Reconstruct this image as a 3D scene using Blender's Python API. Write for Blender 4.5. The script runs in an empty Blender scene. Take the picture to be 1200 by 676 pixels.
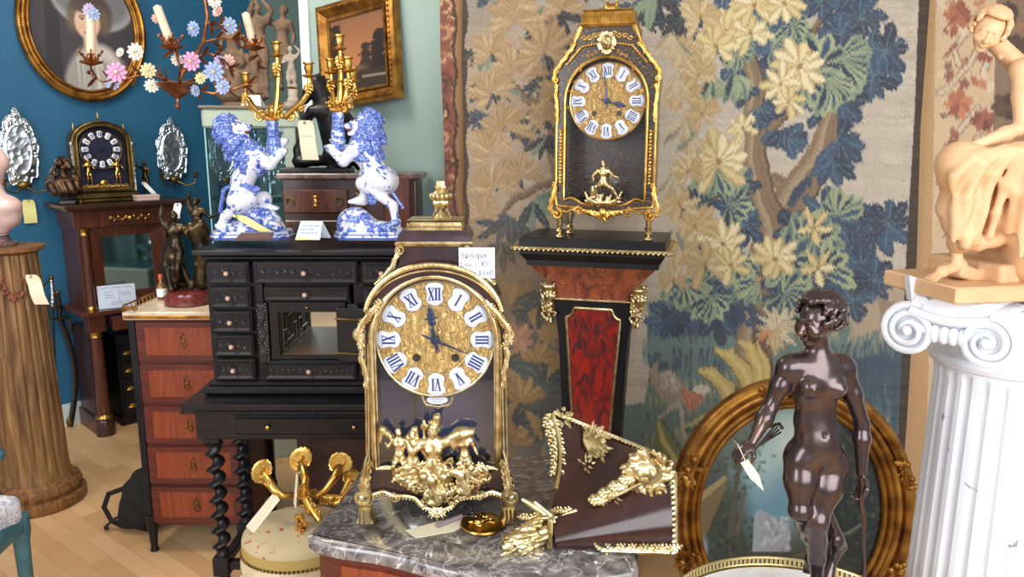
import bpy, math, random
import numpy as np
from mathutils import Vector, Matrix, Euler
PI = math.pi
R = math.radians
# ------------------------------------------------------------------ camera, world, lights
SC = bpy.context.scene
CAMZ, PITCH, F = 1.6, R(10.9), 900.0
cam_d = bpy.data.cameras.new('camera'); cam_d.sensor_width = 36; cam_d.lens = 36 * F / 1200
cam_d.clip_start = 0.05
cam = bpy.data.objects.new('camera', cam_d); SC.collection.objects.link(cam)
cam.location = (0, 0, CAMZ); cam.rotation_euler = (PI / 2 - PITCH, 0, 0)
SC.camera = cam
vs = SC.view_settings
vs.view_transform = 'Standard'; vs.look = 'None'; vs.gamma = 1; vs.use_curve_mapping = False
vs.exposure = 0.0
SC.cycles.max_bounces = 6; SC.cycles.transparent_max_bounces = 12; SC.cycles.sample_clamp_indirect = 4

world = bpy.data.worlds.new('world'); SC.world = world; world.use_nodes = True
wn = world.node_tree; wn.nodes.clear()
wo = wn.nodes.new('ShaderNodeOutputWorld'); wb = wn.nodes.new('ShaderNodeBackground')
tc = wn.nodes.new('ShaderNodeTexCoord'); sx = wn.nodes.new('ShaderNodeSeparateXYZ'); wr = wn.nodes.new('ShaderNodeValToRGB')
wr.color_ramp.elements[0].position = 0.35; wr.color_ramp.elements[0].color = (.42, .34, .27, 1)
wr.color_ramp.elements[1].position = 0.62; wr.color_ramp.elements[1].color = (.92, .97, 1.04, 1)
mp = wn.nodes.new('ShaderNodeMapRange'); mp.inputs[1].default_value = -1; mp.inputs[2].default_value = 1
wn.links.new(tc.outputs['Generated'], sx.inputs[0]); wn.links.new(sx.outputs[2], mp.inputs[0])
wn.links.new(mp.outputs[0], wr.inputs[0]); wn.links.new(wr.outputs[0], wb.inputs[0]); wn.links.new(wb.outputs[0], wo.inputs[0])
wb.inputs[1].default_value = 0.72

def area(name, loc, target, sx_, sy_, power, col):
    l = bpy.data.lights.new(name, 'AREA'); l.shape = 'RECTANGLE'; l.size = sx_; l.size_y = sy_; l.energy = power; l.color = col
    o = bpy.data.objects.new(name, l); SC.collection.objects.link(o); o.location = loc
    o.rotation_euler = (Vector(target) - Vector(loc)).to_track_quat('-Z', 'Y').to_euler()
    return o
area('shop_window_light', (1.35, -1.6, 2.1), (0.3, 2.6, 0.9), 3.0, 2.2, 165, (0.93, 0.97, 1.0))
area('left_fill_light', (-2.7, -1.2, 2.2), (-1.4, 3.4, 0.9), 1.4, 2.0, 95, (0.95, 0.98, 1.0))  # added fill to brighten the back left; no window stands here
area('ceiling_fill_light', (-1.4, 2.6, 3.0), (-1.6, 3.6, 0.5), 0.8, 0.8, 34, (1.0, 0.9, 0.76))  # added warm fill from above for the back left, without a fixture

# ------------------------------------------------------------------ placing helpers
def PX(u, v, Y):
    x = (u - 600) / F; y = (338 - v) / F
    d = Vector((x, math.cos(PITCH) + y * math.sin(PITCH), -math.sin(PITCH) + y * math.cos(PITCH)))
    return Vector((0, 0, CAMZ)) + d * (Y / d.y)
def PZ(u, v, z):
    x = (u - 600) / F; y = (338 - v) / F
    d = Vector((x, math.cos(PITCH) + y * math.sin(PITCH), -math.sin(PITCH) + y * math.cos(PITCH)))
    return Vector((0, 0, CAMZ)) + d * ((z - CAMZ) / d.z)
def UV(X, Y, Z):      # world -> photo frame (arrays)
    c, s = math.cos(PITCH), math.sin(PITCH)
    dz = Z - CAMZ
    f = Y * c - dz * s; up = Y * s + dz * c
    return 600 + F * X / f, 338 - F * up / f
class Loc:            # a local frame at a thing's base
    def __init__(s, loc, yaw=0):
        s.loc = Vector(loc); s.yaw = yaw; s.R = Matrix.Rotation(-yaw, 3, 'Z')
    def __call__(s, u, v, Y): return s.R @ (PX(u, v, Y) - s.loc)
    def w(s, p): return s.R @ (Vector(p) - s.loc)

def lin(c):
    c = [x / 255 for x in c]
    return tuple(x / 12.92 if x <= .04045 else ((x + .055) / 1.055) ** 2.4 for x in c)

# ------------------------------------------------------------------ objects
def thing(name, label, cat, loc=(0, 0, 0), yaw=0, group=None):
    o = bpy.data.objects.new(name, None); SC.collection.objects.link(o)
    o.location = loc; o.rotation_euler = (0, 0, yaw); o.empty_display_size = .05
    o['label'] = label; o['category'] = cat
    if group: o['group'] = group
    return o
def tag(o, label, cat, group=None):
    o['label'] = label; o['category'] = cat
    if group: o['group'] = group
    return o
def struct(o): o['kind'] = 'structure'; return o
def copy_tree(o, parent=None):
    c = o.copy(); SC.collection.objects.link(c)
    if parent: c.parent = parent
    for ch in list(o.children): copy_tree(ch, c)
    return c

# ------------------------------------------------------------------ mesh builder
class MB:
    def __init__(s): s.v = []; s.f = []; s.M = Matrix.Identity(4)
    def add(s, vs_, fs):
        n = len(s.v); M = s.M
        s.v.extend([tuple(M @ Vector(p)) for p in vs_]); s.f.extend([tuple(i + n for i in f) for f in fs]); return s
    def box(s, c, d, b=0.0, rot=None):
        cx, cy, cz = c; hx, hy, hz = d[0] / 2, d[1] / 2, d[2] / 2
        b = min(b, hx * .9, hy * .9, hz * .9)
        m = Matrix.Translation(c) @ (Euler(rot).to_matrix().to_4x4() if rot else Matrix.Identity(4))
        if b <= 0:
            vs_ = [(x, y, z) for x in (-hx, hx) for y in (-hy, hy) for z in (-hz, hz)]
            fs = [(0, 1, 3, 2), (4, 6, 7, 5), (0, 4, 5, 1), (2, 3, 7, 6), (0, 2, 6, 4), (1, 5, 7, 3)]
        else:
            vs_ = []; idx = {}
            for i, sx_ in enumerate((-1, 1)):
                for j, sy_ in enumerate((-1, 1)):
                    for k, sz_ in enumerate((-1, 1)):
                        for a in range(3):
                            q = [sx_ * (hx - b), sy_ * (hy - b), sz_ * (hz - b)]
                            q[a] += (sx_, sy_, sz_)[a] * b
                            idx[(i, j, k, a)] = len(vs_); vs_.append(tuple(q))
            fs = []
            for a in range(3):
                b1, c1 = [t for t in range(3) if t != a]
                for side in (0, 1):
                    loop = []
                    for (p, q) in ((0, 0), (1, 0), (1, 1), (0, 1)):
                        k = [0, 0, 0]; k[a] = side; k[b1] = p; k[c1] = q
                        loop.append(idx[(k[0], k[1], k[2], a)])
                    if (side == 1) == (a == 1): loop.reverse()
                    fs.append(tuple(loop))
            for a in range(3):      # edges
                b1, c1 = [t for t in range(3) if t != a]
                for p in (0, 1):
                    for q in (0, 1):
                        k0 = [0, 0, 0]; k0[b1] = p; k0[c1] = q; k1 = list(k0); k1[a] = 1
                        fs.append((idx[(*k0, b1)], idx[(*k0, c1)], idx[(*k1, c1)], idx[(*k1, b1)]))
            for i in (0, 1):
                for j in (0, 1):
                    for k in (0, 1): fs.append((idx[(i, j, k, 0)], idx[(i, j, k, 1)], idx[(i, j, k, 2)]))
        return s.add([m @ Vector(p) for p in vs_], fs)
    def prism(s, pts, y0, y1, plane='xz', bev=0.0):
        """outline in a plane, extruded along the third axis; optional chamfer on the near rim"""
        n = len(pts)
        def P(p, h):
            return {'xz': (p[0], h, p[1]), 'xy': (p[0], p[1], h), 'yz': (h, p[0], p[1])}[plane]
        if bev:
            cx = sum(p[0] for p in pts) / n; cy = sum(p[1] for p in pts) / n
            ins = []
            for i, p in enumerate(pts):
                a = Vector(pts[i - 1]); b = Vector(pts[(i + 1) % n]); t = (b - a)
                if t.length < 1e-9: t = Vector((1, 0))
                nn = Vector((-t.y, t.x)).normalized()
                area2 = 0
                ins.append((p, nn))
            A = sum(pts[i][0] * pts[(i + 1) % n][1] - pts[(i + 1) % n][0] * pts[i][1] for i in range(n))
            sg = 1 if A > 0 else -1
            inner = [(p[0] + nn.x * bev * sg, p[1] + nn.y * bev * sg) for p, nn in ins]
            d = bev if y1 > y0 else -bev
            vs_ = [P(p, y0) for p in inner] + [P(p, y0 + d) for p in pts] + [P(p, y1) for p in pts]
            fs = [tuple(range(n)), tuple(reversed(range(2 * n, 3 * n)))]
            for i in range(n):
                j = (i + 1) % n
                fs.append((i, n + i, n + j, j)); fs.append((n + i, 2 * n + i, 2 * n + j, n + j))
        else:
            vs_ = [P(p, y0) for p in pts] + [P(p, y1) for p in pts]
            fs = [tuple(range(n)), tuple(reversed(range(n, 2 * n)))] + [(i, n + i, n + (i + 1) % n, (i + 1) % n) for i in range(n)]
        return s.add(vs_, fs)
    def ring(s, outer, inner, y0, y1, y0i=None):
        """plate with a hole: outer/inner outlines with the same count, in xz"""
        n = len(outer); yi = y0 if y0i is None else y0i
        vs_ = [(p[0], y0, p[1]) for p in outer] + [(p[0], yi, p[1]) for p in inner] + [(p[0], y1, p[1]) for p in outer] + [(p[0], y1, p[1]) for p in inner]
        fs = []
        for i in range(n):
            j = (i + 1) % n
            fs += [(i, j, n + j, n + i), (2 * n + i, 3 * n + i, 3 * n + j, 2 * n + j), (i, 2 * n + i, 2 * n + j, j), (n + i, n + j, 3 * n + j, 3 * n + i)]
        return s.add(vs_, fs)
    def lathe(s, prof, seg=32, c=(0, 0, 0), axis='z', mod=None, cap=True):
        """prof [(r,h)...]; mod(theta, i) -> radius factor"""
        vs_ = []; n = len(prof)
        for i, (r, h) in enumerate(prof):
            for k in range(seg):
                t = 2 * PI * k / seg; rr = r * (mod(t, h) if mod else 1)
                x, y = rr * math.cos(t), rr * math.sin(t)
                vs_.append({'z': (x, y, h), 'y': (x, h, y), 'x': (h, x, y)}[axis])
        fs = [(i * seg + k, i * seg + (k + 1) % seg, (i + 1) * seg + (k + 1) % seg, (i + 1) * seg + k) for i in range(n - 1) for k in range(seg)]
        if cap: fs += [tuple(reversed(range(seg))), tuple(range((n - 1) * seg, n * seg))]
        c = Vector(c)
        return s.add([Vector(p) + c for p in vs_], fs)
    def tube(s, pts, r, seg=8, cap=True, flat=None):
        """pts 3D, r scalar or list; flat=(a,b) section scale along normal/binormal"""
        P = [Vector(p) for p in pts]; n = len(P)
        rs = r if isinstance(r, (list, tuple)) else [r] * n
        closed = (P[0] - P[-1]).length < 1e-6
        vs_ = []; up = None
        for i in range(n):
            t = (P[min(i + 1, n - 1)] - P[max(i - 1, 0)])
            if t.length < 1e-9: t = Vector((0, 0, 1))
            t.normalize()
            if up is None:
                a = Vector((0, 1, 0)) if abs(t.y) < .9 else Vector((1, 0, 0))
                up = (a - t * a.dot(t)).normalized()
            else:
                up = (up - t * up.dot(t)); up = up.normalized() if up.length > 1e-6 else Vector((0, 1, 0))
            b = t.cross(up)
            fa, fb = flat or (1, 1)
            for k in range(seg):
                q = 2 * PI * k / seg
                vs_.append(P[i] + up * (math.cos(q) * rs[i] * fa) + b * (math.sin(q) * rs[i] * fb))
        fs = [(i * seg + k, i * seg + (k + 1) % seg, (i + 1) * seg + (k + 1) % seg, (i + 1) * seg + k) for i in range(n - 1) for k in range(seg)]
        if cap and not closed: fs += [tuple(reversed(range(seg))), tuple(range((n - 1) * seg, n * seg))]
        return s.add(vs_, fs)
    def ell(s, c, r, rot=None, seg=10, rings=6):
        if not hasattr(r, '__len__'): r = (r, r, r)
        m = Matrix.Translation(c)
        if rot is not None: m = m @ (rot.to_4x4() if isinstance(rot, Matrix) else Euler(rot).to_matrix().to_4x4())
        vs_ = [m @ Vector((0, 0, -r[2]))]
        for i in range(1, rings):
            f = PI * i / rings - PI / 2
            for k in range(seg):
                t = 2 * PI * k / seg
                vs_.append(m @ Vector((r[0] * math.cos(f) * math.cos(t), r[1] * math.cos(f) * math.sin(t), r[2] * math.sin(f))))
        vs_.append(m @ Vector((0, 0, r[2]))); L = len(vs_) - 1
        fs = [(0, 1 + (k + 1) % seg, 1 + k) for k in range(seg)]
        for i in range(rings - 2):
            fs += [(1 + i * seg + k, 1 + i * seg + (k + 1) % seg, 1 + (i + 1) * seg + (k + 1) % seg, 1 + (i + 1) * seg + k) for k in range(seg)]
        b = 1 + (rings - 2) * seg
        fs += [(b + k, b + (k + 1) % seg, L) for k in range(seg)]
        return s.add(vs_, fs)
    def beads(s, pts, r, gap=None, lean=0, squash=.8, seg=6):
        """row of egg-shaped beads along a polyline"""
        P = [Vector(p) for p in pts]; gap = gap or r * 1.7
        L = [0]
        for i in range(1, len(P)): L.append(L[-1] + (P[i] - P[i - 1]).length)
        n = max(1, int(L[-1] / gap)); k = 0
        for q in range(n):
            d = (q + .5) * L[-1] / n
            while k < len(P) - 2 and L[k + 1] < d: k += 1
            t = (d - L[k]) / max(1e-9, L[k + 1] - L[k]); p = P[k].lerp(P[k + 1], t)
            dr = (P[k + 1] - P[k]).normalized()
            rot = dr.to_track_quat('X', 'Y').to_matrix() @ Matrix.Rotation(lean, 3, 'Y')
            s.ell(p, (gap * .42, r * squash, r), rot, seg, 4)
        return s
    def leaf(s, base, d, L, W, n=None, curl=.3, lobes=4, thick=.35):
        """acanthus-like leaf: midrib and lobes, lying in the plane with normal n"""
        base = Vector(base); d = Vector(d).normalized(); n = Vector(n or (0, -1, 0)).normalized()
        side = d.cross(n).normalized()
        N = 7; pts = []; rs = []
        for i in range(N + 1):
            t = i / N
            p = base + d * (L * t) + n * (math.sin(t * PI * .5) * L * curl * t)
            pts.append(p); rs.append(W * .16 * (1 - .7 * t) + .0004)
        s.tube(pts, rs, 6)
        for i in range(lobes):
            t = (i + .6) / (lobes + .3); k = int(t * N); p = pts[k]
            w = W * .5 * math.sin(PI * (.25 + .7 * t)) + W * .08
            for sg in (-1, 1):
                q = p + side * sg * w * .5 + d * w * .25
                dr = (side * sg + d * .75).normalized()
                s.ell(q, (w * .62, w * .27 * (1 + thick), w * thick * .5), Matrix((dr, n.cross(dr).normalized(), n)).transposed(), 7, 4)
        s.ell(pts[-1], (W * .2,) * 3, None, 6, 4)
        return s
    def scroll(s, c, r, a0, turns, w, y=0, d=1, ex=(1, 0, 0), ez=(0, 0, 1), n=22, tail=None):
        """volute in a plane; starts outside at angle a0, winds in; tail = list of 3D points leading into it"""
        c = Vector(c); ex = Vector(ex); ez = Vector(ez); pts = [Vector(p) for p in (tail or [])]; rs = [w * (.45 + .55 * i / max(1, len(pts))) for i in range(len(pts))]
        for i in range(n + 1):
            t = i / n; rr = r * (1 - t) ** .85 + w * .3 * t; a = a0 + d * t * turns * 2 * PI
            pts.append(c + ex * rr * math.cos(a) + ez * rr * math.sin(a)); rs.append(w * (1 - .45 * t))
        s.tube(pts, rs, 7); s.ell(c, w * 1.15, None, 8, 5)
        return s
    def build(s, name, mat, parent=None, smooth=True, angle=40):
        me = bpy.data.meshes.new(name); me.from_pydata(s.v, [], s.f); me.validate()
        if mat: me.materials.append(mat)
        o = bpy.data.objects.new(name, me); SC.collection.objects.link(o)
        if smooth:
            me.polygons.foreach_set('use_smooth', [True] * len(me.polygons))
            try: me.set_sharp_from_angle(angle=R(angle))
            except Exception: pass
        if parent: o.parent = parent
        return o

# ------------------------------------------------------------------ signed distance sculpting + surface nets
class SDF:
    def __init__(s): s.p = []
    def cap(s, a, b, ra, rb=None, k=.01, op=1):
        s.p.append(('c', np.array(a, float), np.array(b, float), ra, ra if rb is None else rb, k, op)); return s
    def chain(s, pts, rs, k=.01):
        for i in range(len(pts) - 1): s.cap(pts[i], pts[i + 1], rs[i], rs[i + 1], k)
        return s
    def ell(s, c, r, rot=None, k=.01, op=1):
        if not hasattr(r, '__len__'): r = (r, r, r)
        m = np.eye(3) if rot is None else np.array(rot if isinstance(rot, Matrix) else Euler(rot).to_matrix())
        s.p.append(('e', np.array(c, float), m, np.array(r, float), 0, k, op)); return s
    def box(s, c, h, rot=None, rad=.002, k=.002, op=1):
        m = np.eye(3) if rot is None else np.array(rot if isinstance(rot, Matrix) else Euler(rot).to_matrix())
        s.p.append(('b', np.array(c, float), m, np.array(h, float), rad, k, op)); return s
    def data(s, vox, post=None, cut=None):
        lo = np.full(3, 1e9); hi = -lo
        bb = []
        for q in s.p:
            if q[0] == 'c':
                r = max(q[3], q[4]); a = np.minimum(q[1], q[2]) - r; b = np.maximum(q[1], q[2]) + r
            else:
                e = np.abs(q[2]) @ q[3] + (q[4] if q[0] == 'b' else 0); a = q[1] - e; b = q[1] + e
            bb.append((a, b))
            if q[6] > 0: lo = np.minimum(lo, a); hi = np.maximum(hi, b)
        lo -= vox * 3; hi += vox * 3
        n = np.ceil((hi - lo) / vox).astype(int) + 1
        Fd = np.full(n, .06, np.float32)
        ax = [lo[i] + vox * np.arange(n[i]) for i in range(3)]
        for q, (a, b) in zip(s.p, bb):
            k = q[5]; m = k + vox * 3
            i0 = np.clip(np.floor((a - m - lo) / vox).astype(int), 0, n); i1 = np.clip(np.ceil((b + m - lo) / vox).astype(int) + 1, 0, n)
            if np.any(i1 <= i0): continue
            sl = tuple(slice(i0[i], i1[i]) for i in range(3))
            X, Y, Z = np.meshgrid(*[ax[i][sl[i]] for i in range(3)], indexing='ij')
            P = np.stack([X, Y, Z], -1)
            if q[0] == 'c':
                d = q[2] - q[1]; L = max(d @ d, 1e-12); t = np.clip(((P - q[1]) @ d) / L, 0, 1)
                D = np.linalg.norm(P - q[1] - t[..., None] * d, axis=-1) - (q[3] + t * (q[4] - q[3]))
            elif q[0] == 'e':
                Q = (P - q[1]) @ q[2]; k0 = np.linalg.norm(Q / q[3], axis=-1); k1 = np.linalg.norm(Q / q[3] ** 2, axis=-1) + 1e-9
                D = k0 * (k0 - 1) / k1
            else:
                Q = np.abs((P - q[1]) @ q[2]) - q[3]
                D = np.linalg.norm(np.maximum(Q, 0), axis=-1) + np.minimum(Q.max(-1), 0) - q[4]
            A = Fd[sl]
            if q[6] > 0:
                h = np.maximum(k - np.abs(A - D), 0) / max(k, 1e-6); Fd[sl] = np.minimum(A, D) - h * h * k * .25
            else:
                D = -D; h = np.maximum(k - np.abs(A - D), 0) / max(k, 1e-6); Fd[sl] = np.maximum(A, D) + h * h * k * .25
        if post is not None:
            X, Y, Z = np.meshgrid(*ax, indexing='ij'); Fd = Fd + post(X, Y, Z).astype(np.float32)
        Fd[0] = Fd[-1] = .05; Fd[:, 0] = Fd[:, -1] = .05; Fd[:, :, 0] = Fd[:, :, -1] = .05
        return Fd, lo
    def build(s, name, mat, parent=None, vox=.004, post=None, smooth_it=1):
        Fd, lo = s.data(vox, post)
        V, Q = nets(Fd); V = V * vox + lo
        if smooth_it and len(Q):
            for _ in range(smooth_it):
                acc = np.zeros_like(V); cnt = np.zeros(len(V))
                for a, b in ((0, 1), (1, 2), (2, 3), (3, 0)):
                    np.add.at(acc, Q[:, a], V[Q[:, b]]); np.add.at(acc, Q[:, b], V[Q[:, a]])
                    np.add.at(cnt, Q[:, a], 1); np.add.at(cnt, Q[:, b], 1)
                V = V * .5 + .5 * acc / np.maximum(cnt, 1)[:, None]
        return npmesh(name, V, Q, mat, parent)
def nets(Fd):
    ins = Fd < 0; n = np.array(Fd.shape)
    c = ins[:-1, :-1, :-1].astype(np.int8)
    tot = np.zeros(n - 1, np.int8)
    offs = [(i, j, k) for i in (0, 1) for j in (0, 1) for k in (0, 1)]
    for i, j, k in offs: tot += ins[i:n[0] - 1 + i, j:n[1] - 1 + j, k:n[2] - 1 + k]
    act = (tot > 0) & (tot < 8)
    I = np.argwhere(act); idx = np.full(act.shape, -1, np.int64); idx[act] = np.arange(len(I))
    val = {o: Fd[I[:, 0] + o[0], I[:, 1] + o[1], I[:, 2] + o[2]] for o in offs}
    acc = np.zeros((len(I), 3)); cnt = np.zeros(len(I))
    for a in range(3):
        for o in offs:
            if o[a]: continue
            p = list(o); p[a] = 1; p = tuple(p)
            v0, v1 = val[o], val[p]; cr = (v0 < 0) != (v1 < 0)
            t = np.where(cr, v0 / np.where(v0 == v1, 1, v0 - v1), 0)
            pt = np.tile(np.array(o, float), (len(I), 1)); pt[:, a] += t
            acc += pt * cr[:, None]; cnt += cr
    V = I + acc / cnt[:, None]
    Q = []
    for a in range(3):
        b, c2 = (a + 1) % 3, (a + 2) % 3
        sl0 = [slice(1, n[i] - 1) for i in range(3)]; sl1 = list(sl0)
        sl0[a] = slice(0, n[a] - 1); sl1[a] = slice(1, n[a])
        A = ins[tuple(sl0)]; B = ins[tuple(sl1)]
        E = np.argwhere(A != B); off = np.array([1, 1, 1]); off[a] = 0
        E = E + off; first = A[A != B]
        def g(db, dc):
            K = E.copy(); K[:, b] -= db; K[:, c2] -= dc
            return idx[K[:, 0], K[:, 1], K[:, 2]]
        q = np.stack([g(1, 1), g(0, 1), g(0, 0), g(1, 0)], 1)
        q[~first] = q[~first][:, ::-1]
        Q.append(q)
    return V, np.concatenate(Q)
def npmesh(name, V, Q, mat, parent=None, col=None, smooth=True):
    me = bpy.data.meshes.new(name); k = Q.shape[1]
    me.vertices.add(len(V)); me.vertices.foreach_set('co', np.asarray(V, np.float32).ravel())
    me.loops.add(Q.size); me.loops.foreach_set('vertex_index', Q.astype(np.int32).ravel())
    me.polygons.add(len(Q)); me.polygons.foreach_set('loop_start', np.arange(0, Q.size, k, dtype=np.int32))
    me.update(calc_edges=True); me.validate()
    if smooth: me.polygons.foreach_set('use_smooth', np.ones(len(me.polygons), bool))
    if col is not None:
        at = me.color_attributes.new('paint', 'FLOAT_COLOR', 'POINT')
        at.data.foreach_set('color', np.concatenate([col, np.ones((len(col), 1))], 1).astype(np.float32).ravel())
    if mat: me.materials.append(mat)
    o = bpy.data.objects.new(name, me); SC.collection.objects.link(o)
    if parent: o.parent = parent
    return o

# ------------------------------------------------------------------ flat painting (woven or painted pictures)
class Paint:
    def __init__(s, u0, v0, u1, v1, sc=1.3, bg=(180, 165, 145)):
        s.u0, s.v0, s.sc = u0, v0, sc; s.W = int((u1 - u0) * sc); s.H = int((v1 - v0) * sc)
        s.A = np.tile(np.array(bg, np.float32), (s.H, s.W, 1))
    def win(s, a, b, c, d):
        x0 = max(0, int((a - s.u0) * s.sc)); x1 = min(s.W, int((c - s.u0) * s.sc) + 2)
        y0 = max(0, int((b - s.v0) * s.sc)); y1 = min(s.H, int((d - s.v0) * s.sc) + 2)
        if x1 <= x0 or y1 <= y0: return None
        yy, xx = np.mgrid[y0:y1, x0:x1]
        return slice(y0, y1), slice(x0, x1), xx / s.sc + s.u0, yy / s.sc + s.v0
    def mix(s, w, m, col):
        m = np.clip(m, 0, 1)[..., None]; s.A[w[0], w[1]] = s.A[w[0], w[1]] * (1 - m) + np.array(col, np.float32) * m
    def ell(s, x, y, rx, ry, col, ang=0, soft=1.0, al=1):
        r = max(rx, ry) + soft + 1; w = s.win(x - r, y - r, x + r, y + r)
        if not w: return
        c, n = math.cos(ang), math.sin(ang); dx, dy = w[2] - x, w[3] - y
        p = (dx * c + dy * n) / rx; q = (-dx * n + dy * c) / ry
        d = (np.sqrt(p * p + q * q) - 1) * min(rx, ry)
        s.mix(w, al * (.5 - d / soft), col)
    def stroke(s, pts, ws, col, soft=1.0, al=1):
        if not hasattr(ws, '__len__'): ws = [ws] * len(pts)
        for i in range(len(pts) - 1):
            (x0, y0), (x1, y1) = pts[i], pts[i + 1]; r = max(ws[i], ws[i + 1]) + soft + 1
            w = s.win(min(x0, x1) - r, min(y0, y1) - r, max(x0, x1) + r, max(y0, y1) + r)
            if not w: continue
            dx, dy = x1 - x0, y1 - y0; L = max(dx * dx + dy * dy, 1e-6)
            t = np.clip(((w[2] - x0) * dx + (w[3] - y0) * dy) / L, 0, 1)
            d = np.hypot(w[2] - x0 - t * dx, w[3] - y0 - t * dy) - (ws[i] + t * (ws[i + 1] - ws[i]))
            s.mix(w, al * (.5 - d / soft), col)
    def poly(s, pts, col, al=1, soft=0):
        xs = [p[0] for p in pts]; ys = [p[1] for p in pts]; w = s.win(min(xs) - 1, min(ys) - 1, max(xs) + 1, max(ys) + 1)
        if not w: return
        X, Y = w[2], w[3]; ins = np.zeros(X.shape, bool)
        for i in range(len(pts)):
            (x0, y0), (x1, y1) = pts[i - 1], pts[i]
            if y0 == y1: continue
            cr = ((y0 > Y) != (y1 > Y)) & (X < (x1 - x0) * (Y - y0) / (y1 - y0) + x0); ins ^= cr
        s.mix(w, al * ins, col)
    def leaf(s, x, y, a, L, W, col, tip=None, vein=None, shape=.55):
        """petal/leaf from (x,y) in direction a; widest at shape"""
        r = L + W; w = s.win(x - r, y - r, x + r, y + r)
        if not w: return
        c, n = math.cos(a), math.sin(a); dx, dy = w[2] - x, w[3] - y
        t = (dx * c + dy * n) / L; q = -dx * n + dy * c
        tt = np.clip(t, 0, 1)
        e = np.where(tt < shape, np.sin(tt / shape * PI / 2) ** .8, np.cos((tt - shape) / (1 - shape) * PI / 2) ** .7)
        hw = W * .5 * e
        m = np.clip((hw - np.abs(q)) / 1.0 + .5, 0, 1) * (t > 0) * (t < 1)
        s.mix(w, m, col)
        if tip is not None: s.mix(w, m * np.clip((np.abs(q) / np.maximum(hw, .1) - .35) * 1.8, 0, 1) * .8, tip)
        if vein is not None: s.mix(w, m * (np.abs(q) < .55) * (t < .85) * .8, vein)
    def rosette(s, x, y, r, n, cols, a0=0, spread=2 * PI, wf=.42, rnd=None, tip=None, vein=None, shape=.6):
        for i in range(n):
            a = a0 + spread * (i / n - .5) + rnd.uniform(-.12, .12); c = cols[rnd.randrange(len(cols))]
            s.leaf(x, y, a, r * rnd.uniform(.8, 1.1), r * wf * rnd.uniform(.85, 1.15), c, tip, vein, shape)
    def sample(s, U, V):
        x = np.clip((U - s.u0) * s.sc, 0, s.W - 1.001); y = np.clip((V - s.v0) * s.sc, 0, s.H - 1.001)
        x0 = x.astype(int); y0 = y.astype(int); x1 = np.minimum(x0 + 1, s.W - 1); y1 = np.minimum(y0 + 1, s.H - 1); fx = (x - x0)[..., None]; fy = (y - y0)[..., None]
        A = s.A
        c = (A[y0, x0] * (1 - fx) + A[y0, x1] * fx) * (1 - fy) + (A[y1, x0] * (1 - fx) + A[y1, x1] * fx) * fy
        c = np.clip(c, 0, 255) / 255
        return np.where(c <= .04045, c / 12.92, ((c + .055) / 1.055) ** 2.4)
def cloth(name, fn, col, nx, nz, mat, parent=None, thick=.006):
    """thick hanging sheet: fn(a,b)->XYZ arrays; back side offset by thick in y"""
    a, b = np.meshgrid(np.linspace(0, 1, nx), np.linspace(0, 1, nz)); a = a.ravel(); b = b.ravel()
    X, Y, Z = fn(a, b); V = np.stack([X, Y, Z], 1); n = len(V)
    C = col(X, Y, Z, a, b)
    g = np.arange(n).reshape(nz, nx)
    Q = np.stack([g[:-1, :-1], g[:-1, 1:], g[1:, 1:], g[1:, :-1]], -1).reshape(-1, 4)
    # rim and plain back
    rim = np.concatenate([g[0, :], g[1:, -1], g[-1, -2::-1], g[-2:0:-1, 0]])
    Vb = V[rim] + np.array([0, thick, 0]); m = len(rim); ii = np.arange(m); jj = (ii + 1) % m
    Q2 = np.stack([rim[jj], rim[ii], n + ii, n + jj], 1)
    o = npmesh(name, np.concatenate([V, Vb]), np.concatenate([Q, Q2]), mat, parent, np.concatenate([C, C[rim]]))
    return o
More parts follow.
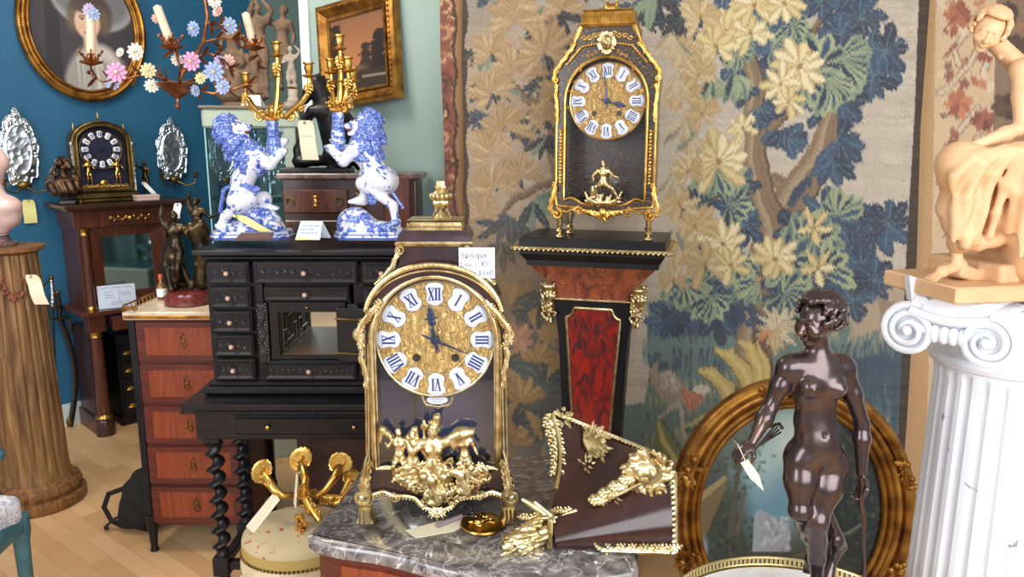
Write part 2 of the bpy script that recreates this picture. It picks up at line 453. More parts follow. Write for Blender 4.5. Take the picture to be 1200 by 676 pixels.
# ------------------------------------------------------------------ materials
def mat(name, col, rough=.5, metal=0.0, spec=.5, bump=None, coat=0, build=None, **kw):
    m = bpy.data.materials.new(name); m.use_nodes = True; nt = m.node_tree; p = nt.nodes['Principled BSDF']
    p.inputs['Base Color'].default_value = (*lin(col), 1); p.inputs['Roughness'].default_value = rough
    p.inputs['Metallic'].default_value = metal; p.inputs['Specular IOR Level'].default_value = spec
    if coat: p.inputs['Coat Weight'].default_value = coat; p.inputs['Coat Roughness'].default_value = .08
    N = NT(nt, p)
    if bump: N.bump(*bump)
    if build: build(N)
    return m
class NT:
    def __init__(s, nt, p): s.nt = nt; s.p = p; s.tc = nt.nodes.new('ShaderNodeTexCoord')
    def n(s, t, **kw):
        x = s.nt.nodes.new(t)
        for k, v in kw.items(): setattr(x, k, v)
        return x
    def l(s, a, b): s.nt.links.new(a, b)
    def map(s, sc=(1, 1, 1), rot=(0, 0, 0), src='Object'):
        m = s.n('ShaderNodeMapping'); m.inputs['Scale'].default_value = sc; m.inputs['Rotation'].default_value = rot
        s.l(s.tc.outputs[src], m.inputs[0]); return m.outputs[0]
    def noise(s, scale, detail=4, vec=None, dist=0, rough=.5):
        x = s.n('ShaderNodeTexNoise'); x.inputs['Scale'].default_value = scale; x.inputs['Detail'].default_value = detail
        x.inputs['Distortion'].default_value = dist; x.inputs['Roughness'].default_value = rough
        s.l(vec or s.tc.outputs['Object'], x.inputs['Vector']); return x.outputs['Fac']
    def ramp(s, f, stops, interp='LINEAR'):
        r = s.n('ShaderNodeValToRGB'); cr = r.color_ramp; cr.interpolation = interp
        while len(cr.elements) > 1: cr.elements.remove(cr.elements[-1])
        for i, (p, c) in enumerate(stops):
            e = cr.elements[0] if i == 0 else cr.elements.new(p)
            e.position = p; e.color = (*lin(c), 1)
        s.l(f, r.inputs[0]); return r.outputs[0]
    def mix(s, f, a, b, mode='MIX'):
        m = s.n('ShaderNodeMix', data_type='RGBA', blend_type=mode)
        for v, i in ((f, 0), (a, 6), (b, 7)):
            if hasattr(v, 'node'): s.l(v, m.inputs[i])
            elif i == 0: m.inputs[0].default_value = v
            else: m.inputs[i].default_value = (*lin(v), 1)
        return m.outputs[2]
    def math(s, op, a, b=0.0):
        m = s.n('ShaderNodeMath', operation=op)
        for v, i in ((a, 0), (b, 1)):
            if hasattr(v, 'node'): s.l(v, m.inputs[i])
            else: m.inputs[i].default_value = v
        return m.outputs[0]
    def col(s, o): s.l(o, s.p.inputs['Base Color'])
    def bump(s, scale, strength=.3, dist=.002, detail=3, h=None):
        b = s.n('ShaderNodeBump'); b.inputs['Strength'].default_value = strength; b.inputs['Distance'].default_value = dist
        s.l(h if h is not None else s.noise(scale, detail), b.inputs['Height']); s.l(b.outputs[0], s.p.inputs['Normal'])

def b_var(c1, c2, sc=6, lo=.35, hi=.65, rough=None):
    def f(N):
        x = N.noise(sc, 5); N.col(N.ramp(x, [(lo, c1), (hi, c2)]))
        if rough: N.l(N.n('ShaderNodeMapRange').outputs[0], N.p.inputs['Roughness']) if 0 else None
    return f
gold = mat('ormolu', (214, 172, 92), .3, 1, bump=(260, .25, .001), build=b_var((226, 186, 108), (186, 140, 62), 40))
gold_pale = mat('pale_ormolu', (206, 190, 146), .34, 1, bump=(300, .3, .001), build=b_var((222, 206, 162), (170, 146, 98), 45))
gold_dark = mat('old_gilding', (165, 118, 52), .42, .85, bump=(150, .3, .001), build=b_var((182, 132, 60), (118, 76, 34), 18))
brass = mat('brass', (205, 160, 80), .28, 1, build=b_var((216, 172, 92), (160, 116, 52), 12))
brass_dull = mat('dull_brass', (120, 98, 58), .4, .9, build=b_var((136, 110, 62), (88, 70, 42), 20))
silver = mat('silvered_glass', (215, 222, 232), .16, 1, bump=(55, .5, .006))
bronze = mat('dark_bronze', (52, 42, 40), .3, .75, bump=(45, .15, .002), build=b_var((58, 46, 46), (38, 31, 31), 9))
def b_diana(N):
    a = N.noise(11, 3); N.col(N.ramp(a, [(.42, (72, 60, 62)), (.64, (86, 70, 66)), (.76, (124, 84, 54))]))
bronze_diana = mat('patinated_bronze', (80, 60, 60), .27, .8, bump=(60, .1, .002), coat=.3, build=b_diana)
bronze_green = mat('green_brown_bronze', (56, 48, 36), .32, .8, bump=(80, .3, .002), build=b_var((84, 68, 44), (38, 36, 32), 25))
bronze_warm = mat('brown_bronze', (82, 60, 44), .36, .75, bump=(90, .4, .003), build=b_var((110, 82, 60), (52, 38, 32), 30))
ebony = mat('ebonised_wood', (20, 18, 22), .32, 0, .35, bump=(40, .15, .001), build=b_var((16, 15, 18), (26, 24, 28), 12))
ebony_carved = mat('carved_ebony', (38, 36, 42), .24, 0, .7, bump=(70, .4, .002))
black = mat('black_interior', (10, 10, 12), .6)
steel_blue = mat('blued_steel', (44, 58, 92), .35, .7)
iron = mat('dark_iron', (62, 54, 52), .4, .8)
def wood(c1, c2, c3=None, axis=2, sc=1.0, dist=2.5):
    def f(N):
        s = [38, 38, 38]; s[axis] = 3.2
        v = N.map([q * sc for q in s]); a = N.noise(1.0, 5, v, dist)
        b = N.noise(2.2 * sc, 2)
        c = N.ramp(a, [(.3, c1), (.68, c2)]); N.col(N.mix(N.math('MULTIPLY', b, .5), c, c3 or c1))
    return f
mahogany = mat('mahogany', (96, 48, 30), .3, 0, .5, coat=.25, build=wood((60, 28, 18), (108, 56, 34)))
mahogany_dark = mat('dark_mahogany', (60, 32, 28), .32, 0, .5, coat=.2, build=wood((40, 22, 20), (78, 42, 32)))
rosewood_v = mat('satinwood_veneer', (150, 70, 36), .38, 0, .4, coat=.1, build=wood((102, 40, 22), (148, 70, 38), (122, 52, 28)))
rosewood_band = mat('rosewood_banding', (92, 36, 24), .4, 0, .4, coat=.1, build=wood((66, 24, 20), (108, 44, 30), axis=0))
cherry = mat('cherry_veneer', (168, 84, 44), .3, 0, .5, coat=.3, build=wood((140, 62, 34), (184, 98, 54), (160, 76, 40)))
old_wood = mat('worn_oak', (132, 92, 56), .6, 0, .3, bump=(30, .6, .006), build=wood((74, 46, 28), (158, 112, 66), (98, 62, 36), sc=.8))
horn = mat('brown_horn_veneer', (62, 30, 24), .18, 0, .4, coat=.1, build=wood((42, 20, 20), (60, 31, 25), (44, 24, 20), axis=2, sc=.25))
def b_marble(c1, c2, vein, sc=7, th=.035):
    def f(N):
        a = N.noise(sc, 8, None, 1.2, .6); b = N.noise(sc * .6, 6, None, 2.2); base = N.ramp(N.noise(sc * 2.4, 6), [(.35, c1), (.65, c2)])
        d = N.math('ABSOLUTE', N.math('SUBTRACT', a, .5)); v = N.ramp(d, [(0, (255, 255, 255)), (th, (0, 0, 0))])
        d2 = N.math('GREATER_THAN', b, .6); e = N.math('MULTIPLY', v, N.math('ADD', N.math('MULTIPLY', d2, .7), .35))
        N.col(N.mix(e, base, vein))
    return f
marble_grey = mat('grey_veined_marble', (90, 78, 80), .2, 0, .6, coat=.4, build=b_marble((66, 62, 64), (124, 116, 114), (226, 218, 212), 15, .028))
marble_cream = mat('cream_marble', (206, 190, 168), .3, 0, .5, build=b_marble((214, 196, 172), (190, 172, 150), (160, 140, 120), 10, .015))
marble_white = mat('white_marble', (226, 226, 228), .25, 0, .5, build=b_marble((232, 232, 234), (220, 220, 224), (190, 192, 200), 8, .01))
marble_red = mat('red_marble', (96, 32, 30), .25, 0, .6, build=b_marble((84, 26, 26), (122, 46, 40), (170, 120, 110), 22, .015))
marble_rouge = mat('brown_red_marble', (84, 60, 60), .25, 0, .6, build=b_marble((70, 46, 48), (112, 86, 84), (180, 160, 154), 18, .02))
marble_pink = mat('pink_marble', (216, 184, 180), .35, build=b_marble((222, 192, 186), (206, 170, 168), (180, 140, 140), 9, .01))
def b_delft(th, sc, dense):
    def f(N):
        a = N.noise(sc, 3, None, 1.6); w = N.noise(sc * 3.0, 2, N.map((1, 1, 2.4)), 2.0)
        blue = N.ramp(w, [(.38, (32, 52, 150)), (.52, (84, 116, 205)), (.66, (176, 194, 234))])
        m = N.ramp(a, [(th, (0, 0, 0)), (th + .05, (255, 255, 255))])
        N.col(N.mix(m, (222, 224, 236), blue))
    return f
delft = mat('white_glazed_faience', (225, 228, 238), .12, 0, .6, coat=.5, build=b_delft(.57, 24, 0))
delft_blue = mat('blue_brushed_faience', (60, 90, 180), .14, 0, .6, coat=.5, build=b_delft(.30, 30, 1))
delft_band = mat('blue_line_faience', (58, 84, 170), .14, 0, .6, coat=.4)
def b_terr(N):
    a = N.noise(9, 5); N.col(N.ramp(a, [(.3, (198, 154, 112)), (.7, (218, 180, 140))])); 
terracotta = mat('pale_terracotta', (215, 176, 134), .5, 0, .3, build=b_terr)
clay = mat('grey_brown_clay', (120, 98, 80), .75, 0, .2, build=b_var((132, 108, 88), (98, 80, 66), 14))
parian = mat('pale_grey_bisque', (176, 164, 152), .7, 0, .2, build=b_var((184, 172, 158), (150, 138, 126), 20))
def b_colw(N):
    a = N.noise(16, 6, None, 1.0); chip = N.ramp(a, [(.27, (120, 122, 128)), (.31, (222, 225, 232))])
    b = N.noise(3, 3); N.col(N.mix(N.math('MULTIPLY', b, .35), chip, (206, 208, 218)))
col_white = mat('chipped_white_paint', (222, 225, 232), .5, 0, .4, bump=(22, .35, .003), build=b_colw)
def b_gcol(N):
    a = N.noise(1, 6, N.map((26, 26, 2.5)), 1.4); N.col(N.ramp(a, [(.3, (84, 56, 36)), (.5, (122, 88, 54)), (.7, (154, 116, 74))]))
col_gilt = mat('worn_gilt_oak', (140, 100, 60), .55, .15, .4, bump=(30, .5, .005), build=b_gcol)
wax = mat('cream_wax', (226, 210, 180), .45, 0, .4)
copper_leaf = mat('coppery_gilt_tole', (150, 92, 56), .4, .85, build=b_var((176, 112, 66), (104, 62, 40), 40))
paperm = mat('cream_card', (214, 205, 178), .8)
bone = mat('bone_knob', (196, 158, 138), .4)
paper_white = mat('white_card', (232, 234, 238), .8)
paper_yellow = mat('yellow_paper', (226, 222, 150), .8)
paper_blue = mat('pale_blue_paper', (206, 220, 240), .8)
ink = mat('blue_ink', (74, 84, 140), .7)
leather = mat('brown_leather', (92, 58, 48), .5)
cloth_black = mat('black_cloth', (22, 20, 22), .9, bump=(90, .4, .004))
teal = mat('teal_paint', (62, 106, 116), .5, build=b_var((68, 114, 124), (48, 88, 98), 20))
def b_toile(N):
    a = N.noise(30, 4, None, 1.5); N.col(N.ramp(a, [(.5, (214, 212, 216)), (.58, (150, 156, 184)), (.66, (206, 204, 210))]))
toile = mat('toile_fabric', (210, 208, 212), .9, bump=(200, .3, .001), build=b_toile)
def b_seat(N):
    a = N.noise(42, 3); N.col(N.ramp(a, [(.62, (184, 166, 132)), (.67, (168, 84, 70))]))
seat_fab = mat('cream_needlework', (206, 190, 158), .95, bump=(300, .5, .001), build=b_seat)
seat_yellow = mat('yellow_velvet', (170, 146, 84), .85, bump=(200, .3, .001))
cream_paint = mat('cream_paint', (208, 194, 160), .5, build=b_var((214, 200, 166), (184, 166, 128), 16))
enamel = mat('white_enamel', (236, 238, 244), .2, 0, .6, coat=.4)
enamel_blue = mat('blue_enamel', (36, 50, 120), .3)
blue_velvet = mat('navy_velvet', (20, 24, 52), .8)
porc = {k: mat(k + '_porcelain', c, .25, 0, .5) for k, c in dict(pink=(214, 156, 192), blue=(158, 176, 214), white=(222, 216, 206), yellow=(214, 204, 156), rose=(220, 178, 168), violet=(182, 160, 200)).items()}
def b_ormolu_dial(N):
    v = N.n('ShaderNodeTexVoronoi'); v.inputs['Scale'].default_value = 95; v.feature = 'SMOOTH_F1'
    nz = N.n('ShaderNodeTexNoise'); nz.inputs['Scale'].default_value = 30; N.l(N.tc.outputs['Object'], nz.inputs['Vector'])
    mx = N.mix(.05, N.tc.outputs['Object'], nz.outputs['Color']); N.l(mx, v.inputs['Vector'])
    w = N.n('ShaderNodeTexWave'); w.inputs['Scale'].default_value = 60; w.inputs['Distortion'].default_value = 14; w.inputs['Detail'].default_value = 1
    N.l(N.tc.outputs['Object'], w.inputs['Vector'])
    h = N.math('ADD', v.outputs['Distance'], N.math('MULTIPLY', w.outputs['Fac'], .5)); N.bump(0, 1.0, .006, h=h)
    N.col(N.ramp(h, [(.2, (176, 118, 50)), (.6, (246, 200, 118))]))
dial_gold = mat('chased_dial', (208, 164, 84), .45, .3, build=b_ormolu_dial)
def b_tort(c1, c2, inlay, sc):
    def f(N):
        a = N.noise(sc, 5, N.map((1, 1, .35)), 1.5); base = N.ramp(a, [(.35, c1), (.62, c2)])
        w = N.n('ShaderNodeTexWave'); w.wave_type = 'RINGS'; w.rings_direction = 'Y'; w.inputs['Scale'].default_value = 17; w.inputs['Distortion'].default_value = 10
        w.inputs['Detail'].default_value = 2; w.inputs['Detail Scale'].default_value = 2.2; N.l(N.tc.outputs['Object'], w.inputs['Vector'])
        m = N.ramp(w.outputs['Fac'], [(.42, (0, 0, 0)), (.46, (255, 255, 255)), (.58, (255, 255, 255)), (.62, (0, 0, 0))])
        N.col(N.mix(N.math('MULTIPLY', m, .75), base, inlay))
    return f
tort_red = mat('red_tortoiseshell_marquetry', (120, 30, 24), .22, 0, .6, coat=.5, build=b_tort((74, 34, 36), (150, 40, 30), (60, 30, 32), 30))
tort_brown = mat('brown_boulle_marquetry', (110, 56, 40), .3, 0, .6, coat=.4, build=b_tort((84, 38, 30), (146, 70, 46), (176, 130, 92), 20))
boulle_dark = mat('dark_boulle_marquetry', (40, 24, 20), .25, 0, .6, coat=.4, build=b_tort((28, 18, 18), (50, 30, 26), (176, 136, 78), 16))
horn_dark = mat('plum_horn_veneer', (46, 30, 34), .2, 0, .5, coat=.3, build=wood((34, 22, 26), (66, 40, 42), (44, 28, 32), axis=2, sc=.25))
def glass_mat(name, tint, fac, rough=.02):
    m = bpy.data.materials.new(name); m.use_nodes = True; nt = m.node_tree; nt.nodes.clear()
    o = nt.nodes.new('ShaderNodeOutputMaterial'); t = nt.nodes.new('ShaderNodeBsdfTransparent'); g = nt.nodes.new('ShaderNodeBsdfGlossy')
    f0 = nt.nodes.new('ShaderNodeLayerWeight'); f0.inputs[0].default_value = .5; f = nt.nodes.new('ShaderNodeMath'); f.operation = 'POWER'; f.inputs[1].default_value = 5; nt.links.new(f0.outputs[1], f.inputs[0]); mx = nt.nodes.new('ShaderNodeMixShader')
    ml = nt.nodes.new('ShaderNodeMath'); ml.operation = 'MULTIPLY_ADD'; ml.inputs[1].default_value = .8; ml.inputs[2].default_value = fac
    t.inputs[0].default_value = (*lin(tint), 1); g.inputs['Roughness'].default_value = rough
    nt.links.new(f.outputs[0], ml.inputs[0]); nt.links.new(ml.outputs[0], mx.inputs[0]); nt.links.new(t.outputs[0], mx.inputs[1]); nt.links.new(g.outputs[0], mx.inputs[2]); nt.links.new(mx.outputs[0], o.inputs[0])
    return m
glass = glass_mat('clear_glass', (252, 253, 255), .04)
glass_case = glass_mat('case_glass', (226, 241, 244), .03)
mirror = mat('old_mirror', (200, 206, 204), .06, 1)
def b_crystal(N):
    v = N.n('ShaderNodeTexVoronoi'); v.inputs['Scale'].default_value = 26; N.l(N.tc.outputs['Object'], v.inputs['Vector'])
    N.bump(0, .5, .012, h=v.outputs['Distance'])
engraved = mat('engraved_mirror', (216, 226, 236), .3, 1, build=b_crystal)
def b_wall(c1, c2):
    def f(N): N.col(N.ramp(N.noise(2.2, 4, N.map((1, 1, .4))), [(.3, c1), (.7, c2)]))
    return f
wall_blue = mat('blue_wall_paint', (30, 88, 124), .6, 0, .4, bump=(14, .1, .003), build=b_wall((22, 82, 116), (36, 98, 134)))
wall_green = mat('grey_green_wall_paint', (140, 160, 154), .7, 0, .3, build=b_wall((134, 154, 150), (150, 170, 164)))
wall_green_dark = mat('slate_green_panelling', (92, 116, 112), .7, 0, .3, build=b_wall((84, 108, 106), (100, 124, 120)))
trim_white = mat('white_trim_paint', (204, 212, 216), .5)
trim_green = mat('pale_green_trim', (164, 178, 164), .5)
def b_floor(N):
    v = N.map((1, 1, 1), (0, 0, R(38))); br = N.n('ShaderNodeTexBrick')
    N.l(v, br.inputs['Vector']); br.inputs['Scale'].default_value = 1; br.inputs['Brick Width'].default_value = .42; br.inputs['Row Height'].default_value = .075
    br.inputs['Mortar Size'].default_value = .0008; br.inputs['Color1'].default_value = (*lin((222, 184, 138)), 1); br.inputs['Color2'].default_value = (*lin((196, 152, 106)), 1); br.inputs['Mortar'].default_value = (*lin((150, 112, 78)), 1)
    g = N.noise(1, 4, N.map((30, 4, 1), (0, 0, R(38))), 1); N.col(N.mix(N.math('MULTIPLY', g, .5), br.outputs['Color'], (212, 172, 126)))
parquet = mat('pale_parquet', (212, 172, 126), .38, 0, .4, build=b_floor)
def b_weave(N):
    a = N.n('ShaderNodeVertexColor'); a.layer_name = 'paint'
    th = N.noise(1, 3, N.map((420, 420, 18))); st = N.noise(1, 5, N.map((4, 4, 60)))
    c = N.mix(N.math('MULTIPLY', th, .34), a.outputs[0], (96, 84, 74)); c = N.mix(N.math('MULTIPLY', st, .13), c, (205, 190, 170))
    N.col(c); N.bump(0, .6, .003, h=N.math('ADD', th, N.math('MULTIPLY', st, .8)))
weave = mat('woven_wool', (170, 150, 130), .95, 0, .1, build=b_weave)
def b_canvas(N):
    a = N.n('ShaderNodeVertexColor'); a.layer_name = 'paint'; N.col(a.outputs[0])
oil = mat('oil_paint', (120, 110, 100), .55, 0, .25, bump=(200, .15, .001), build=b_canvas)
pastel = mat('glazed_pastel', (120, 110, 100), .5, 0, .4, coat=.2, build=b_canvas)
# ------------------------------------------------------------------ room shell
def wallseg(name, a, b, h, th, m, z0=0):
    a = Vector((*a, 0)); b = Vector((*b, 0)); d = (b - a).normalized(); n = Vector((-d.y, d.x, 0))   # n points away from viewer when a is left of b
    q = MB(); P = [a, b, b + n * th, a + n * th]
    q.add([p + Vector((0, 0, z0)) for p in P] + [p + Vector((0, 0, h)) for p in P], [(3, 2, 1, 0), (4, 5, 6, 7), (0, 1, 5, 4), (1, 2, 6, 5), (2, 3, 7, 6), (3, 0, 4, 7)])
    return struct(q.build(name, m, smooth=False))
CN = (-1.655, 5.085)                               # corner of the blue and the green wall
BD = Vector((.70, .72, 0)).normalized()          # direction along the blue wall
BYAW = math.atan2(BD.y, BD.x)
bl0 = (CN[0] - BD.x * 4.4, CN[1] - BD.y * 4.4)
wallseg('wall_left', bl0, CN, 3.3, .12, wall_blue)
wallseg('baseboard_left', (bl0[0] + .012, bl0[1] - .012), (CN[0] + .012, CN[1] - .012), .13, .012, trim_white)
_g = PX(366, 100, 3.6); GA, GB = (_g.x, 3.6), (-.26, 3.14)               # near green wall
wallseg('wall_far', CN, (.4, 3.9), 3.3, .12, wall_green_dark)
wallseg('wall_back', GA, GB, 3.3, .12, wall_green)
wallseg('trim_1', (GA[0] - .045, GA[1] + .0), (GA[0] + .0, GA[1] - .02), 3.3, .13, trim_white)
wallseg('wall_right', (GB[0], 3.07), (3.0, 3.07), 3.3, .12, wall_green)
q = MB(); q.box((-.3, 2.2, -.05), (9, 8.5, .1)); struct(q.build('floor', parquet, smooth=False))
q = MB(); q.box((-.3, 3.0, 3.35), (9, 6.9, .1)); struct(q.build('ceiling', mat('ceiling_paint', (225, 225, 220), .8), smooth=False))

def plane_hit(u, v, p0, nrm):
    c0 = Vector((0, 0, CAMZ)); d = PX(u, v, 1.0) - c0
    t = (Vector(p0) - c0).dot(nrm) / d.dot(nrm); return c0 + d * t
BN = Vector((BD.y, -BD.x, 0))                     # out of the blue wall into the room
def WB(u, v, off=0): return plane_hit(u, v, Vector((*CN, 0)) + BN * off, BN)
GD = (Vector((*GB, 0)) - Vector((*GA, 0))).normalized(); GN = Vector((GD.y, -GD.x, 0)); GYAW = math.atan2(GD.y, GD.x)
def WG(u, v, off=0): return plane_hit(u, v, Vector((*GA, 0)) + GN * off, GN)
# ------------------------------------------------------------------ tapestries and pictures
rnd = random.Random(5)
TY = 2.97
def verdure():
    p = Paint(500, -80, 1130, 700, 1.35, (176, 160, 142)); rg = np.random.RandomState(3)
    H, W, _ = p.A.shape
    yy, xx = np.mgrid[0:H, 0:W]; U = xx / p.sc + p.u0; V = yy / p.sc + p.v0
    # warm left, pale right; worn horizontal bands
    k = np.clip((U - 560) / 260, 0, 1)[..., None]
    p.A[:] = np.array((168, 146, 122)) * (1 - k) + np.array((188, 178, 164)) * k
    band = np.repeat(rg.normal(0, 5, (H // 3 + 1, 1)), 3, 0)[:H] + rg.normal(0, 4, (H, 1)); p.A += band[..., None]
    bl = rg.normal(0, 1, (H // 16 + 2, W // 30 + 2)); bl = np.kron(bl, np.ones((16, 30)))[:H, :W]; p.A += (bl * 3)[..., None]
    top = np.clip((60 - V) / 90, 0, 1) * np.clip((760 - U) / 100, 0, 1); p.A = p.A * (1 - top[..., None] * .6) + np.array((112, 134, 150)) * top[..., None] * .6
    TAN = [(180, 152, 116), (168, 140, 104), (190, 164, 128)]; TAND = (136, 108, 76); CRM = [(224, 208, 160), (212, 194, 142), (230, 218, 180)]; CRD = (160, 132, 84)
    NAVY = [(28, 44, 62), (36, 58, 78), (26, 40, 54)]; NV = (96, 116, 118); BLU = [(32, 62, 92), (42, 78, 108), (24, 50, 78)]; BV = (104, 140, 148)
    GRN = [(104, 128, 112), (126, 146, 120), (88, 116, 110)]; TRK = (128, 106, 84); TRD = (78, 60, 48); TRL = (162, 142, 116)
    def branch(pts, ws):
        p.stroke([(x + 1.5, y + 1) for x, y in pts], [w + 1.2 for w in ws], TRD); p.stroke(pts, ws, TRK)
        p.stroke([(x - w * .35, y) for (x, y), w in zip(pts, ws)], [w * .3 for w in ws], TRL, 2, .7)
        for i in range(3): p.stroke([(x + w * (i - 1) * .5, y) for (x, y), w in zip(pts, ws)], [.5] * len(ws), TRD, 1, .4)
    # ---- left third
    def navy_fan(x, y, r, a, n=6, sp=2.2, g=0):
        for i in range(n):
            c = rnd.choice(NAVY if rnd.random() > .25 else GRN)
            p.leaf(x, y, a + sp * (i / (n - 1) - .5) + rnd.uniform(-.08, .08), r * rnd.uniform(.8, 1.1), r * .24, c, None, NV, .5)
    for x, y, r in ((586, -20, 34), (645, 10, 38), (740, 5, 40), (700, -40, 40), (770, -10, 44), (800, 20, 38), (620, -40, 40), (835, -40, 44)):
        navy_fan(x, y, r * 1.15, 1.4, 7, 3.0)
    branch([(655, 150), (640, 128), (612, 112), (600, 98)], [6, 5, 3, 2]); branch([(652, 165), (630, 172), (606, 160)], [5, 4, 2])
    branch([(654, 214), (628, 218), (600, 232), (590, 248)], [4, 3.5, 3, 2]); branch([(648, 150), (640, 60), (645, 20)], [8, 5, 3]); branch([(660, 250), (648, 160)], [9, 8])
    for x, y, r, a in ((575, 95, 36, 1.6), (615, 130, 40, 1.3), (566, 130, 30, 1.8), (600, 190, 38, 1.4), (640, 160, 30, 1.5), (602, 255, 44, 1.9), (625, 235, 40, .9), (585, 285, 40, 1.6), (650, 40, 44, 1.9), (565, 55, 34, 1.5), (620, 50, 36, 1.2), (637, 90, 34, 1.6)):
        navy_fan(x, y, r, a, 6)
    for x, y, r in ((606, 25, 40), (575, 62, 28), (606, 82, 36), (640, 62, 42), (576, 108, 30), (592, 150, 34), (575, 178, 28), (640, 140, 26), (580, 218, 32), (612, 205, 26), (606, 5, 30), (650, 110, 24), (565, 250, 24), (660, 10, 26)):
        p.rosette(x, y, r, 11, TAN, -PI / 2, 4.4, .3, rnd, TAND, None, .55)
    # lower left between the clocks
    p.ell(600, 420, 70, 150, (120, 102, 84), 0, 40, .7); p.ell(640, 470, 40, 110, (70, 78, 84), 0, 40, .8)
    branch([(575, 600), (585, 480), (600, 400), (610, 330)], [4, 4, 3, 2])
    for x, y, r, a in ((600, 360, 40, -.6), (590, 430, 46, -.5), (600, 500, 46, -1.0), (628, 390, 40, -.8), (590, 560, 44, -.8), (640, 450, 46, -1.1), (646, 340, 40, 1.2), (640, 520, 44, -1.2)):
        for i in range(7):
            p.leaf(x, y, a + 2.6 * (i / 6 - .5), r * rnd.uniform(.7, 1.1), r * .3, rnd.choice([(40, 58, 70), (52, 72, 76), (148, 118, 76), (132, 104, 66), (60, 66, 60)]), None, (150, 126, 86), .45)
    p.rosette(606, 395, 20, 9, [(160, 110, 86), (176, 130, 100)], 0, 2 * PI, .4, rnd)
    for x, y, r in ((632, 425, 26), (612, 470, 30), (600, 520, 30), (640, 560, 34)): p.rosette(x, y, r, 6, [(166, 134, 86), (150, 118, 74)], -1.2, 3, .4, rnd, (112, 86, 54))
    # ---- ground, right of the pedestal
    p.poly([(760, 350), (1090, 380), (1090, 700), (640, 700), (640, 500), (760, 470)], (92, 116, 116))
    for i in range(1500):
        x = rnd.uniform(755, 1075); y = rnd.uniform(345, 560); n = math.sin(x * .025 + y * .04) + math.sin(y * .11 + x * .01)
        c = (150, 152, 122) if n > .7 else (44, 74, 96) if n < -.3 else (96, 128, 124)
        if y < 400 and x > 985: c = (168, 156, 132) if y < 395 else (140, 142, 124)
        p.stroke([(x, y), (x + rnd.uniform(-1, 1), y + rnd.uniform(8, 22))], [1.6, .5], c, 1.2, .7)
    p.poly([(1000, 340), (1066, 335), (1066, 385), (1000, 392)], (170, 152, 132)); p.poly([(1030, 352), (1048, 352), (1048, 378), (1030, 380)], (146, 124, 106)); p.poly([(1010, 335), (1010, 320), (1066, 318), (1066, 338)], (180, 166, 146))
    for i in range(90):
        x = rnd.uniform(985, 1068); p.stroke([(x, 420), (x, 460 + rnd.uniform(-18, 60))], [1.8, 1.2], (40, 72, 96), 2, .7)
    # ---- main tree
    def trunk():
        branch([(906, 560), (884, 470), (880, 400), (886, 350), (898, 300), (908, 268)], [27, 21, 18, 17, 19, 23])
        branch([(906, 280), (918, 245), (942, 212), (964, 172), (980, 125)], [18, 19, 18, 15, 9])
        branch([(908, 275), (899, 245), (886, 205), (883, 150), (885, 110), (880, 70)], [18, 15, 13, 12, 10, 7])
    trunk(); branch([(886, 175), (900, 150), (925, 128), (945, 110)], [5, 4.5, 4, 2.5])
    branch([(915, 215), (905, 205), (890, 212), (850, 220), (828, 235)], [6, 4, 4, 3, 2]); branch([(992, 170), (974, 145), (970, 125)], [1.5, 2, 2]); branch([(950, 40), (968, 10), (985, -30)], [3, 3, 4])
    for i in range(60):
        x = rnd.uniform(868, 892); y = rnd.uniform(340, 400); p.stroke([(x, y), (x + 1, y + 40)], .8, rnd.choice([(190, 170, 110), TRD, TRL]), 1, .6)
    def clump(x, y, r, n, cols, v, aspect=1, wf=.46, sp=2 * PI, a0=0):
        for i in range(n):
            a = a0 + sp * (i / max(1, n) - .5) + rnd.uniform(-.2, .2); rr = r * rnd.uniform(.75, 1.1)
            p.leaf(x, y, a, rr, rr * wf, rnd.choice(cols), None, v, .72)
    def mass(pts, cols=BLU, v=BV, n=8, r=30):
        for x, y in pts: clump(x, y, r * rnd.uniform(.85, 1.15), n, cols, v)
    mass([(850, 20), (872, 10), (880, 40), (905, 20), (850, 45), (925, 35), (905, 60), (930, 70), (900, 90), (868, 70), (930, 10), (960, 0), (940, -20), (900, -20), (990, 10), (1000, -10), (1010, 20)])
    mass([(985, 60), (1000, 80), (1020, 60), (1035, 75), (1000, 100), (1020, 95), (980, 105), (965, 60), (965, 125), (1040, 60), (985, 40)], r=30)
    mass([(935, 110), (915, 105), (944, 90)], r=26)
    trunk()
    for x, y, a in ((884, 130, 1.4), (898, 118, 1.2), (870, 100, 1.7), (905, 150, 1.6)): clump(x, y, 26, 5, BLU, BV, sp=2, a0=a)
    clump(985, 118, 34, 6, BLU, BV, sp=2.4, a0=.4); clump(980, 165, 36, 8, BLU, BV, sp=3.6, a0=.9, wf=.4); clump(976, 190, 30, 7, BLU, BV, sp=3.0, a0=1.7, wf=.42)
    clump(920, 150, 30, 6, BLU, BV, sp=2.4, a0=1.5, wf=.4); clump(925, 165, 26, 5, BLU, BV, sp=2.4, a0=.5); clump(892, 125, 22, 5, BLU, BV, sp=3, a0=1)
    for x, y in ((928, 238), (934, 228), (941, 219), (948, 212)): p.ell(x, y, 4.5, 8, BLU[0], .5)
    mass([(965, 250), (990, 262), (1010, 258), (975, 285), (1000, 290), (1025, 275), (1040, 262), (950, 300), (980, 315), (1010, 310), (930, 330), (960, 340), (990, 335), (935, 275), (1024, 330), (1000, 350), (925, 360), (955, 365)], r=31)
    mass([(905, 320), (915, 350), (900, 380)], r=24)
    mass([(862, 240), (870, 265), (858, 300), (850, 330), (866, 350), (842, 300), (870, 215), (835, 345), (820, 365), (845, 375), (815, 240), (800, 370), (780, 375)], r=27)
    for i in range(26): x = rnd.uniform(776, 870); p.leaf(x, rnd.uniform(350, 385), 1.5 + rnd.uniform(-.5, .5), 20, 9, rnd.choice(BLU), None, None, .6)
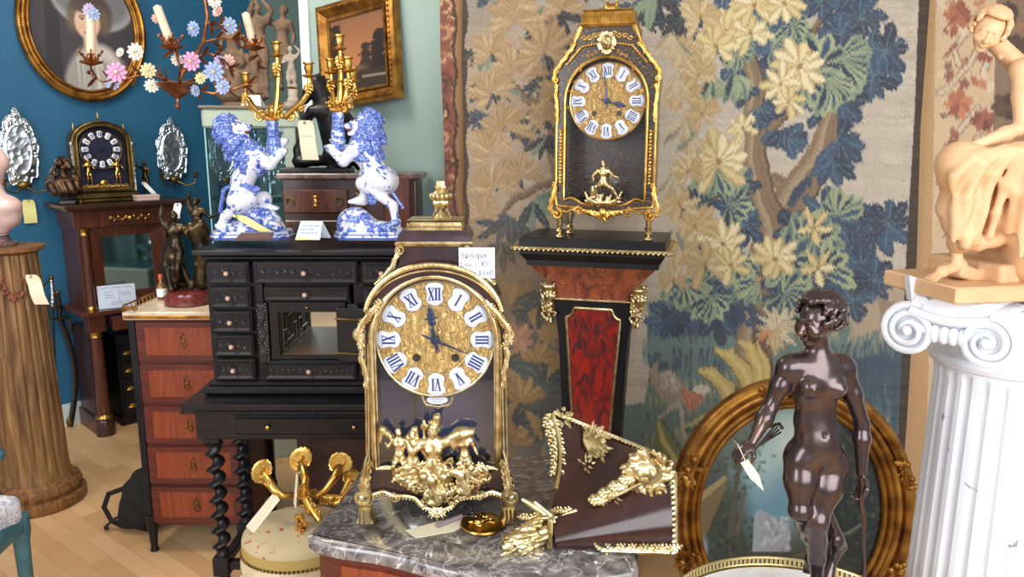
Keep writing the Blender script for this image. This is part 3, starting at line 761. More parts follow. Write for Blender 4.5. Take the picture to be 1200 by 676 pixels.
    # ---- green-edged and cream leaves over the blue
    def gclump(x, y, r, n=9, a0=0, sp=2 * PI, wf=.4):
        for i in range(n):
            a = a0 + sp * (i / n - .5) + rnd.uniform(-.1, .1); p.leaf(x, y, a, r * rnd.uniform(.85, 1.1), r * wf, rnd.choice(GRN + [(150, 164, 130)]), (176, 182, 140), None, .65)
            p.leaf(x, y, a, r * .8, r * wf * .45, rnd.choice(BLU), None, None, .65)
    for x, y, r, a, sp in ((958, 78, 46, 0, 5), (940, 85, 44, 1.5, 2.6), (985, 72, 40, .2, 2.4), (925, 30, 26, 1.2, 3.5), (905, 60, 24, .4, 3), (862, 60, 24, 1.2, 3), (880, 25, 24, 1.3, 3), (968, 100, 36, 1, 2.4), (835, 90, 30, 1.5, 1.6), (860, 85, 34, 1.5, 1.4),
                        (950, 285, 40, -1.3, 3.6), (965, 320, 38, -1, 3.6), (925, 305, 40, 0, 6), (985, 255, 34, -1.3, 2.4), (920, 345, 36, 1, 4), (855, 240, 30, .2, 4), (840, 200, 34, 1.4, 3), (835, 300, 34, 1.4, 3), (862, 300, 36, 1.5, 2.5), (800, 330, 34, 1.4, 3), (830, 350, 30, 1.6, 3), (885, 330, 28, 2.3, 2)):
        gclump(x, y, r, 8, a, sp)
    for x, y, r, n in ((936, 78, 36, 11), (915, 98, 26, 8), (852, 36, 30, 9), (878, 40, 28, 9), (885, 6, 30, 10), (920, 5, 26, 9), (838, 56, 30, 9), (818, 88, 26, 8), (820, 20, 26, 9), (800, 60, 24, 8), (842, 190, 38, 11), (806, 200, 22, 8), (822, 135, 24, 8), (800, 110, 26, 8), (908, 302, 30, 9), (955, 265, 24, 5), (960, 312, 24, 5), (846, 285, 30, 8), (826, 310, 28, 8), (816, 265, 28, 9), (800, 290, 26, 8), (796, 240, 24, 8), (858, 310, 24, 7), (870, 150, 20, 6), (790, 330, 22, 7), (925, 120, 22, 7)):
        p.rosette(x, y, r, n, CRM if x > 828 else [(196, 172, 130), (186, 162, 122), (204, 184, 148)], -PI / 2, 2 * PI if x > 900 else 5.4, .42, rnd, CRD, None, .68); p.ell(x, y, r * .1, r * .1, (150, 118, 70))
    for x, y, r in ((790, 90, 30), (800, 140, 34), (786, 40, 30), (812, 160, 26), (786, 205, 26), (790, 270, 28)):
        for i in range(9): p.leaf(x, y, 1.57 + 1.6 * (i / 8 - .5), r * rnd.uniform(.8, 1.2), r * .22, rnd.choice([(192, 176, 146), (176, 160, 128), (120, 132, 118), (200, 184, 150)]), None, (150, 132, 100), .5)
    # ---- flower, iris leaves, bird
    p.stroke([(906, 388), (900, 430), (888, 480)], 2.2, (176, 156, 100)); p.poly([(880, 372), (905, 395), (905, 440), (885, 440)], (92, 64, 54), .7)
    p.rosette(911, 384, 31, 13, [(218, 206, 176), (208, 192, 160), (198, 176, 136)], 0, 2 * PI, .22, rnd, None, (150, 120, 90), .4); p.leaf(903, 390, 2.6, 18, 6, (196, 124, 92)); p.leaf(905, 388, 3.0, 16, 5, (198, 140, 100))
    def blade(pts, w, c=(196, 172, 104)):
        n = len(pts); ws = [w * (.25 + .75 * math.sin(PI * min(1, i / (n - 1) * 1.0) * .9 + .1)) for i in range(n)]
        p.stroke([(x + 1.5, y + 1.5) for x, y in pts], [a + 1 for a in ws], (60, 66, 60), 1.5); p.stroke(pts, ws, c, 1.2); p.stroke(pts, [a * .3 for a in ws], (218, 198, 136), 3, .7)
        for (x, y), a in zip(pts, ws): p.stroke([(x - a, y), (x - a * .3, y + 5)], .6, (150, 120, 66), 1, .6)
    blade([(822, 434), (836, 440), (850, 455), (860, 480), (866, 510)], 10); blade([(838, 412), (856, 415), (870, 432), (878, 460), (884, 500)], 9); blade([(866, 400), (880, 408), (888, 430), (892, 470), (893, 500)], 8)
    blade([(888, 402), (896, 420), (898, 450), (894, 490)], 5); blade([(822, 505), (840, 500), (856, 505), (870, 525)], 8, (176, 156, 98)); blade([(770, 495), (778, 515), (790, 540), (800, 575)], 12, (110, 128, 84)); blade([(800, 500), (825, 490), (845, 495)], 8, (110, 130, 100))
    p.ell(787, 455, 24, 15, (150, 138, 126), .75); p.ell(785, 448, 15, 10, (178, 168, 156), .7)
    for i in range(50): a = rnd.uniform(0, 6.3); r_ = rnd.uniform(0, 14); p.stroke([(785 + r_ * math.cos(a), 448 + r_ * .7 * math.sin(a)), (788 + r_ * math.cos(a), 451 + r_ * .7 * math.sin(a))], .8, rnd.choice([(200, 190, 176), (140, 128, 118)]))
    for i, a in enumerate((.5, .7, .9, 1.1, 1.3)): p.leaf(800, 455, a, 28, 7, [(180, 108, 86), (196, 130, 104), (168, 120, 104)][i % 3], None, (120, 70, 60))
    p.leaf(812, 455, .2, 20, 12, (206, 196, 176)); p.stroke([(768, 445), (764, 432), (770, 424)], [7, 4, 2], (150, 138, 120)); p.stroke([(795, 473), (800, 495), (808, 528)], [3, 2, 1.6], (170, 164, 148)); p.stroke([(792, 475), (778, 485), (770, 490)], [3, 2, 1.6], (170, 164, 148))
    for dx, dy in ((-6, 8), (-1, 10), (7, 6)): p.stroke([(808, 528), (808 + dx, 528 + dy)], 1.3, (170, 164, 148))
    # ---- borders
    p.poly([(500, -80), (551, -80), (546, 60), (548, 160), (550, 700), (500, 700)], (44, 36, 34))
    p.poly([(1080, -80), (1140, -80), (1140, 700), (1043, 700), (1054, 480), (1062, 300), (1072, 130)], (38, 30, 30))
    for i in range(200): x = rnd.uniform(1050, 1095); y = rnd.uniform(-80, 600); p.stroke([(x, y), (x + 8, y)], .4, (84, 72, 66), 1, .35)
    p.A += rg.normal(0, 5, (H, W, 1)); return p
vp = verdure()
_h = np.random.RandomState(8); _c = _h.normal(0, 1.4, 2000); _r = _h.normal(0, .5, 2000)
def hatch(U, V): return U + (U < 1045) * (1.6 * np.sin(V * .11 + U * .05) + _r[(V * 1.3 + 300).astype(int) % 2000]), V + _c[(U * 1.15 + 20).astype(int) % 2000] + 1.5 * np.sin(U * .13)
def tap_fn(x0, x1, z0, z1, Y, amp, edge=None):
    def f(a, b):
        Z = z1 + (z0 - z1) * b; xl = x0(Z) if callable(x0) else x0; xr = x1(Z) if callable(x1) else x1
        X = xl + (xr - xl) * a; return X, Y + amp * np.sin(X * 14 + Z * 1.2) * np.sin(X * 5 + 1), Z
    return f
def xat(pts, Y):                                  # photo points down an edge -> X as a function of Z
    W = [PX(u, v, Y) for u, v in pts]; zs = np.array([w.z for w in W])[::-1]; xs = np.array([w.x for w in W])[::-1]
    return lambda Z: np.interp(Z, zs, xs)
tl = xat([(543, -60), (541, 60), (543, 160), (546, 300), (550, 650)], TY); tr = xat([(1094, -60), (1089, 0), (1078, 150), (1074, 300), (1062, 500), (1052, 640)], TY)
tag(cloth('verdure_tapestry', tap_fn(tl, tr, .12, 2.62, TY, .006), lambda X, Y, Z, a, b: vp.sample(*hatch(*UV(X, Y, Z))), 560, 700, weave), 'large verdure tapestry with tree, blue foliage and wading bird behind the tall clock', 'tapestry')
def floral(seed, base, cols, u0, v0, u1, v1, border=None):
    p = Paint(u0, v0, u1, v1, 1.4, base); r = random.Random(seed); w, h = u1 - u0, v1 - v0
    return p, r
def right_tap():
    p, r = floral(2, (206, 180, 148), None, 1030, -80, 1290, 700)
    p.poly([(1030, -80), (1098, -80), (1092, 300), (1080, 700), (1030, 700)], (186, 148, 104))
    def garl(pts, c, w): p.stroke(pts, w + 1.5, (150, 112, 88)); p.stroke(pts, w, c)
    for k in range(-1, 7):
        y = k * 105 - 20; x = 1112
        garl([(1100, y + 25), (1118, y + 12), (1135, y - 8), (1146, y - 30)], (206, 190, 164), 2.4); garl([(1146, y + 40), (1130, y + 62), (1118, y + 80), (1124, y + 98)], (206, 190, 164), 2.4)
        garl([(1150, y + 75), (1160, y + 85), (1152, y + 105)], (206, 196, 178), 3)
        for _ in range(16): a9, b9 = 1100 + r.uniform(0, 75), y + r.uniform(-10, 100); p.rosette(a9, b9, r.uniform(4, 8), 5, [r.choice([(168, 116, 92), (140, 92, 78), (190, 146, 116), (124, 104, 84), (216, 196, 166)])], r.uniform(0, 3), 2 * PI, .7, r)
        for dx, dy, rr, c in ((12, 38, 18, (170, 104, 80)), (2, 66, 11, (150, 90, 74)), (26, 2, 10, (176, 108, 88)), (40, 56, 16, (130, 74, 66)), (52, 90, 14, (150, 86, 72)), (44, 20, 11, (190, 128, 100)), (14, 92, 9, (186, 136, 106)), (66, 40, 18, (90, 66, 58)), (76, 74, 18, (84, 60, 56))):
            if rr > 14: p.rosette(x + dx, y + dy, rr, 7, [c, (c[0] - 26, c[1] - 20, c[2] - 14), (c[0] + 24, c[1] + 22, c[2] + 14)], 0, 2 * PI, .6, r)
            else: p.leaf(x + dx, y + dy, r.uniform(0, 6), rr * 1.5, rr * .8, c)
        p.leaf(1108, y + 50, -.6, 20, 5, (140, 82, 74)); p.leaf(1104, y + 88, -.7, 26, 5, (148, 92, 80))
    p.poly([(1170, -80), (1290, -80), (1290, 700), (1160, 700), (1160, 300)], (66, 48, 44), .55)
    for i in range(120): x = r.uniform(1165, 1285); y = r.uniform(-80, 700); p.leaf(x, y, r.uniform(0, 6), 16, 8, r.choice([(110, 60, 54), (60, 44, 44), (150, 104, 78), (48, 46, 52)]))
    p.A += np.random.RandomState(1).normal(0, 6, p.A.shape[:2] + (1,)); return p
rp = right_tap()
tag(cloth('floral_tapestry', tap_fn(.0 + PX(1050, 300, 3.02).x, 2.25, .05, 2.62, 3.02, .002), lambda X, Y, Z, a, b: rp.sample(*hatch(*UV(X, Y, Z))), 220, 480, weave), 'beige tapestry with rose flowers and ribbons hanging behind the terracotta girl', 'tapestry')
def left_tap():
    p, r = floral(7, (124, 66, 54), None, 500, -80, 570, 700)
    for i in range(150):
        y = -80 + i * 5.2; x = 519 + (i % 3) * 7 + r.uniform(-3, 3)
        pts = [(x, y)]; a = r.uniform(-1, 1)
        for k in range(6): a += .55 * (1 if i % 2 else -1); pts.append((pts[-1][0] + 4 * math.cos(a), pts[-1][1] + 4 * math.sin(a)))
        p.stroke(pts, 1.3, r.choice([(190, 140, 104), (150, 84, 70), (206, 166, 124), (60, 34, 34), (46, 30, 32)]), 1)
    p.poly([(534, -80), (545, -80), (545, 700), (536, 700), (537, 300)], (166, 124, 84)); p.poly([(532, -80), (535, -80), (535, 700), (532, 700)], (52, 36, 34))
    return p
lp = left_tap(); lt0 = xat([(515, -60), (516, 60), (520, 160), (522, 260), (524, 650)], 3.03); lt1 = xat([(548, -60), (548, 650)], 3.03)
tag(cloth('border_tapestry', tap_fn(lt0, lt1, .1, 2.62, 3.03, .004), lambda X, Y, Z, a, b: lp.sample(*hatch(*UV(X, Y, Z))), 50, 480, weave), 'narrow strip of red patterned tapestry hanging left of the verdure tapestry', 'tapestry')

def picture(name, mat_, parent, w, h, paint, u0, v0, u1, v1, yoff, oval=False, n=150):
    """painted panel in the local xz plane centred on the origin; paint frame u0..u1, v0..v1 spans the panel"""
    if oval:
        a, b = np.meshgrid(np.linspace(0, 1, n // 2), np.linspace(0, 2 * PI, n * 2 + 1)); X = w / 2 * a * np.cos(b); Z = h / 2 * a * np.sin(b)
    else:
        X, Z = np.meshgrid(np.linspace(-w / 2, w / 2, n), np.linspace(h / 2, -h / 2, n))
    s = X.shape; g = np.arange(X.size).reshape(s)
    Q = np.stack([g[:-1, :-1], g[:-1, 1:], g[1:, 1:], g[1:, :-1]], -1).reshape(-1, 4)
    if not oval: Q = Q[:, ::-1]
    Q = Q[:, ::-1] if not oval else Q
    U = u0 + (X / w + .5) * (u1 - u0); Vv = v0 + (.5 - Z / h) * (v1 - v0)
    V = np.stack([X.ravel(), np.full(X.size, yoff), Z.ravel()], 1)
    return npmesh(name, V, Q, mat_, parent, paint.sample(U, Vv).reshape(-1, 3), smooth=False)
def oval_pts(a, b, n=72, y=0): return [(a * math.cos(2 * PI * i / n), y, b * math.sin(2 * PI * i / n)) for i in range(n + 1)]
def oval_frame(mb, a, b, steps):
    """steps: (inset, y, halfwidth, depth) of rolled mouldings"""
    for ins, y, w, d in steps: mb.tube(oval_pts(a - ins, b - ins, 84, y), w, 10, flat=(d / w, 1))
# portrait on the blue wall
c = WB(98, 32, .045); hw = (WB(172, 60, .045) - WB(24, 60, .045)).length / 2
t = thing('portrait_painting', 'oval gilt-framed portrait of a lady in wide hat on blue wall', 'painting', c, BYAW)
a_, b_ = hw, hw * 1.22
q = MB(); oval_frame(q, a_, b_, [(.012, 0, .016, .022), (.034, .008, .014, .014), (.052, -.004, .008, .012)]); q.beads(oval_pts(a_ - .023, b_ - .023, 90, -.014), .006, .014)
q.ring([(x, z) for x, _, z in oval_pts(a_ - .005, b_ - .005)[:-1]], [(x, z) for x, _, z in oval_pts(a_ - .06, b_ - .06)[:-1]], .012, .04); q.build('frame', gold_dark, t)
pp = Paint(0, 0, 150, 184, 2, (52, 50, 58))
pp.ell(75, 60, 90, 100, (66, 60, 66), 0, 60, .7); pp.poly([(28, 0), (46, 0), (40, 184), (18, 184)], (30, 30, 38), .5)
pp.ell(92, 190, 50, 74, (172, 166, 158), 0, 10); pp.ell(94, 150, 30, 34, (196, 190, 180), 0, 10); pp.ell(66, 166, 20, 30, (150, 146, 142), .3, 8); pp.ell(112, 170, 16, 34, (156, 150, 146), -.3, 8)
for i in range(30): x = 60 + i * 2.3; pp.stroke([(x, 130 + (i % 5) * 4), (x + rnd.uniform(-6, 6), 182)], 1.0, rnd.choice([(206, 200, 190), (140, 134, 130)]), 2, .5)
pp.ell(92, 52, 60, 44, (150, 150, 156), .22, 4); pp.ell(90, 50, 54, 36, (112, 112, 118), .22, 8); pp.ell(86, 26, 34, 24, (96, 94, 100), .1, 8); pp.ell(88, 72, 30, 32, (74, 60, 54), .1, 8)
pp.ell(64, 80, 10, 18, (110, 92, 78), .1, 8); pp.ell(106, 80, 10, 20, (104, 86, 74), -.1, 8)
pp.ell(84, 112, 10, 20, (206, 172, 150), 0, 4); pp.ell(82, 84, 18, 24, (216, 182, 158), .06, 4); pp.ell(84, 63, 22, 9, (84, 72, 66), .1, 5)
for x in (75, 89): pp.ell(x, 80, 3.6, 1.7, (222, 214, 206), 0, 1); pp.ell(x, 80, 1.6, 1.6, (60, 56, 60), 0, 1); pp.stroke([(x - 4, 78.4), (x + 4, 78.4)], .6, (96, 70, 62), 1); pp.stroke([(x - 4, 76), (x + 4, 75)], .7, (96, 72, 60), 1.5)
pp.stroke([(82, 82), (80, 92), (83, 93)], .8, (180, 138, 120), 1.5); pp.stroke([(77, 99), (87, 99)], 1.3, (170, 84, 78), 1.5); pp.ell(72, 92, 5, 4, (222, 160, 140), 0, 5, .5); pp.ell(93, 92, 4, 4, (222, 160, 140), 0, 5, .5)
picture('canvas', pastel, t, (a_ - .055) * 2, (b_ - .055) * 2, pp, 0, 0, 150, 184, .012, True)
# landscape on the green wall, hung askew
cc = [WG(u, v, .05) for u, v in ((363, 7), (456, -10), (473, 131), (388, 112))]
c = sum(cc, Vector()) / 4; w_ = ((cc[1] - cc[0]).length + (cc[2] - cc[3]).length) / 2; h_ = ((cc[3] - cc[0]).length + (cc[2] - cc[1]).length) / 2
t = thing('landscape_painting', 'dusky landscape with trees in a square gilt frame tilted on the green wall', 'painting', c, GYAW)
ang = math.atan2((cc[2] - cc[1]).dot(GD), -(cc[2] - cc[1]).z); t.rotation_euler = (R(-2), R(-0), GYAW)
t.rotation_euler = (Matrix.Rotation(GYAW, 3, 'Z') @ Matrix.Rotation(-ang * .7, 3, 'Y') @ Matrix.Rotation(R(-3), 3, 'X')).to_euler()
q = MB(); n_ = 4
def rect(w, h): return [(-w / 2, -h / 2), (w / 2, -h / 2), (w / 2, h / 2), (-w / 2, h / 2)]
q.ring(rect(w_, h_), rect(w_ - .05, h_ - .05), -.012, .03, -.022); q.ring(rect(w_ - .05, h_ - .05), rect(w_ - .11, h_ - .11), -.022, .02, .006); q.ring(rect(w_ - .11, h_ - .11), rect(w_ - .135, h_ - .135), -.004, .02, -.0)
for z in (-1, 1): q.beads([(-w_ / 2 + .02, -.018, z * (h_ / 2 - .02)), (w_ / 2 - .02, -.018, z * (h_ / 2 - .02))], .008, .02)
for x in (-1, 1): q.beads([(x * (w_ / 2 - .02), -.018, -h_ / 2 + .02), (x * (w_ / 2 - .02), -.018, h_ / 2 - .02)], .008, .02)
q.build('frame', gold_dark, t)
pp = Paint(0, 0, 100, 120, 2.5, (150, 96, 58)); yy = np.linspace(0, 1, pp.H)[:, None, None]; pp.A[:] = np.array((112, 78, 56)) * (1 - yy) + np.array((186, 122, 76)) * yy
def ptree(x, y, w, h, c):
    pp.stroke([(x, y), (x, y - h)], 1, c)
    for i in range(int(w * h * .4)): a = rnd.gauss(0, w * .32); b = rnd.uniform(0, h); pp.ell(x + a * (1 - .4 * b / h), y - b, rnd.uniform(1, 2.6), rnd.uniform(1, 2.2), c, 0, 1.5, .8)
pp.poly([(0, 76), (30, 84), (60, 78), (100, 84), (100, 120), (0, 120)], (54, 44, 38)); ptree(12, 84, 22, 70, (46, 34, 28)); ptree(62, 84, 16, 34, (50, 40, 36)); ptree(86, 88, 20, 54, (38, 32, 32)); ptree(76, 86, 10, 36, (42, 36, 34))
pp.poly([(54, 96), (96, 98), (96, 102), (54, 100)], (120, 110, 96)); pp.ell(50, 84, 12, 4, (120, 92, 68), 0, 6, .7)
picture('canvas', oil, t, w_ - .11, h_ - .11, pp, 0, 0, 100, 120, .008)
# ------------------------------------------------------------------ furniture
class Front:
    """maps photo points onto the front plane of a thing standing at L and turned by yaw"""
    def __init__(s, L, yaw):
        s.L = Vector(L); s.ex = Vector((math.cos(yaw), math.sin(yaw), 0)); s.ey = Vector((-math.sin(yaw), math.cos(yaw), 0))
    def __call__(s, u, v, off=0):
        q = plane_hit(u, v, s.L + s.ey * off, s.ey) - s.L; return Vector((q.dot(s.ex), q.dot(s.ey), q.z))
def bx(name, m, parent, c, d, b=.002, rot=None, angle=30): q = MB(); q.box(c, d, b, rot); return q.build(name, m, parent, angle=angle)

# --- mirror-backed console cabinet on the blue wall
L = PZ(128, 508, 0) + BN * .03; mc = thing('console_cabinet', 'empire mahogany console cabinet with mirror and gilt-collared columns against the blue wall', 'cabinet', L, BYAW)
W0, W1, DP = -.05, .47, .325
mid = (W0 + W1) / 2; ww = W1 - W0
bx('top', mahogany_dark, mc, (mid, DP / 2 - .03, 1.262), (ww + .14, DP + .02, .022), .004)
bx('cornice', mahogany, mc, (mid, DP / 2, 1.243), (ww + .09, DP - .02, .018), .006)
bx('frieze', mahogany, mc, (mid, .17, 1.19), (ww + .03, DP - .04, .09), .004)
q = MB()
q.tube([(mid - .11 + .02 * i, -.0 - .0, 1.19 + .006 * math.sin(i * 1.6)) for i in range(12)], .003, 6); 
for i in range(11): q.ell((mid - .1 + .02 * i, 0, 1.19 + .008 * (-1) ** i), (.009, .004, .005), (0, .6 * (-1) ** i, 0), 6, 4)
q.ell((mid, -.002, 1.19), (.016, .006, .012)); q.M = Matrix.Translation((0, -.003, 0)); q.build('frieze_mount', gold, mc)
bx('side_panel', mahogany, mc, (W0 + .02, .19, .925), (.03, .27, .45)); bx('side_panel', mahogany, mc, (W1 - .02, .19, .925), (.03, .27, .45))
for x in (W0 + .03, W1 - .03):
    q = MB(); q.lathe([(.024, .72), (.022, .75), (.019, 1.1), (.02, 1.13)], 24, (x, .03, 0)); o = q.build('column', mahogany, mc)
    q = MB(); q.lathe([(.024, 1.105), (.026, 1.11), (.022, 1.12), (.025, 1.135), (.028, 1.145)], 24, (x, .03, 0)); q.build('collar', brass, o)
    q = MB(); q.lathe([(.027, .705), (.028, .715), (.024, .728)], 24, (x, .03, 0)); q.build('collar', brass, o)
q = MB(); q.ring([(W0 + .06, .71), (W1 - .06, .71), (W1 - .06, 1.145), (W0 + .06, 1.145)], [(.07, .78), (.33, .78), (.33, 1.09), (.07, 1.09)], .045, .07, .06); q.build('mirror_frame', mahogany, mc, smooth=False)
bx('mirror', mirror, mc, (.2, .068, .935), (.27, .004, .32), 0)
bx('back_board', mahogany_dark, mc, (mid, .3, .95), (ww - .02, .02, .45))
bx('ledge', mahogany, mc, (mid, DP / 2 - .02, .692), (ww + .08, DP + .03, .026), .005)
bx('frieze', mahogany, mc, (W0 + .035, .03, .635), (.085, .09, .09)); bx('frieze', mahogany, mc, (W1 - .035, .03, .635), (.085, .09, .09))
o = bx('drawer', mahogany, mc, (mid, -.06, .635), (ww - .19, .03, .075), .003)
q = MB(); q.box((mid - (ww - .19) / 2 + .006, .08, .635), (.012, .26, .06)); q.box((mid + (ww - .19) / 2 - .006, .08, .635), (.012, .26, .06)); q.box((mid, .08, .607), (ww - .19, .26, .006)); q.build('drawer_box', mahogany_dark, o)
for x in (W0 + .035, W1 - .035):
    q = MB(); q.lathe([(.036, .09), (.034, .14), (.030, .56)], 24, (x, .03, 0)); o = q.build('lower_column', mahogany, mc)
    q = MB(); q.lathe([(.031, .555), (.035, .56), (.032, .572), (.036, .59)], 24, (x, .03, 0)); q.build('collar', brass, o)
    q = MB(); q.lathe([(.04, .095), (.046, .1), (.046, .108), (.037, .12)], 24, (x, .03, 0)); q.build('collar', brass, o)
    q = MB(); q.lathe([(.048, 0), (.05, .012), (.05, .085), (.045, .095)], 24, (x, .03, 0)); q.build('foot', mahogany_dark, mc)
bx('plinth', mahogany_dark, mc, (W0 + .035, .2, .05), (.085, .3, .1), .004); bx('plinth', mahogany_dark, mc, (W1 - .035, .2, .05), (.085, .3, .1), .004)
bx('side_panel', mahogany_dark, mc, (W0 + .03, .2, .34), (.05, .26, .5)); bx('side_panel', mahogany_dark, mc, (W1 - .03, .2, .34), (.05, .26, .5))
# dark chest with gilt pulls standing under it
ch = thing('drawer_chest', 'small black lacquer chest with gilt shell pulls under the mirror-backed console cabinet', 'chest of drawers', L + Vector((math.cos(BYAW) * .24, math.sin(BYAW) * .24, 0)) + Vector((-math.sin(BYAW), math.cos(BYAW), 0)) * .1, BYAW)
bx('body', ebony, ch, (0, .1, .28), (.28, .2, .5), .004); bx('base', ebony, ch, (0, .1, .02), (.3, .22, .04), .004)
for k in range(4):
    o = bx('drawer', ebony, ch, (0, -.004, .11 + k * .105), (.25, .012, .09), .003)
    for x in (-.085, .085):
        q = MB()
        for j in range(5): a = PI * (.1 + .2 * j); q.ell((x + .016 * math.cos(a), -.014, .105 + k * .105 + .012 * math.sin(a)), (.008, .005, .006), (0, -a, 0), 6, 4)
        q.ell((x, -.016, .105 + k * .105), (.02, .006, .007)); q.ell((x + .018, -.014, .105 + k * .105 - .002), .006); q.ell((x - .018, -.014, .105 + k * .105 - .002), .006); q.build('pull', gold, o)
# things on the console cabinet ledge
def on(root_loc, yaw, x, y, z): return Vector(root_loc) + Vector((math.cos(yaw) * x - math.sin(yaw) * y, math.sin(yaw) * x + math.cos(yaw) * y, z))
def text_lines(parent, w, rows, m=ink, seed=1, th=.0006, y=-.001, z0=.0, name='writing', dx=0):
    """rows of handwriting-like strokes on a card lying in the local xz plane"""
    r = random.Random(seed); q = MB()
    for z, x0, x1 in rows:
        x = x0
        while x < x1:
            l = min(r.uniform(.2, .4) * w, x1 - x); n = max(4, int(l / (w * .03)))
            q.tube([(dx + x + l * i / n, y, z0 + z + r.uniform(-1, 1) * w * .02) for i in range(n + 1)], th, 4); x += l + w * .06
    return q.build(name, m, parent)
card = thing('price_card', 'white printed card standing on the console cabinet ledge before its mirror', 'card', on(L, BYAW, .1, -.005, .706), BYAW - R(14))
bx('card_sheet', paper_blue, card, (0, .014, .062), (.185, .002, .125), 0, (R(-12), 0, 0))
c2 = MB(); c2.tube([(0, .026, .1), (0, .07, .002)], .002, 6); c2.build('easel_strut', paper_white, card)
q = bpy.data.objects[card.name]
w_ = text_lines(card, .16, [(.112, -.075, .075), (.088, -.06, -.015), (.074, -.06, -.02), (.06, -.06, -.015), (.082, .02, .075), (.068, .02, .07), (.034, -.03, .06), (.022, -.03, .05)], mat('grey_ink', (90, 96, 120), .8), 4, .0009); w_.rotation_euler = (R(-12), 0, 0); w_.location = (0, -.0005, 0)
q = MB(); q.tube([(.012, 0, .1), (.012, 0, .03)], .001, 4); o = q.build('column_rule', ink, card); o.rotation_euler = (R(-12), 0, 0)
bt = thing('liqueur_bottle', 'miniature bottle with a cream label beside the bronze dancers', 'bottle', PZ(187, 341, 1.0) * 0 + PX(186, 343, 3.05), 0)
# (its base sits on the marble top of the tall chest, see below)

# --- tall chest of drawers (semainier)
L = Vector((-1.228, 2.79, 0)); TW, TD, TH = .40, .34, .93
sm = thing('tall_chest', 'narrow veneered chest of five drawers with cream marble top and black corner posts', 'chest of drawers', L, 0)
bx('carcass', rosewood_band, sm, (0, TD / 2, .505), (TW - .02, TD - .02, .80), .003)
ys = [.868 - .15 * k for k in range(5)]
for k in range(5):
    zc = .83 - .158 * k
    o = bx('drawer', rosewood_v, sm, (0, .0, zc), (TW - .055, .02, .142), .004)
    q = MB(); w, h = TW - .055, .142; q.ring([(-w / 2, zc - h / 2), (w / 2, zc - h / 2), (w / 2, zc + h / 2), (-w / 2, zc + h / 2)], [(-w / 2 + .03, zc - h / 2 + .02), (w / 2 - .03, zc - h / 2 + .02), (w / 2 - .03, zc + h / 2 - .02), (-w / 2 + .03, zc + h / 2 - .02)], -.0112, -.005); q.build('banding', rosewood_band, o, smooth=False)
    q = MB()
    for s_ in (-1, 1): q.tube([(s_ * .002, -.0125, zc + .024), (s_ * .011, -.013, zc + .012), (s_ * .005, -.013, zc), (s_ * .012, -.013, zc - .012), (s_ * .002, -.0125, zc - .026)], .0022, 6)
    q.ell((0, -.013, zc), (.005, .003, .008)); q.ell((0, -.013, zc + .026), .004); q.build('keyhole_plate', brass_dull, o)
for x in (-1, 1):
    for y in (.012, TD - .03):
        q = MB(); q.box((x * (TW / 2 - .006), y, .5), (.026, .026, .83), .003); q.build('corner_post', ebony, sm)
        q = MB(); q.lathe([(.013, .0), (.017, .004), (.013, .018), (.0135, .03), (.022, .13), (.022, .15)], 16, (x * (TW / 2 - .008), y, 0)); q.build('leg', ebony, sm)
q = MB(); q.box((0, TD / 2 - .005, .925), (TW + .03, TD + .03, .03), .004); q.build('marble_top', marble_cream, sm)
q = MB(); w = TW / 2 + .013
for a, b in (((-w, -.02), (-w, TD + .01)),):
    n = 12
    for i in range(n + 1):
        y = a[1] + (b[1] - a[1]) * i / n; q.lathe([(.003, .94), (.0025, .962)], 6, (a[0] + .006, y, 0))
    q.tube([(a[0] + .006, a[1], .963), (a[0] + .006, b[1], .963)], .0035, 6); 
for i in range(3): q.tube([(-w + .006 + .05 * j / 8, -.02 + .002 * i, .944 + .015 * abs(math.sin(j * .9 + i))) for j in range(9)], .0022, 5)
q.build('brass_gallery', gold_dark, sm)
q = MB(); q.box((0, -.022, .922), (TW + .02, .006, .012), .002); q.build('brass_rim', gold_dark, sm)

for o in sm.children_recursive: o.data.transform(Matrix.Diagonal((1, 1, 1.04, 1)))
bt.location = (-1.395, 3.0, .979)
q = MB(); q.lathe([(.016, 0), (.018, .004), (.018, .05), (.012, .062), (.007, .07), (.007, .082)], 16); b_ = q.build('glass_body', mat('amber_glass', (120, 84, 44), .1, 0, .6), bt)
q = MB(); q.lathe([(.0185, .012), (.0185, .045)], 16, cap=False); q.build('label', paper_white, b_)
q = MB(); q.lathe([(.008, .08), (.0085, .095), (.008, .1)], 12); q.build('cap', mat('orange_cap', (190, 100, 50), .4), bt)

# --- ebony table cabinet with carved drawers
EY = 2.47; cx, EW, EZ0, EZ1, ED = -.672, .66, .765, 1.262, .22
L = Vector((cx, EY, EZ0)); ec = thing('ebony_cabinet', 'carved ebony cabinet of small drawers around an open mirrored niche', 'cabinet', L, 0)
H = EZ1 - EZ0 - .03
bx('base_moulding', ebony, ec, (0, ED / 2, .014), (EW + .06, ED + .04, .028), .008); bx('base_moulding', ebony, ec, (0, ED / 2, .036), (EW + .03, ED + .02, .018), .006)
bx('top', ebony, ec, (0, ED / 2 - .0, H + .012), (EW + .06, ED + .05, .018), .004); bx('cornice', ebony, ec, (0, ED / 2, H - .006), (EW + .02, ED + .01, .02), .008)
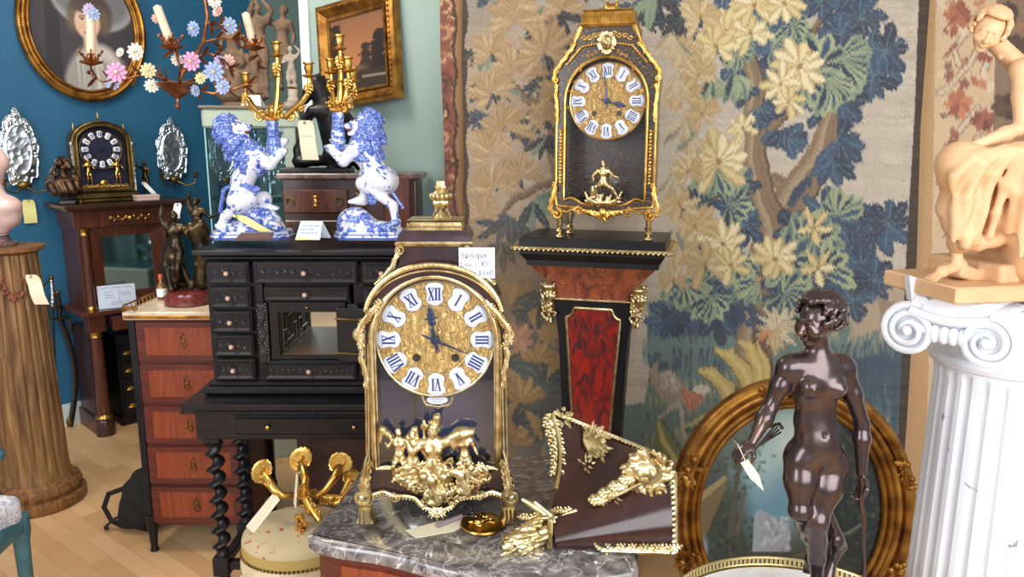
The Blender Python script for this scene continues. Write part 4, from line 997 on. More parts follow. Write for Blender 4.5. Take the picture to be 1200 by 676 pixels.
# carcass with a real recess
q = MB(); q.box((-EW / 2 + .095, ED / 2 + .006, .235), (.19, ED - .012, .40), 0); q.box((EW / 2 - .095, ED / 2 + .006, .235), (.19, ED - .012, .40), 0)
q.box((0, ED / 2 + .006, .375), (EW - .36, ED - .012, .13), 0); q.box((0, ED / 2 + .006, .085), (EW - .36, ED - .012, .09), 0); q.box((0, ED - .012, .22), (EW - .36, .012, .2), 0); q.build('carcass', ebony, ec, smooth=False)
def carved(mb, x0, x1, z0, z1, y=-.01, seed=0, dens=1.0):
    """mirror-symmetric foliate scroll relief filling a panel"""
    r = random.Random(seed); xm, zm = (x0 + x1) / 2, (z0 + z1) / 2; w, h = (x1 - x0) / 2, (z1 - z0) / 2; t = min(h * .085, .004)
    n = max(1, int(w / h * .9 * dens))
    for s_ in (-1, 1):
        for k in range(n):
            c = (xm + s_ * w * (k + .75) / (n + .3), y, zm + h * .12 * (-1) ** k); rr = h * .55
            mb.scroll(c, rr, PI / 2 if k % 2 else -PI / 2, 1.3, t, d=s_ * (1 if k % 2 else -1), n=18, tail=[(xm + s_ * w * (k + .2) / (n + .3), y, zm - h * .3 * (-1) ** k)])
            for j in range(3): mb.leaf((c[0] - s_ * rr * .3, y, c[2]), (s_ * r.uniform(.2, 1), 0, r.uniform(-1, 1)), h * .6, h * .34, lobes=2, curl=.1, thick=.25)
    if w > h * 1.5:
        for a in (-.8, -.3, .3, .8): mb.leaf((xm, y, zm - h * .5), (a, 0, 1), h * 1.1, h * .34, lobes=3, curl=.1, thick=.25)
    return mb
def drawer(parent, x0, x1, z0, z1, seed, knob=True):
    o = bx('drawer', ebony, parent, ((x0 + x1) / 2, -.002, (z0 + z1) / 2), (x1 - x0, .018, z1 - z0), .003)
    q = MB(); i = .008; q.ring([(x0 + i, z0 + i), (x1 - i, z0 + i), (x1 - i, z1 - i), (x0 + i, z1 - i)], [(x0 + i + .008, z0 + i + .008), (x1 - i - .008, z0 + i + .008), (x1 - i - .008, z1 - i - .008), (x0 + i + .008, z1 - i - .008)], -.017, -.008, -.012); q.build('moulding', ebony_carved, o, smooth=False)
    q = MB(); carved(q, x0 + .018, x1 - .018, z0 + .018, z1 - .018, -.013, seed); q.build('carving', ebony_carved, o)
    if knob: q = MB(); q.lathe([(.003, -.02), (.0035, -.026), (.007, -.030), (.0085, -.035), (.006, -.041), (.002, -.043)], 14, ((x0 + x1) / 2, .004, (z0 + z1) / 2), 'y'); q.build('knob', bone, o)
    return o
dh = .0815
for sx_ in (-1, 1):
    for k in range(5):
        z0 = .05 + k * dh; xa, xb = (-EW / 2 + .012, -EW / 2 + .148) if sx_ < 0 else (EW / 2 - .148, EW / 2 - .012)
        drawer(ec, xa, xb, z0, z0 + dh - .007, 10 + k + (sx_ > 0) * 7)
drawer(ec, -.17, .17, .376, .452, 31, True); drawer(ec, -.14, .14, .318, .368, 32, True); drawer(ec, -.155, .155, .05, .118, 33, True)
for s_ in (-1, 1):
    q = MB(); q.box((s_ * .148, -.004, .21), (.034, .02, .2), .003)
    q.tube([(s_ * .148 + .008 * math.sin(i * 1.1), -.017, .13 + i * .011) for i in range(16)], .005, 7); q.scroll((s_ * .148, -.016, .125), .014, PI / 2, 1.2, .0035)
    for i in range(7): q.leaf((s_ * .148, -.014, .14 + i * .024), (.5 * (-1) ** i, 0, 1), .03, .02, lobes=2, curl=.1, thick=.25)
    q.build('carved_pilaster', ebony_carved, ec)
q = MB(); q.ring([(-.125, .122), (.125, .122), (.125, .315), (-.125, .315)], [(-.098, .135), (.098, .135), (.098, .282), (-.098, .282)], -.008, .02); q.build('niche_frame', ebony, ec, smooth=False)
q = MB(); q.lathe([(.002, -.008), (.005, -.012), (.004, -.018), (.001, -.02)], 10, (0, 0, .298), 'y'); q.build('knob', brass, ec)
q = MB(); q.box((0, .195, .21), (.19, .004, .15)); q.build('niche_mirror', mirror, ec)
for x in (-.096, .096): bx('niche_side', black, ec, (x, .1, .21), (.004, .19, .15), 0)
bx('niche_floor', mat('niche_parquetry', (120, 96, 70), .3), ec, (0, .1, .1345), (.19, .19, .004), 0)
q = MB()
for i, z in enumerate((.145, .275)): q.box((-.0925, .1, z), (.003, .17, .003))
for y in (.02, .18): q.box((-.0925, y, .21), (.003, .003, .13))
for (ya, za, yb, zb) in ((.06, .17, .14, .17), (.06, .25, .14, .25), (.06, .17, .06, .25), (.14, .17, .14, .25), (.1, .145, .1, .17), (.1, .25, .1, .275), (.02, .21, .06, .21), (.14, .21, .18, .21)): q.tube([(-.092, ya, za), (-.092, yb, zb)], .0016, 5)
q.build('inlay_lines', brass_dull, ec)
# door swung right open, flat against the right drawers
do = bx('door', ebony, ec, (.176, -.035, .21), (.155, .014, .18), .002, (0, 0, R(-10)))
for z in (.15, .265):
    q = MB(); q.box((.135, -.0395, z), (.085, .004, .006), .001, (0, 0, R(-10))); q.ell((.186, -.05, z), (.008, .003, .007)); q.ell((.178, -.049, z), (.004, .003, .009)); q.build('strap_hinge', brass_dull, do)

# --- stand with twisted legs
SY0, SD = 2.36, .36; L = Vector((cx, SY0, 0)); SW = .80
st = thing('twist_leg_table', 'black side table with spiral twisted legs carrying the carved ebony cabinet', 'table', L, 0)
bx('table_top', ebony, st, (0, SD / 2, .752), (SW, SD, .022), .004)
q = MB()
for i in range(96): q.box((-SW / 2 + .004 + i * (SW - .008) / 95, -.003, .737), (.005, .01, .011), .002, (0, R(20), 0))
for i in range(50): q.box((-SW / 2 - .001, .01 + i * (SD - .02) / 49, .737), (.008, .005, .011), .002)
q.build('gadrooned_edge', ebony_carved, st)
bx('frieze', ebony, st, (0, SD / 2, .685), (SW - .07, SD - .05, .1), .003)
dr = bx('drawer', ebony, st, (.02, .018, .687), (.5, .02, .055), .003)
for s_ in (-.14, .14): q = MB(); q.lathe([(.003, 0), (.007, -.006), (.006, -.012), (.002, -.014)], 12, (.02 + s_, .006, .687), 'y'); q.build('knob', brass, dr)
q = MB()
for z in (.655, .72):
    for i in range(70): q.box((-.235 + i * .0074, .012, z), (.0045, .006, .006), .001, (0, R(25), 0))
q.build('ripple_moulding', ebony_carved, st)
def twist(mb, x, y, z0, z1, r, turns):
    N = int((z1 - z0) / .006); seg = 20; vs_ = []
    for i in range(N + 1):
        z = z0 + (z1 - z0) * i / N; a = 2 * PI * turns * i / N; e = min(1, i / 6, (N - i) / 6) * .42 * r
        for k in range(seg): t = 2 * PI * k / seg; rr = r * .72; vs_.append((x + e * math.cos(a) + rr * math.cos(t), y + e * math.sin(a) + rr * math.sin(t), z))
    mb.add(vs_, [(i * seg + k, i * seg + (k + 1) % seg, (i + 1) * seg + (k + 1) % seg, (i + 1) * seg + k) for i in range(N) for k in range(seg)] + [tuple(reversed(range(seg))), tuple(range(N * seg, (N + 1) * seg))])
for x in (-SW / 2 + .075, SW / 2 - .075):
    for y in (.065, SD - .06):
        q = MB(); q.box((x, y, .66), (.06, .06, .09), .004); q.lathe([(.02, .6), (.03, .606), (.02, .615)], 16, (x, y, 0)); twist(q, x, y, .2, .605, .028, 7.2)
        q.box((x, y, .165), (.055, .055, .07), .004); twist(q, x, y, .06, .13, .024, 1.6); q.lathe([(.015, 0), (.03, .012), (.032, .035), (.02, .055), (.022, .065)], 16, (x, y, 0)); q.build('leg', ebony, st)
bx('stretcher', ebony, st, (0, .065, .165), (SW - .15, .035, .03), .004); bx('stretcher', ebony, st, (0, SD - .06, .165), (SW - .15, .035, .03), .004)
bx('stretcher', ebony, st, (-SW / 2 + .075, SD / 2, .165), (.035, SD - .12, .03), .004); bx('stretcher', ebony, st, (SW / 2 - .075, SD / 2, .165), (.035, SD - .12, .03), .004)

# --- commode with red marble top against the green wall
GL = PX(412, 206, 3.12); L = Vector((GL.x + .02, 3.0, 0)); mw = .60
cm = thing('marble_topped_commode', 'dark mahogany commode with brown-red marble top behind the two faience lions', 'commode', (-.66, 2.98, 0), 0)
TOPZ = PX(410, 203, 2.98).z; xl, xr = PX(323, 210, 2.98).x + .66, PX(494, 210, 2.98).x + .66; mm = (xl + xr) / 2; mw = xr - xl
bx('marble_top', marble_rouge, cm, (mm, .1, TOPZ - .012), (mw, .22, .024), .006)
bx('body', mahogany_dark, cm, (mm, .105, TOPZ / 2 + .038), (mw - .04, .18, TOPZ - .124), .003)
fr = Front((-.66, 2.98, 0), 0); d0 = fr(331, 222); d1 = fr(408, 250)
dr = bx('drawer', mahogany, cm, ((d0.x + d1.x) / 2, .008, (d0.z + d1.z) / 2), (d1.x - d0.x, .02, d0.z - d1.z), .005)
for s_ in (-1, 1): q = MB(); xx = (d0.x + d1.x) / 2 + s_ * .095; zz = (d0.z + d1.z) / 2; q.tube([(xx + .014 * math.cos(a), -.006 - .004 * math.sin(a), zz + .017 * math.sin(a)) for a in [i * PI / 8 for i in range(17)]], .0028, 6); q.ell((xx, -.004, zz + .012), (.01, .003, .006)); q.build('ring_pull', brass_dull, dr)
q = MB(); q.ell((xx - .095, -.004, zz), (.007, .003, .016)); q.ell((xx - .095, -.004, zz + .018), (.01, .004, .006)); q.ell((xx - .095, -.004, zz - .016), (.008, .004, .006)); q.build('keyhole_plate', brass, dr)
dr2 = bx('drawer', mahogany_dark, cm, ((d0.x + d1.x) / 2, .008, d1.z - .07), (d1.x - d0.x, .02, .085), .004)
q = MB()
for s_ in (-1, 1): q.tube([(xx - .095 + s_ * (.01 + .012 * i), -.006, d1.z - .06 + .02 * math.sin(i * .9)) for i in range(10)], .0022, 5)
q.tube([(xx - .095, -.006, d1.z - .02), (xx - .09, -.01, d1.z - .12)], .006, 6); q.build('apron_mount', brass_dull, cm)
q = MB(); g0 = fr(422, 225)
for i in range(26): q.ell((g0.x + .012 * math.sin(i * 2.1), -.002, g0.z + .03 - i * .0075), (.011, .007, .006), (0, i * .8, 0), 6, 4)
q.build('corner_mount', gold_dark, cm)
pd = bx('door', mahogany, cm, ((fr(465, 230).x), .006, g0.z - .07), (.1, .02, .26), .004)
for u in (479, 486): q = MB(); x_ = fr(u, 230).x; q.lathe([(.008, TOPZ - .5), (.009, TOPZ - .03)], 10, (x_, .012, 0)); q.build('reeded_post', mahogany_dark, cm)
for x in (xl + .04, xr - .04):
    for y in (.03, .18): q = MB(); q.lathe([(.012, 0), (.02, .06), (.026, .11)], 12, (x, y, 0)); q.build('leg', mahogany_dark, cm)

# --- black bag on the floor behind the tall chest
bg = PZ(152, 612, 0); L = Vector((-1.545, 3.02, 0)); bag = thing('backpack', 'black cloth backpack with strap loop slumped on the parquet beside the tall chest', 'bag', L, 0)
S = SDF(); S.ell((0, 0, .11), (.10, .09, .12), k=.03).ell((.03, .02, .2), (.07, .07, .06), k=.04).ell((-.02, -.04, .06), (.09, .06, .06), k=.03).ell((.04, -.03, .1), (.07, .07, .09), k=.03)
S.build('bag_body', cloth_black, bag, .008, lambda X, Y, Z: .006 * np.sin(X * 60 + Z * 20) * np.sin(Z * 45 + Y * 30))
q = MB(); q.tube([(-.06, -.03, .18), (-.13, -.05, .16), (-.155, -.05, .1), (-.13, -.05, .04), (-.08, -.06, .02)], .011, 8, flat=(.4, 1)); q.build('strap', cloth_black, bag)
q = MB(); q.tube([(-.1, -.06, .06), (-.14, -.075, .03)], .006, 6); q.box((-.14, -.075, .02), (.02, .008, .02), .002); q.build('buckle', iron, bag)

# --- fluted gilt column at the left edge
L = PZ(27, 608, 0) + Vector((-.03, .17, 0)); cr = .135
lc = thing('fluted_column', 'tall worn gilt oak fluted column carrying a pink marble bust at the left edge', 'column', L, 0)
hz = PX(8, 292, L.y - .1).z
q = MB(); q.lathe([(cr + .045, 0), (cr + .055, .012), (cr + .055, .045), (cr + .03, .055), (cr + .035, .065), (cr + .042, .085), (cr + .035, .105), (cr + .02, .112), (cr + .012, .125)], 48); q.build('base', old_wood, lc)
ent = [(cr + .005, .12), (cr, .15)] + [(cr - .03 * (z / hz) ** 1.3, z) for z in np.linspace(.18, hz - .04, 20)] + [(cr - .03, hz - .02)]
q = MB(); q.lathe(ent, 160, mod=lambda t, h: 1 - .055 * max(0, math.cos(20 * t)) * min(1, max(0, (h - .15) / .05))); q.build('shaft', col_gilt, lc)
q = MB(); q.lathe([(cr - .028, hz - .03), (cr + .0, hz - .015), (cr + .0, hz)], 40); q.build('cap_moulding', old_wood, lc)
q = MB(); r = random.Random(4)
for i in range(60):
    a = -PI * .5 + (i / 60 - .5) * 3.4; z = hz - .17 - .03 * math.sin(i * .35) + r.uniform(-.025, .025); rr = cr - .018
    q.ell((rr * math.cos(a), rr * math.sin(a), z), (.014, .008, .01), (r.uniform(0, 3), r.uniform(0, 3), a), 6, 4)
q.build('carved_garland', mat('faded_red_garland', (128, 72, 52), .6, bump=(60, .5, .003)), lc)
tp = Vector((L.x, L.y, hz)); pb = thing('marble_bust', 'lower part of a pink marble bust on a turned socle atop the fluted column', 'bust', tp, 0)
q = MB(); q.lathe([(.08, 0), (.085, .006), (.085, .02), (.06, .03), (.05, .05), (.045, .065), (.055, .075)], 40); q.build('socle', marble_rouge, pb)
S = SDF(); S.ell((0, 0, .16), (.13, .09, .08), k=.03).ell((0, -.02, .22), (.15, .1, .07), k=.04).cap((0, 0, .26), (0, 0, .36), .055, .045, k=.03).ell((0, -.01, .42), (.07, .085, .1), k=.02).cap((0, 0, .08), (0, 0, .12), .05, .06, k=.03)
S.ell((0, -.095, .415), (.012, .016, .022), k=.01).ell((0, .03, .45), (.078, .07, .08), k=.01); S.build('bust_body', marble_pink, pb, .008)
for o in pb.children: o.data.transform(Matrix.Diagonal((.78, .78, .78, 1)))
pb.location.x -= .035
# --- teal chair, bottom left corner
L = Vector((-1.77, 2.05, 0)); tcr = thing('painted_armchair', 'teal painted armchair with toile upholstery in the lower left corner', 'chair', L, R(84))
for (x, y) in ((.25, -.16), (.25, .24), (-.25, -.16), (-.25, .24)):
    q = MB(); q.lathe([(.015, 0), (.017, .02), (.024, .33), (.03, .36), (.03, .42)], 14, (x, y, 0)); q.build('leg', teal, tcr)
q = MB(); q.tube([(-.25, -.17, .4), (-.1, -.2, .4), (.1, -.2, .4), (.25, -.17, .4), (.27, .05, .4), (.25, .25, .4), (0, .26, .4), (-.25, .25, .4), (-.25, -.17, .4)], .03, 8, flat=(.7, 1.3)); q.build('seat_rail', teal, tcr)
S = SDF(); S.box((0, .02, .455), (.21, .19, .02), None, .03); S.build('seat', toile, tcr, .01)
for s_ in (-1, 1):
    q = MB(); q.tube([(s_ * .25, -.1, .42), (s_ * .26, -.07, .52), (s_ * .265, -.09, .62), (s_ * .26, -.02, .655), (s_ * .25, .22, .66)], [.024, .018, .02, .024, .02], 10); q.lathe([(.03, .6), (.035, .62), (.02, .64)], 14, (s_ * .262, -.09, 0)); q.build('armrest', teal, tcr)
q = MB(); q.tube([(-.24, .26, .4), (-.25, .3, .7), (-.2, .33, .95), (0, .34, 1.0), (.2, .33, .95), (.25, .3, .7), (.24, .26, .4)], .022, 8); q.build('back_frame', teal, tcr)
S = SDF(); S.box((0, .29, .7), (.18, .012, .2), (R(-8), 0, 0), .03); S.build('back_pad', toile, tcr, .012)

# --- two swords against the blue wall
def sword(lab, u0, v0, u1, v1, curved, off0=.03, off1=.10):
    T = WB(u0, v0, off0); B = WB(u1, v1, off1); B.z = max(B.z, .012); r = thing('sword', lab, 'sword', (B.x, B.y, 0), BYAW); lc_ = Loc((B.x, B.y, 0), BYAW)
    a = lc_.w(B); b = lc_.w(T); d = (b - a); n = 14
    pts = [a + d * (i / n) * .8 + Vector((curved * math.sin(PI * i / n), 0, 0)) for i in range(n + 1)]
    q = MB(); q.tube(pts, [.016 if curved else .006] * n + [.017 if curved else .007], 8, flat=(.4, 1)); q.build('scabbard' if curved else 'blade', mat('black_scabbard', (28, 24, 24), .4) if curved else iron, r)
    h0 = a + d * .8; h1 = a + d * .97
    q = MB(); q.tube([h0, h0.lerp(h1, .5) + Vector((.004, 0, 0)), h1], [.011, .013, .010], 10); q.build('grip', iron if curved else silver, r)
    q = MB(); q.tube([h0 + Vector((0, 0, 0)), h1], .004, 6); q.ell(h0, (.05, .03, .008)); q.ell(h1 + Vector((0, 0, .01)), .014); q.tube([h0 + Vector((-.045, -.01, 0)), h0 + Vector((-.06, -.015, .05)), h0 + Vector((-.045, -.01, .12)), h1], .005, 7)
    if curved: q.tube([h0 + Vector((.045, 0, 0)), h0 + Vector((.05, 0, -.06)), h0 + Vector((.03, 0, -.12))], .006, 7);
    if curved: m9 = MB(); m9.ell(pts[0] + Vector((0, 0, .03)), (.017, .01, .03)); m9.build('chape', brass_dull, r)
    q.build('hilt', brass_dull, r)
sword('curved sabre in a black scabbard with brass guard leaning on the blue wall', 67, 340, 83, 508, .05, .03, .07)
sword('thin straight rapier leaning on the blue wall, left of the sabre', 60, 322, 68, 510, 0, .09, .12)

# --- glazed display case with silvered objects, behind the left lion
L = PX(338, 290, 3.95); L = Vector((L.x, 3.72, 0)); dc = thing('display_case', 'tall glazed display case with pale green cornice behind the left lion', 'display case', L, R(14))
F_ = Front(L, R(14)); a = F_(236, 140); b = F_(352, 140); w = b.x - a.x; xm = (a.x + b.x) / 2; zt = F_(270, 127).z; zb = F_(270, 150).z; DD = .42
bx('cornice', trim_green, dc, (xm, DD / 2, (zt + zb) / 2), (w, DD, zt - zb), .01); bx('cornice_shelf', mat('dusty_grey_top', (122, 112, 100), .8), dc, (xm, DD / 2, zt + .006), (w + .02, DD + .02, .014), .003)
jx = F_(342, 200).x
bx('corner_post', trim_green, dc, (jx, .03, zb / 2), (.055, .05, zb), .004); bx('corner_post', trim_green, dc, (jx, DD - .03, zb / 2), (.05, .04, zb), .004)
gx = F_(243, 200).x
for nm, c_, d_ in (('glass_front', ((gx + jx) / 2, .012, zb / 2 + .4), (jx - gx - .04, .006, zb - .8)), ('glass_side', (gx, DD / 2, zb / 2 + .4), (.006, DD - .03, zb - .8))): bx(nm, glass_case, dc, c_, d_, 0)
for i, z in enumerate((F_(280, 236, .1).z, F_(280, 236, .1).z - .5)): bx('glass_shelf', glass_case, dc, ((gx + jx) / 2, DD / 2, z), (jx - gx - .05, DD - .05, .008), 0)
bx('edge_strip', mat('glass_edge', (150, 196, 200), .2), dc, (gx, .012, zb / 2 + .4), (.006, .006, zb - .8), 0)
bx('case_base', trim_green, dc, ((gx + jx) / 2, DD / 2, .4), (jx - gx + .03, DD, .8), .005)
# mirror sconces
def mirror_sconce(lab, loc, w, h, arms=True, yaw=BYAW, parent_mat=engraved):
    r = thing('mirror_sconce', lab, 'wall light', loc, yaw, 'engraved mirror sconces')
    n = 96; pts = []
    for i in range(n):
        a = 2 * PI * i / n; k = 1 + .06 * math.sin(9 * a + 1.2) + .035 * math.sin(14 * a) + .03 * abs(math.sin(5 * a)); pts.append((w / 2 * k * math.cos(a) * (1 - .1 * math.sin(a)), h / 2 * k * math.sin(a)))
    inn = [(w * .33 * math.cos(2 * PI * i / n), h * .34 * math.sin(2 * PI * i / n)) for i in range(n)]
    q = MB(); q.ring(pts, inn, -.004, .008, -.014); q.tube([(x, -.012, z) for x, z in inn + inn[:1]], .005, 6); q.tube([(x, -.006, z) for x, z in pts + pts[:1]], .005, 6)
    rr = random.Random(int(w * 1e4))
    for i in range(46): a = rr.uniform(0, 6.3); k = rr.uniform(.78, .98); q.ell((w / 2 * k * math.cos(a), -.012, h / 2 * k * math.sin(a)), (.012, .004, .007), (0, rr.uniform(0, 3), 0), 6, 4)
    q.leaf((0, -.008, h / 2 - .01), (0, 0, 1), .045, .03, lobes=3); q.build('mirror_frame', parent_mat, r)
    q = MB(); q.prism([(x * 1.0, z * 1.0) for x, z in inn], -.006, .004, 'xz'); q.build('mirror_glass', engraved, r, smooth=False)
    q = MB(); q.ell((0, -.02, -h / 2 + .005), (.035, .02, .022))
    for s_ in (-1, 1):
        q.tube([(0, -.02, -h / 2), (s_ * .05, -.06, -h / 2 - .035), (s_ * .09, -.08, -h / 2 - .02), (s_ * .1, -.08, -h / 2 + .012)], .0045, 7)
        q.lathe([(.006, 0), (.022, .004), (.008, .01), (.012, .02), (.013, .036), (.008, .038)], 14, (s_ * .1, -.08, -h / 2 + .01))
    q.build('candle_arms', brass_dull, r); return r
mirror_sconce('engraved mirror sconce with two candle arms at the far left of the blue wall', WB(22, 176, .03), .17, .37)
mirror_sconce('engraved mirror sconce with two candle arms right of the arched clock', WB(201, 178, .03), .17, .33)
mirror_sconce('engraved mirror sconce seen through the glazed case behind the left lion', WB(262, 178, .05), .18, .36)
gl = thing('crystal_girandole', 'glass girandole with hanging drops on the shelf of the glazed case', 'candelabrum', on(L, R(14), F_(318, 235, .2).x, .2, F_(280, 236, .1).z + .004), 0)
q = MB(); q.lathe([(.05, 0), (.052, .01), (.015, .03), (.01, .1), (.018, .14), (.01, .2), (.02, .26), (.008, .3)], 20); q.build('stem', silver, gl)
rr = random.Random(8); q = MB()
for i in range(60): a = rr.uniform(0, 6.3); k = rr.uniform(.02, .085); q.ell((k * math.cos(a), k * math.sin(a), rr.uniform(.08, .34)), (.005, .005, .014), None, 6, 4)
for i in range(6): a = i * PI / 3; q.tube([(0, 0, .18), (.05 * math.cos(a), .05 * math.sin(a), .2), (.085 * math.cos(a), .085 * math.sin(a), .3)], .003, 5)
q.build('glass_drops', engraved, gl)
q = thing('silver_bowl', 'small silver bowl of crystals low in the glazed case beside the left lion', 'bowl', on(L, R(14), F_(320, 262, .2).x, .2, F_(280, 236, .1).z - .5 + .004), 0)
qq = MB(); qq.lathe([(.03, 0), (.035, .01), (.01, .03), (.02, .06), (.07, .1), (.075, .12), (.07, .12), (.02, .07), (.002, .065)], 24); qq.build('bowl_body', silver, q)
# ------------------------------------------------------------------ sculpted figures
def V3(*a): return Vector(a)
def human(S, J, H, female=True, face=(0, -1, 0), hands=True, torso=True, legs=('L', 'R'), arms=('L', 'R'), k=None, skull=True, fat=1.0):
    """J: joints as vectors (head, neck, chest, waist, pelvis, sh/el/wr/ha, hip/kn/an/to + L/R); H = standing height of the figure"""
    k = k or H * .018; f = H * fat; g = {n: Vector(v) for n, v in J.items() if hasattr(v, '__len__')}
    if torso:
        lat = (g['shR'] - g['shL']).normalized(); up = (g['neck'] - g['pelvis']).normalized(); fw = lat.cross(up).normalized()
        if fw.dot(Vector(face)) < -.6 and False: fw = -fw
        fw = J.get('fw') and Vector(J['fw']) or fw
        ch, wa, pe, nk = g['chest'], g['waist'], g['pelvis'], g['neck']
        hl = (g['hipR'] - g['hipL']).normalized()
        def rot(lx, u): fx = lx.cross(u).normalized(); return Matrix((lx, fx, u)).transposed()
        RC = rot(lat, (lat.cross(Vector(up)).cross(lat)).normalized() if True else up)
        RP = rot(hl, (hl.cross(up).cross(hl)).normalized())
        S.ell(ch + up * f * .01, (f * .078, f * .052, f * .085), RC, k=k * 2)
        S.cap(g['shL'].lerp(nk, .25), g['shR'].lerp(nk, .25), f * .03, f * .03, k=k * 2.2)
        S.ell(wa, (f * .062, f * .045, f * .065), RC, k=k * 2.5)
        S.ell(pe, (f * (.076 if female else .074), f * .056, f * .058), RP, k=k * 2.5)
        S.ell(wa.lerp(pe, .62) + fw * f * .018, (f * .052, f * .034, f * .05), RP, k=k * 2)
        for s_ in (-1, 1):
            S.ell(g['hipL' if s_ < 0 else 'hipR'] * .6 + pe * .4 - fw * f * .03 + up * f * -.012, (f * .048, f * .045, f * .05), None, k=k * 2)
            if female: S.ell(ch + lat * s_ * f * .040 + fw * f * .036 + up * f * .004, (f * .028, f * .027, f * .028), RC, k=k * 1.3); S.ell(ch + lat * s_ * f * .042 + fw * f * .062 + up * f * .003, f * .0055, None, k=k * .35)
            else: S.ell(ch + lat * s_ * f * .036 + fw * f * .030 + up * f * .022, (f * .04, f * .022, f * .03), RC, k=k * 1.2)
        S.ell(wa.lerp(pe, .33) + fw * f * .052, f * .006, None, k=k * .4, op=-1)
        S.chain([nk - up * f * .03, g['head'] - up * f * .03], [f * .033, f * .028], k=k * 1.6)
    for s_ in arms:
        sh, el, wr = g['sh' + s_], g['el' + s_], g['wr' + s_]
        S.ell(sh, f * .034, None, k=k * 1.5); S.chain([sh, sh.lerp(el, .45), el, el.lerp(wr, .3), wr], [f * .028, f * .027, f * .020, f * .0235, f * .0135], k=k)
        if hands:
            ha = g['ha' + s_]; d = (ha - wr); L_ = d.length; d.normalize(); pn = Vector(J.get('pn' + s_, (0, -1, 0))); pn = (pn - d * pn.dot(d)).normalized(); sd = d.cross(pn)
            M = Matrix((sd, pn, d)).transposed(); S.ell(wr + d * f * .026, (f * .021, f * .010, f * .027), M, k=k * .5)
            cu = J.get('curl' + s_, .6); sg = 1 if s_ == 'L' else -1
            for i, (o, l) in enumerate(((-.0165, .9), (-.0055, 1), (.0055, .95), (.0165, .75))):
                p0 = wr + d * f * .045 + sd * f * o; fl = f * .05 * l
                p1 = p0 + (d * math.cos(cu * .6) + pn * math.sin(cu * .6)) * fl * .42; p2 = p1 + (d * math.cos(cu * 1.4) + pn * math.sin(cu * 1.4)) * fl * .33; p3 = p2 + (d * math.cos(cu * 2.2) + pn * math.sin(cu * 2.2)) * fl * .25
                S.chain([p0, p1, p2, p3], [f * .0066, f * .006, f * .0052, f * .004], k=k * .12)
            t0 = wr + d * f * .016 + sd * f * .018 * sg; t1 = t0 + (d * .6 + sd * sg * .7 + pn * .4).normalized() * f * .024; S.chain([t0, t1, t1 + (d * .8 + pn * .6).normalized() * f * .018], [f * .0085, f * .007, f * .005], k=k * .2)
    for s_ in legs:
        hp, kn, an = g['hip' + s_], g['kn' + s_], g['an' + s_]
        S.chain([hp, hp.lerp(kn, .4), kn.lerp(hp, .08)], [f * .049, f * .043, f * .028], k=k * 1.6)
        S.ell(kn, f * .027, None, k=k); bk = -(kn - hp).normalized().cross(Vector((1, 0, 0))); cal = kn.lerp(an, .3)
        cd = Vector(J.get('calf' + s_, (0, 1, 0)))
        S.chain([kn, kn.lerp(an, .6), an], [f * .028, f * .023, f * .0165], k=k); S.chain([kn.lerp(an, .1) + cd * f * .008, cal + cd * f * .013, kn.lerp(an, .55) + cd * f * .004], [f * .02, f * .026, f * .018], k=k)
        if 'to' + s_ in g:
            to = g['to' + s_]; d = (to - an); he = an - d * .22 + Vector((0, 0, -.0)) * f; hl2 = Vector(J.get('heel' + s_, an - d.normalized() * f * .018 - Vector((0, 0, f * .018))))
            S.cap(an, hl2, f * .0165, f * .0165, k=k); S.chain([an.lerp(hl2, .4), an.lerp(to, .6) - Vector((0, 0, f * .004)), to], [f * .019, f * .018, f * .010], k=k)
            sd = d.cross(Vector((0, 0, 1))).normalized()
            for i in range(5): S.cap(to + sd * f * .008 * (i - 2) - d * .12, to + sd * f * .0095 * (i - 2) + d.normalized() * f * (.014 - .0015 * abs(i - 1)), f * .0075, f * .0055, k=k * .2)
    if skull:
        hd = g['head']; fd = Vector(face).normalized(); u = Vector(J.get('hup', (0, 0, 1))); u = (u - fd * u.dot(fd)).normalized(); sd = fd.cross(u)
        M = Matrix((sd, -fd, u)).transposed(); h = H * .066
        def P(x, y, z): return hd + sd * x * h + fd * y * h + u * z * h
        S.ell(P(0, -.12, .18), (h * .72, h * .86, h * .80), M, k=k * .6); S.ell(P(0, .3, -.25), (h * .52, h * .50, h * .66), M, k=k * .8); S.ell(P(0, .58, -.80), (h * .22, h * .17, h * .16), M, k=k * .5)
        S.cap(P(0, .82, .1), P(0, 1.0, -.26), h * .07, h * .12, k=h * .14); S.ell(P(0, .95, -.3), (h * .17, h * .1, h * .08), M, k=h * .06)
        for x in (-1, 1):
            S.ell(P(x * .30, .90, .07), (h * .17, h * .12, h * .1), M, k=h * .16, op=-1); S.ell(P(x * .3, .72, .05), (h * .15, h * .13, h * .11), M, k=h * .06)
            S.cap(P(x * .12, .84, .24), P(x * .48, .72, .24), h * .06, h * .05, k=h * .12); S.ell(P(x * .4, .6, -.25), h * .2, None, k=h * .3)
            S.ell(P(x * .74, -.08, -.02), (h * .08, h * .17, h * .25), M, k=h * .06)
        S.ell(P(0, .84, -.50), (h * .22, h * .1, h * .05), M, k=h * .05); S.ell(P(0, .80, -.60), (h * .17, h * .1, h * .06), M, k=h * .04)
    return S
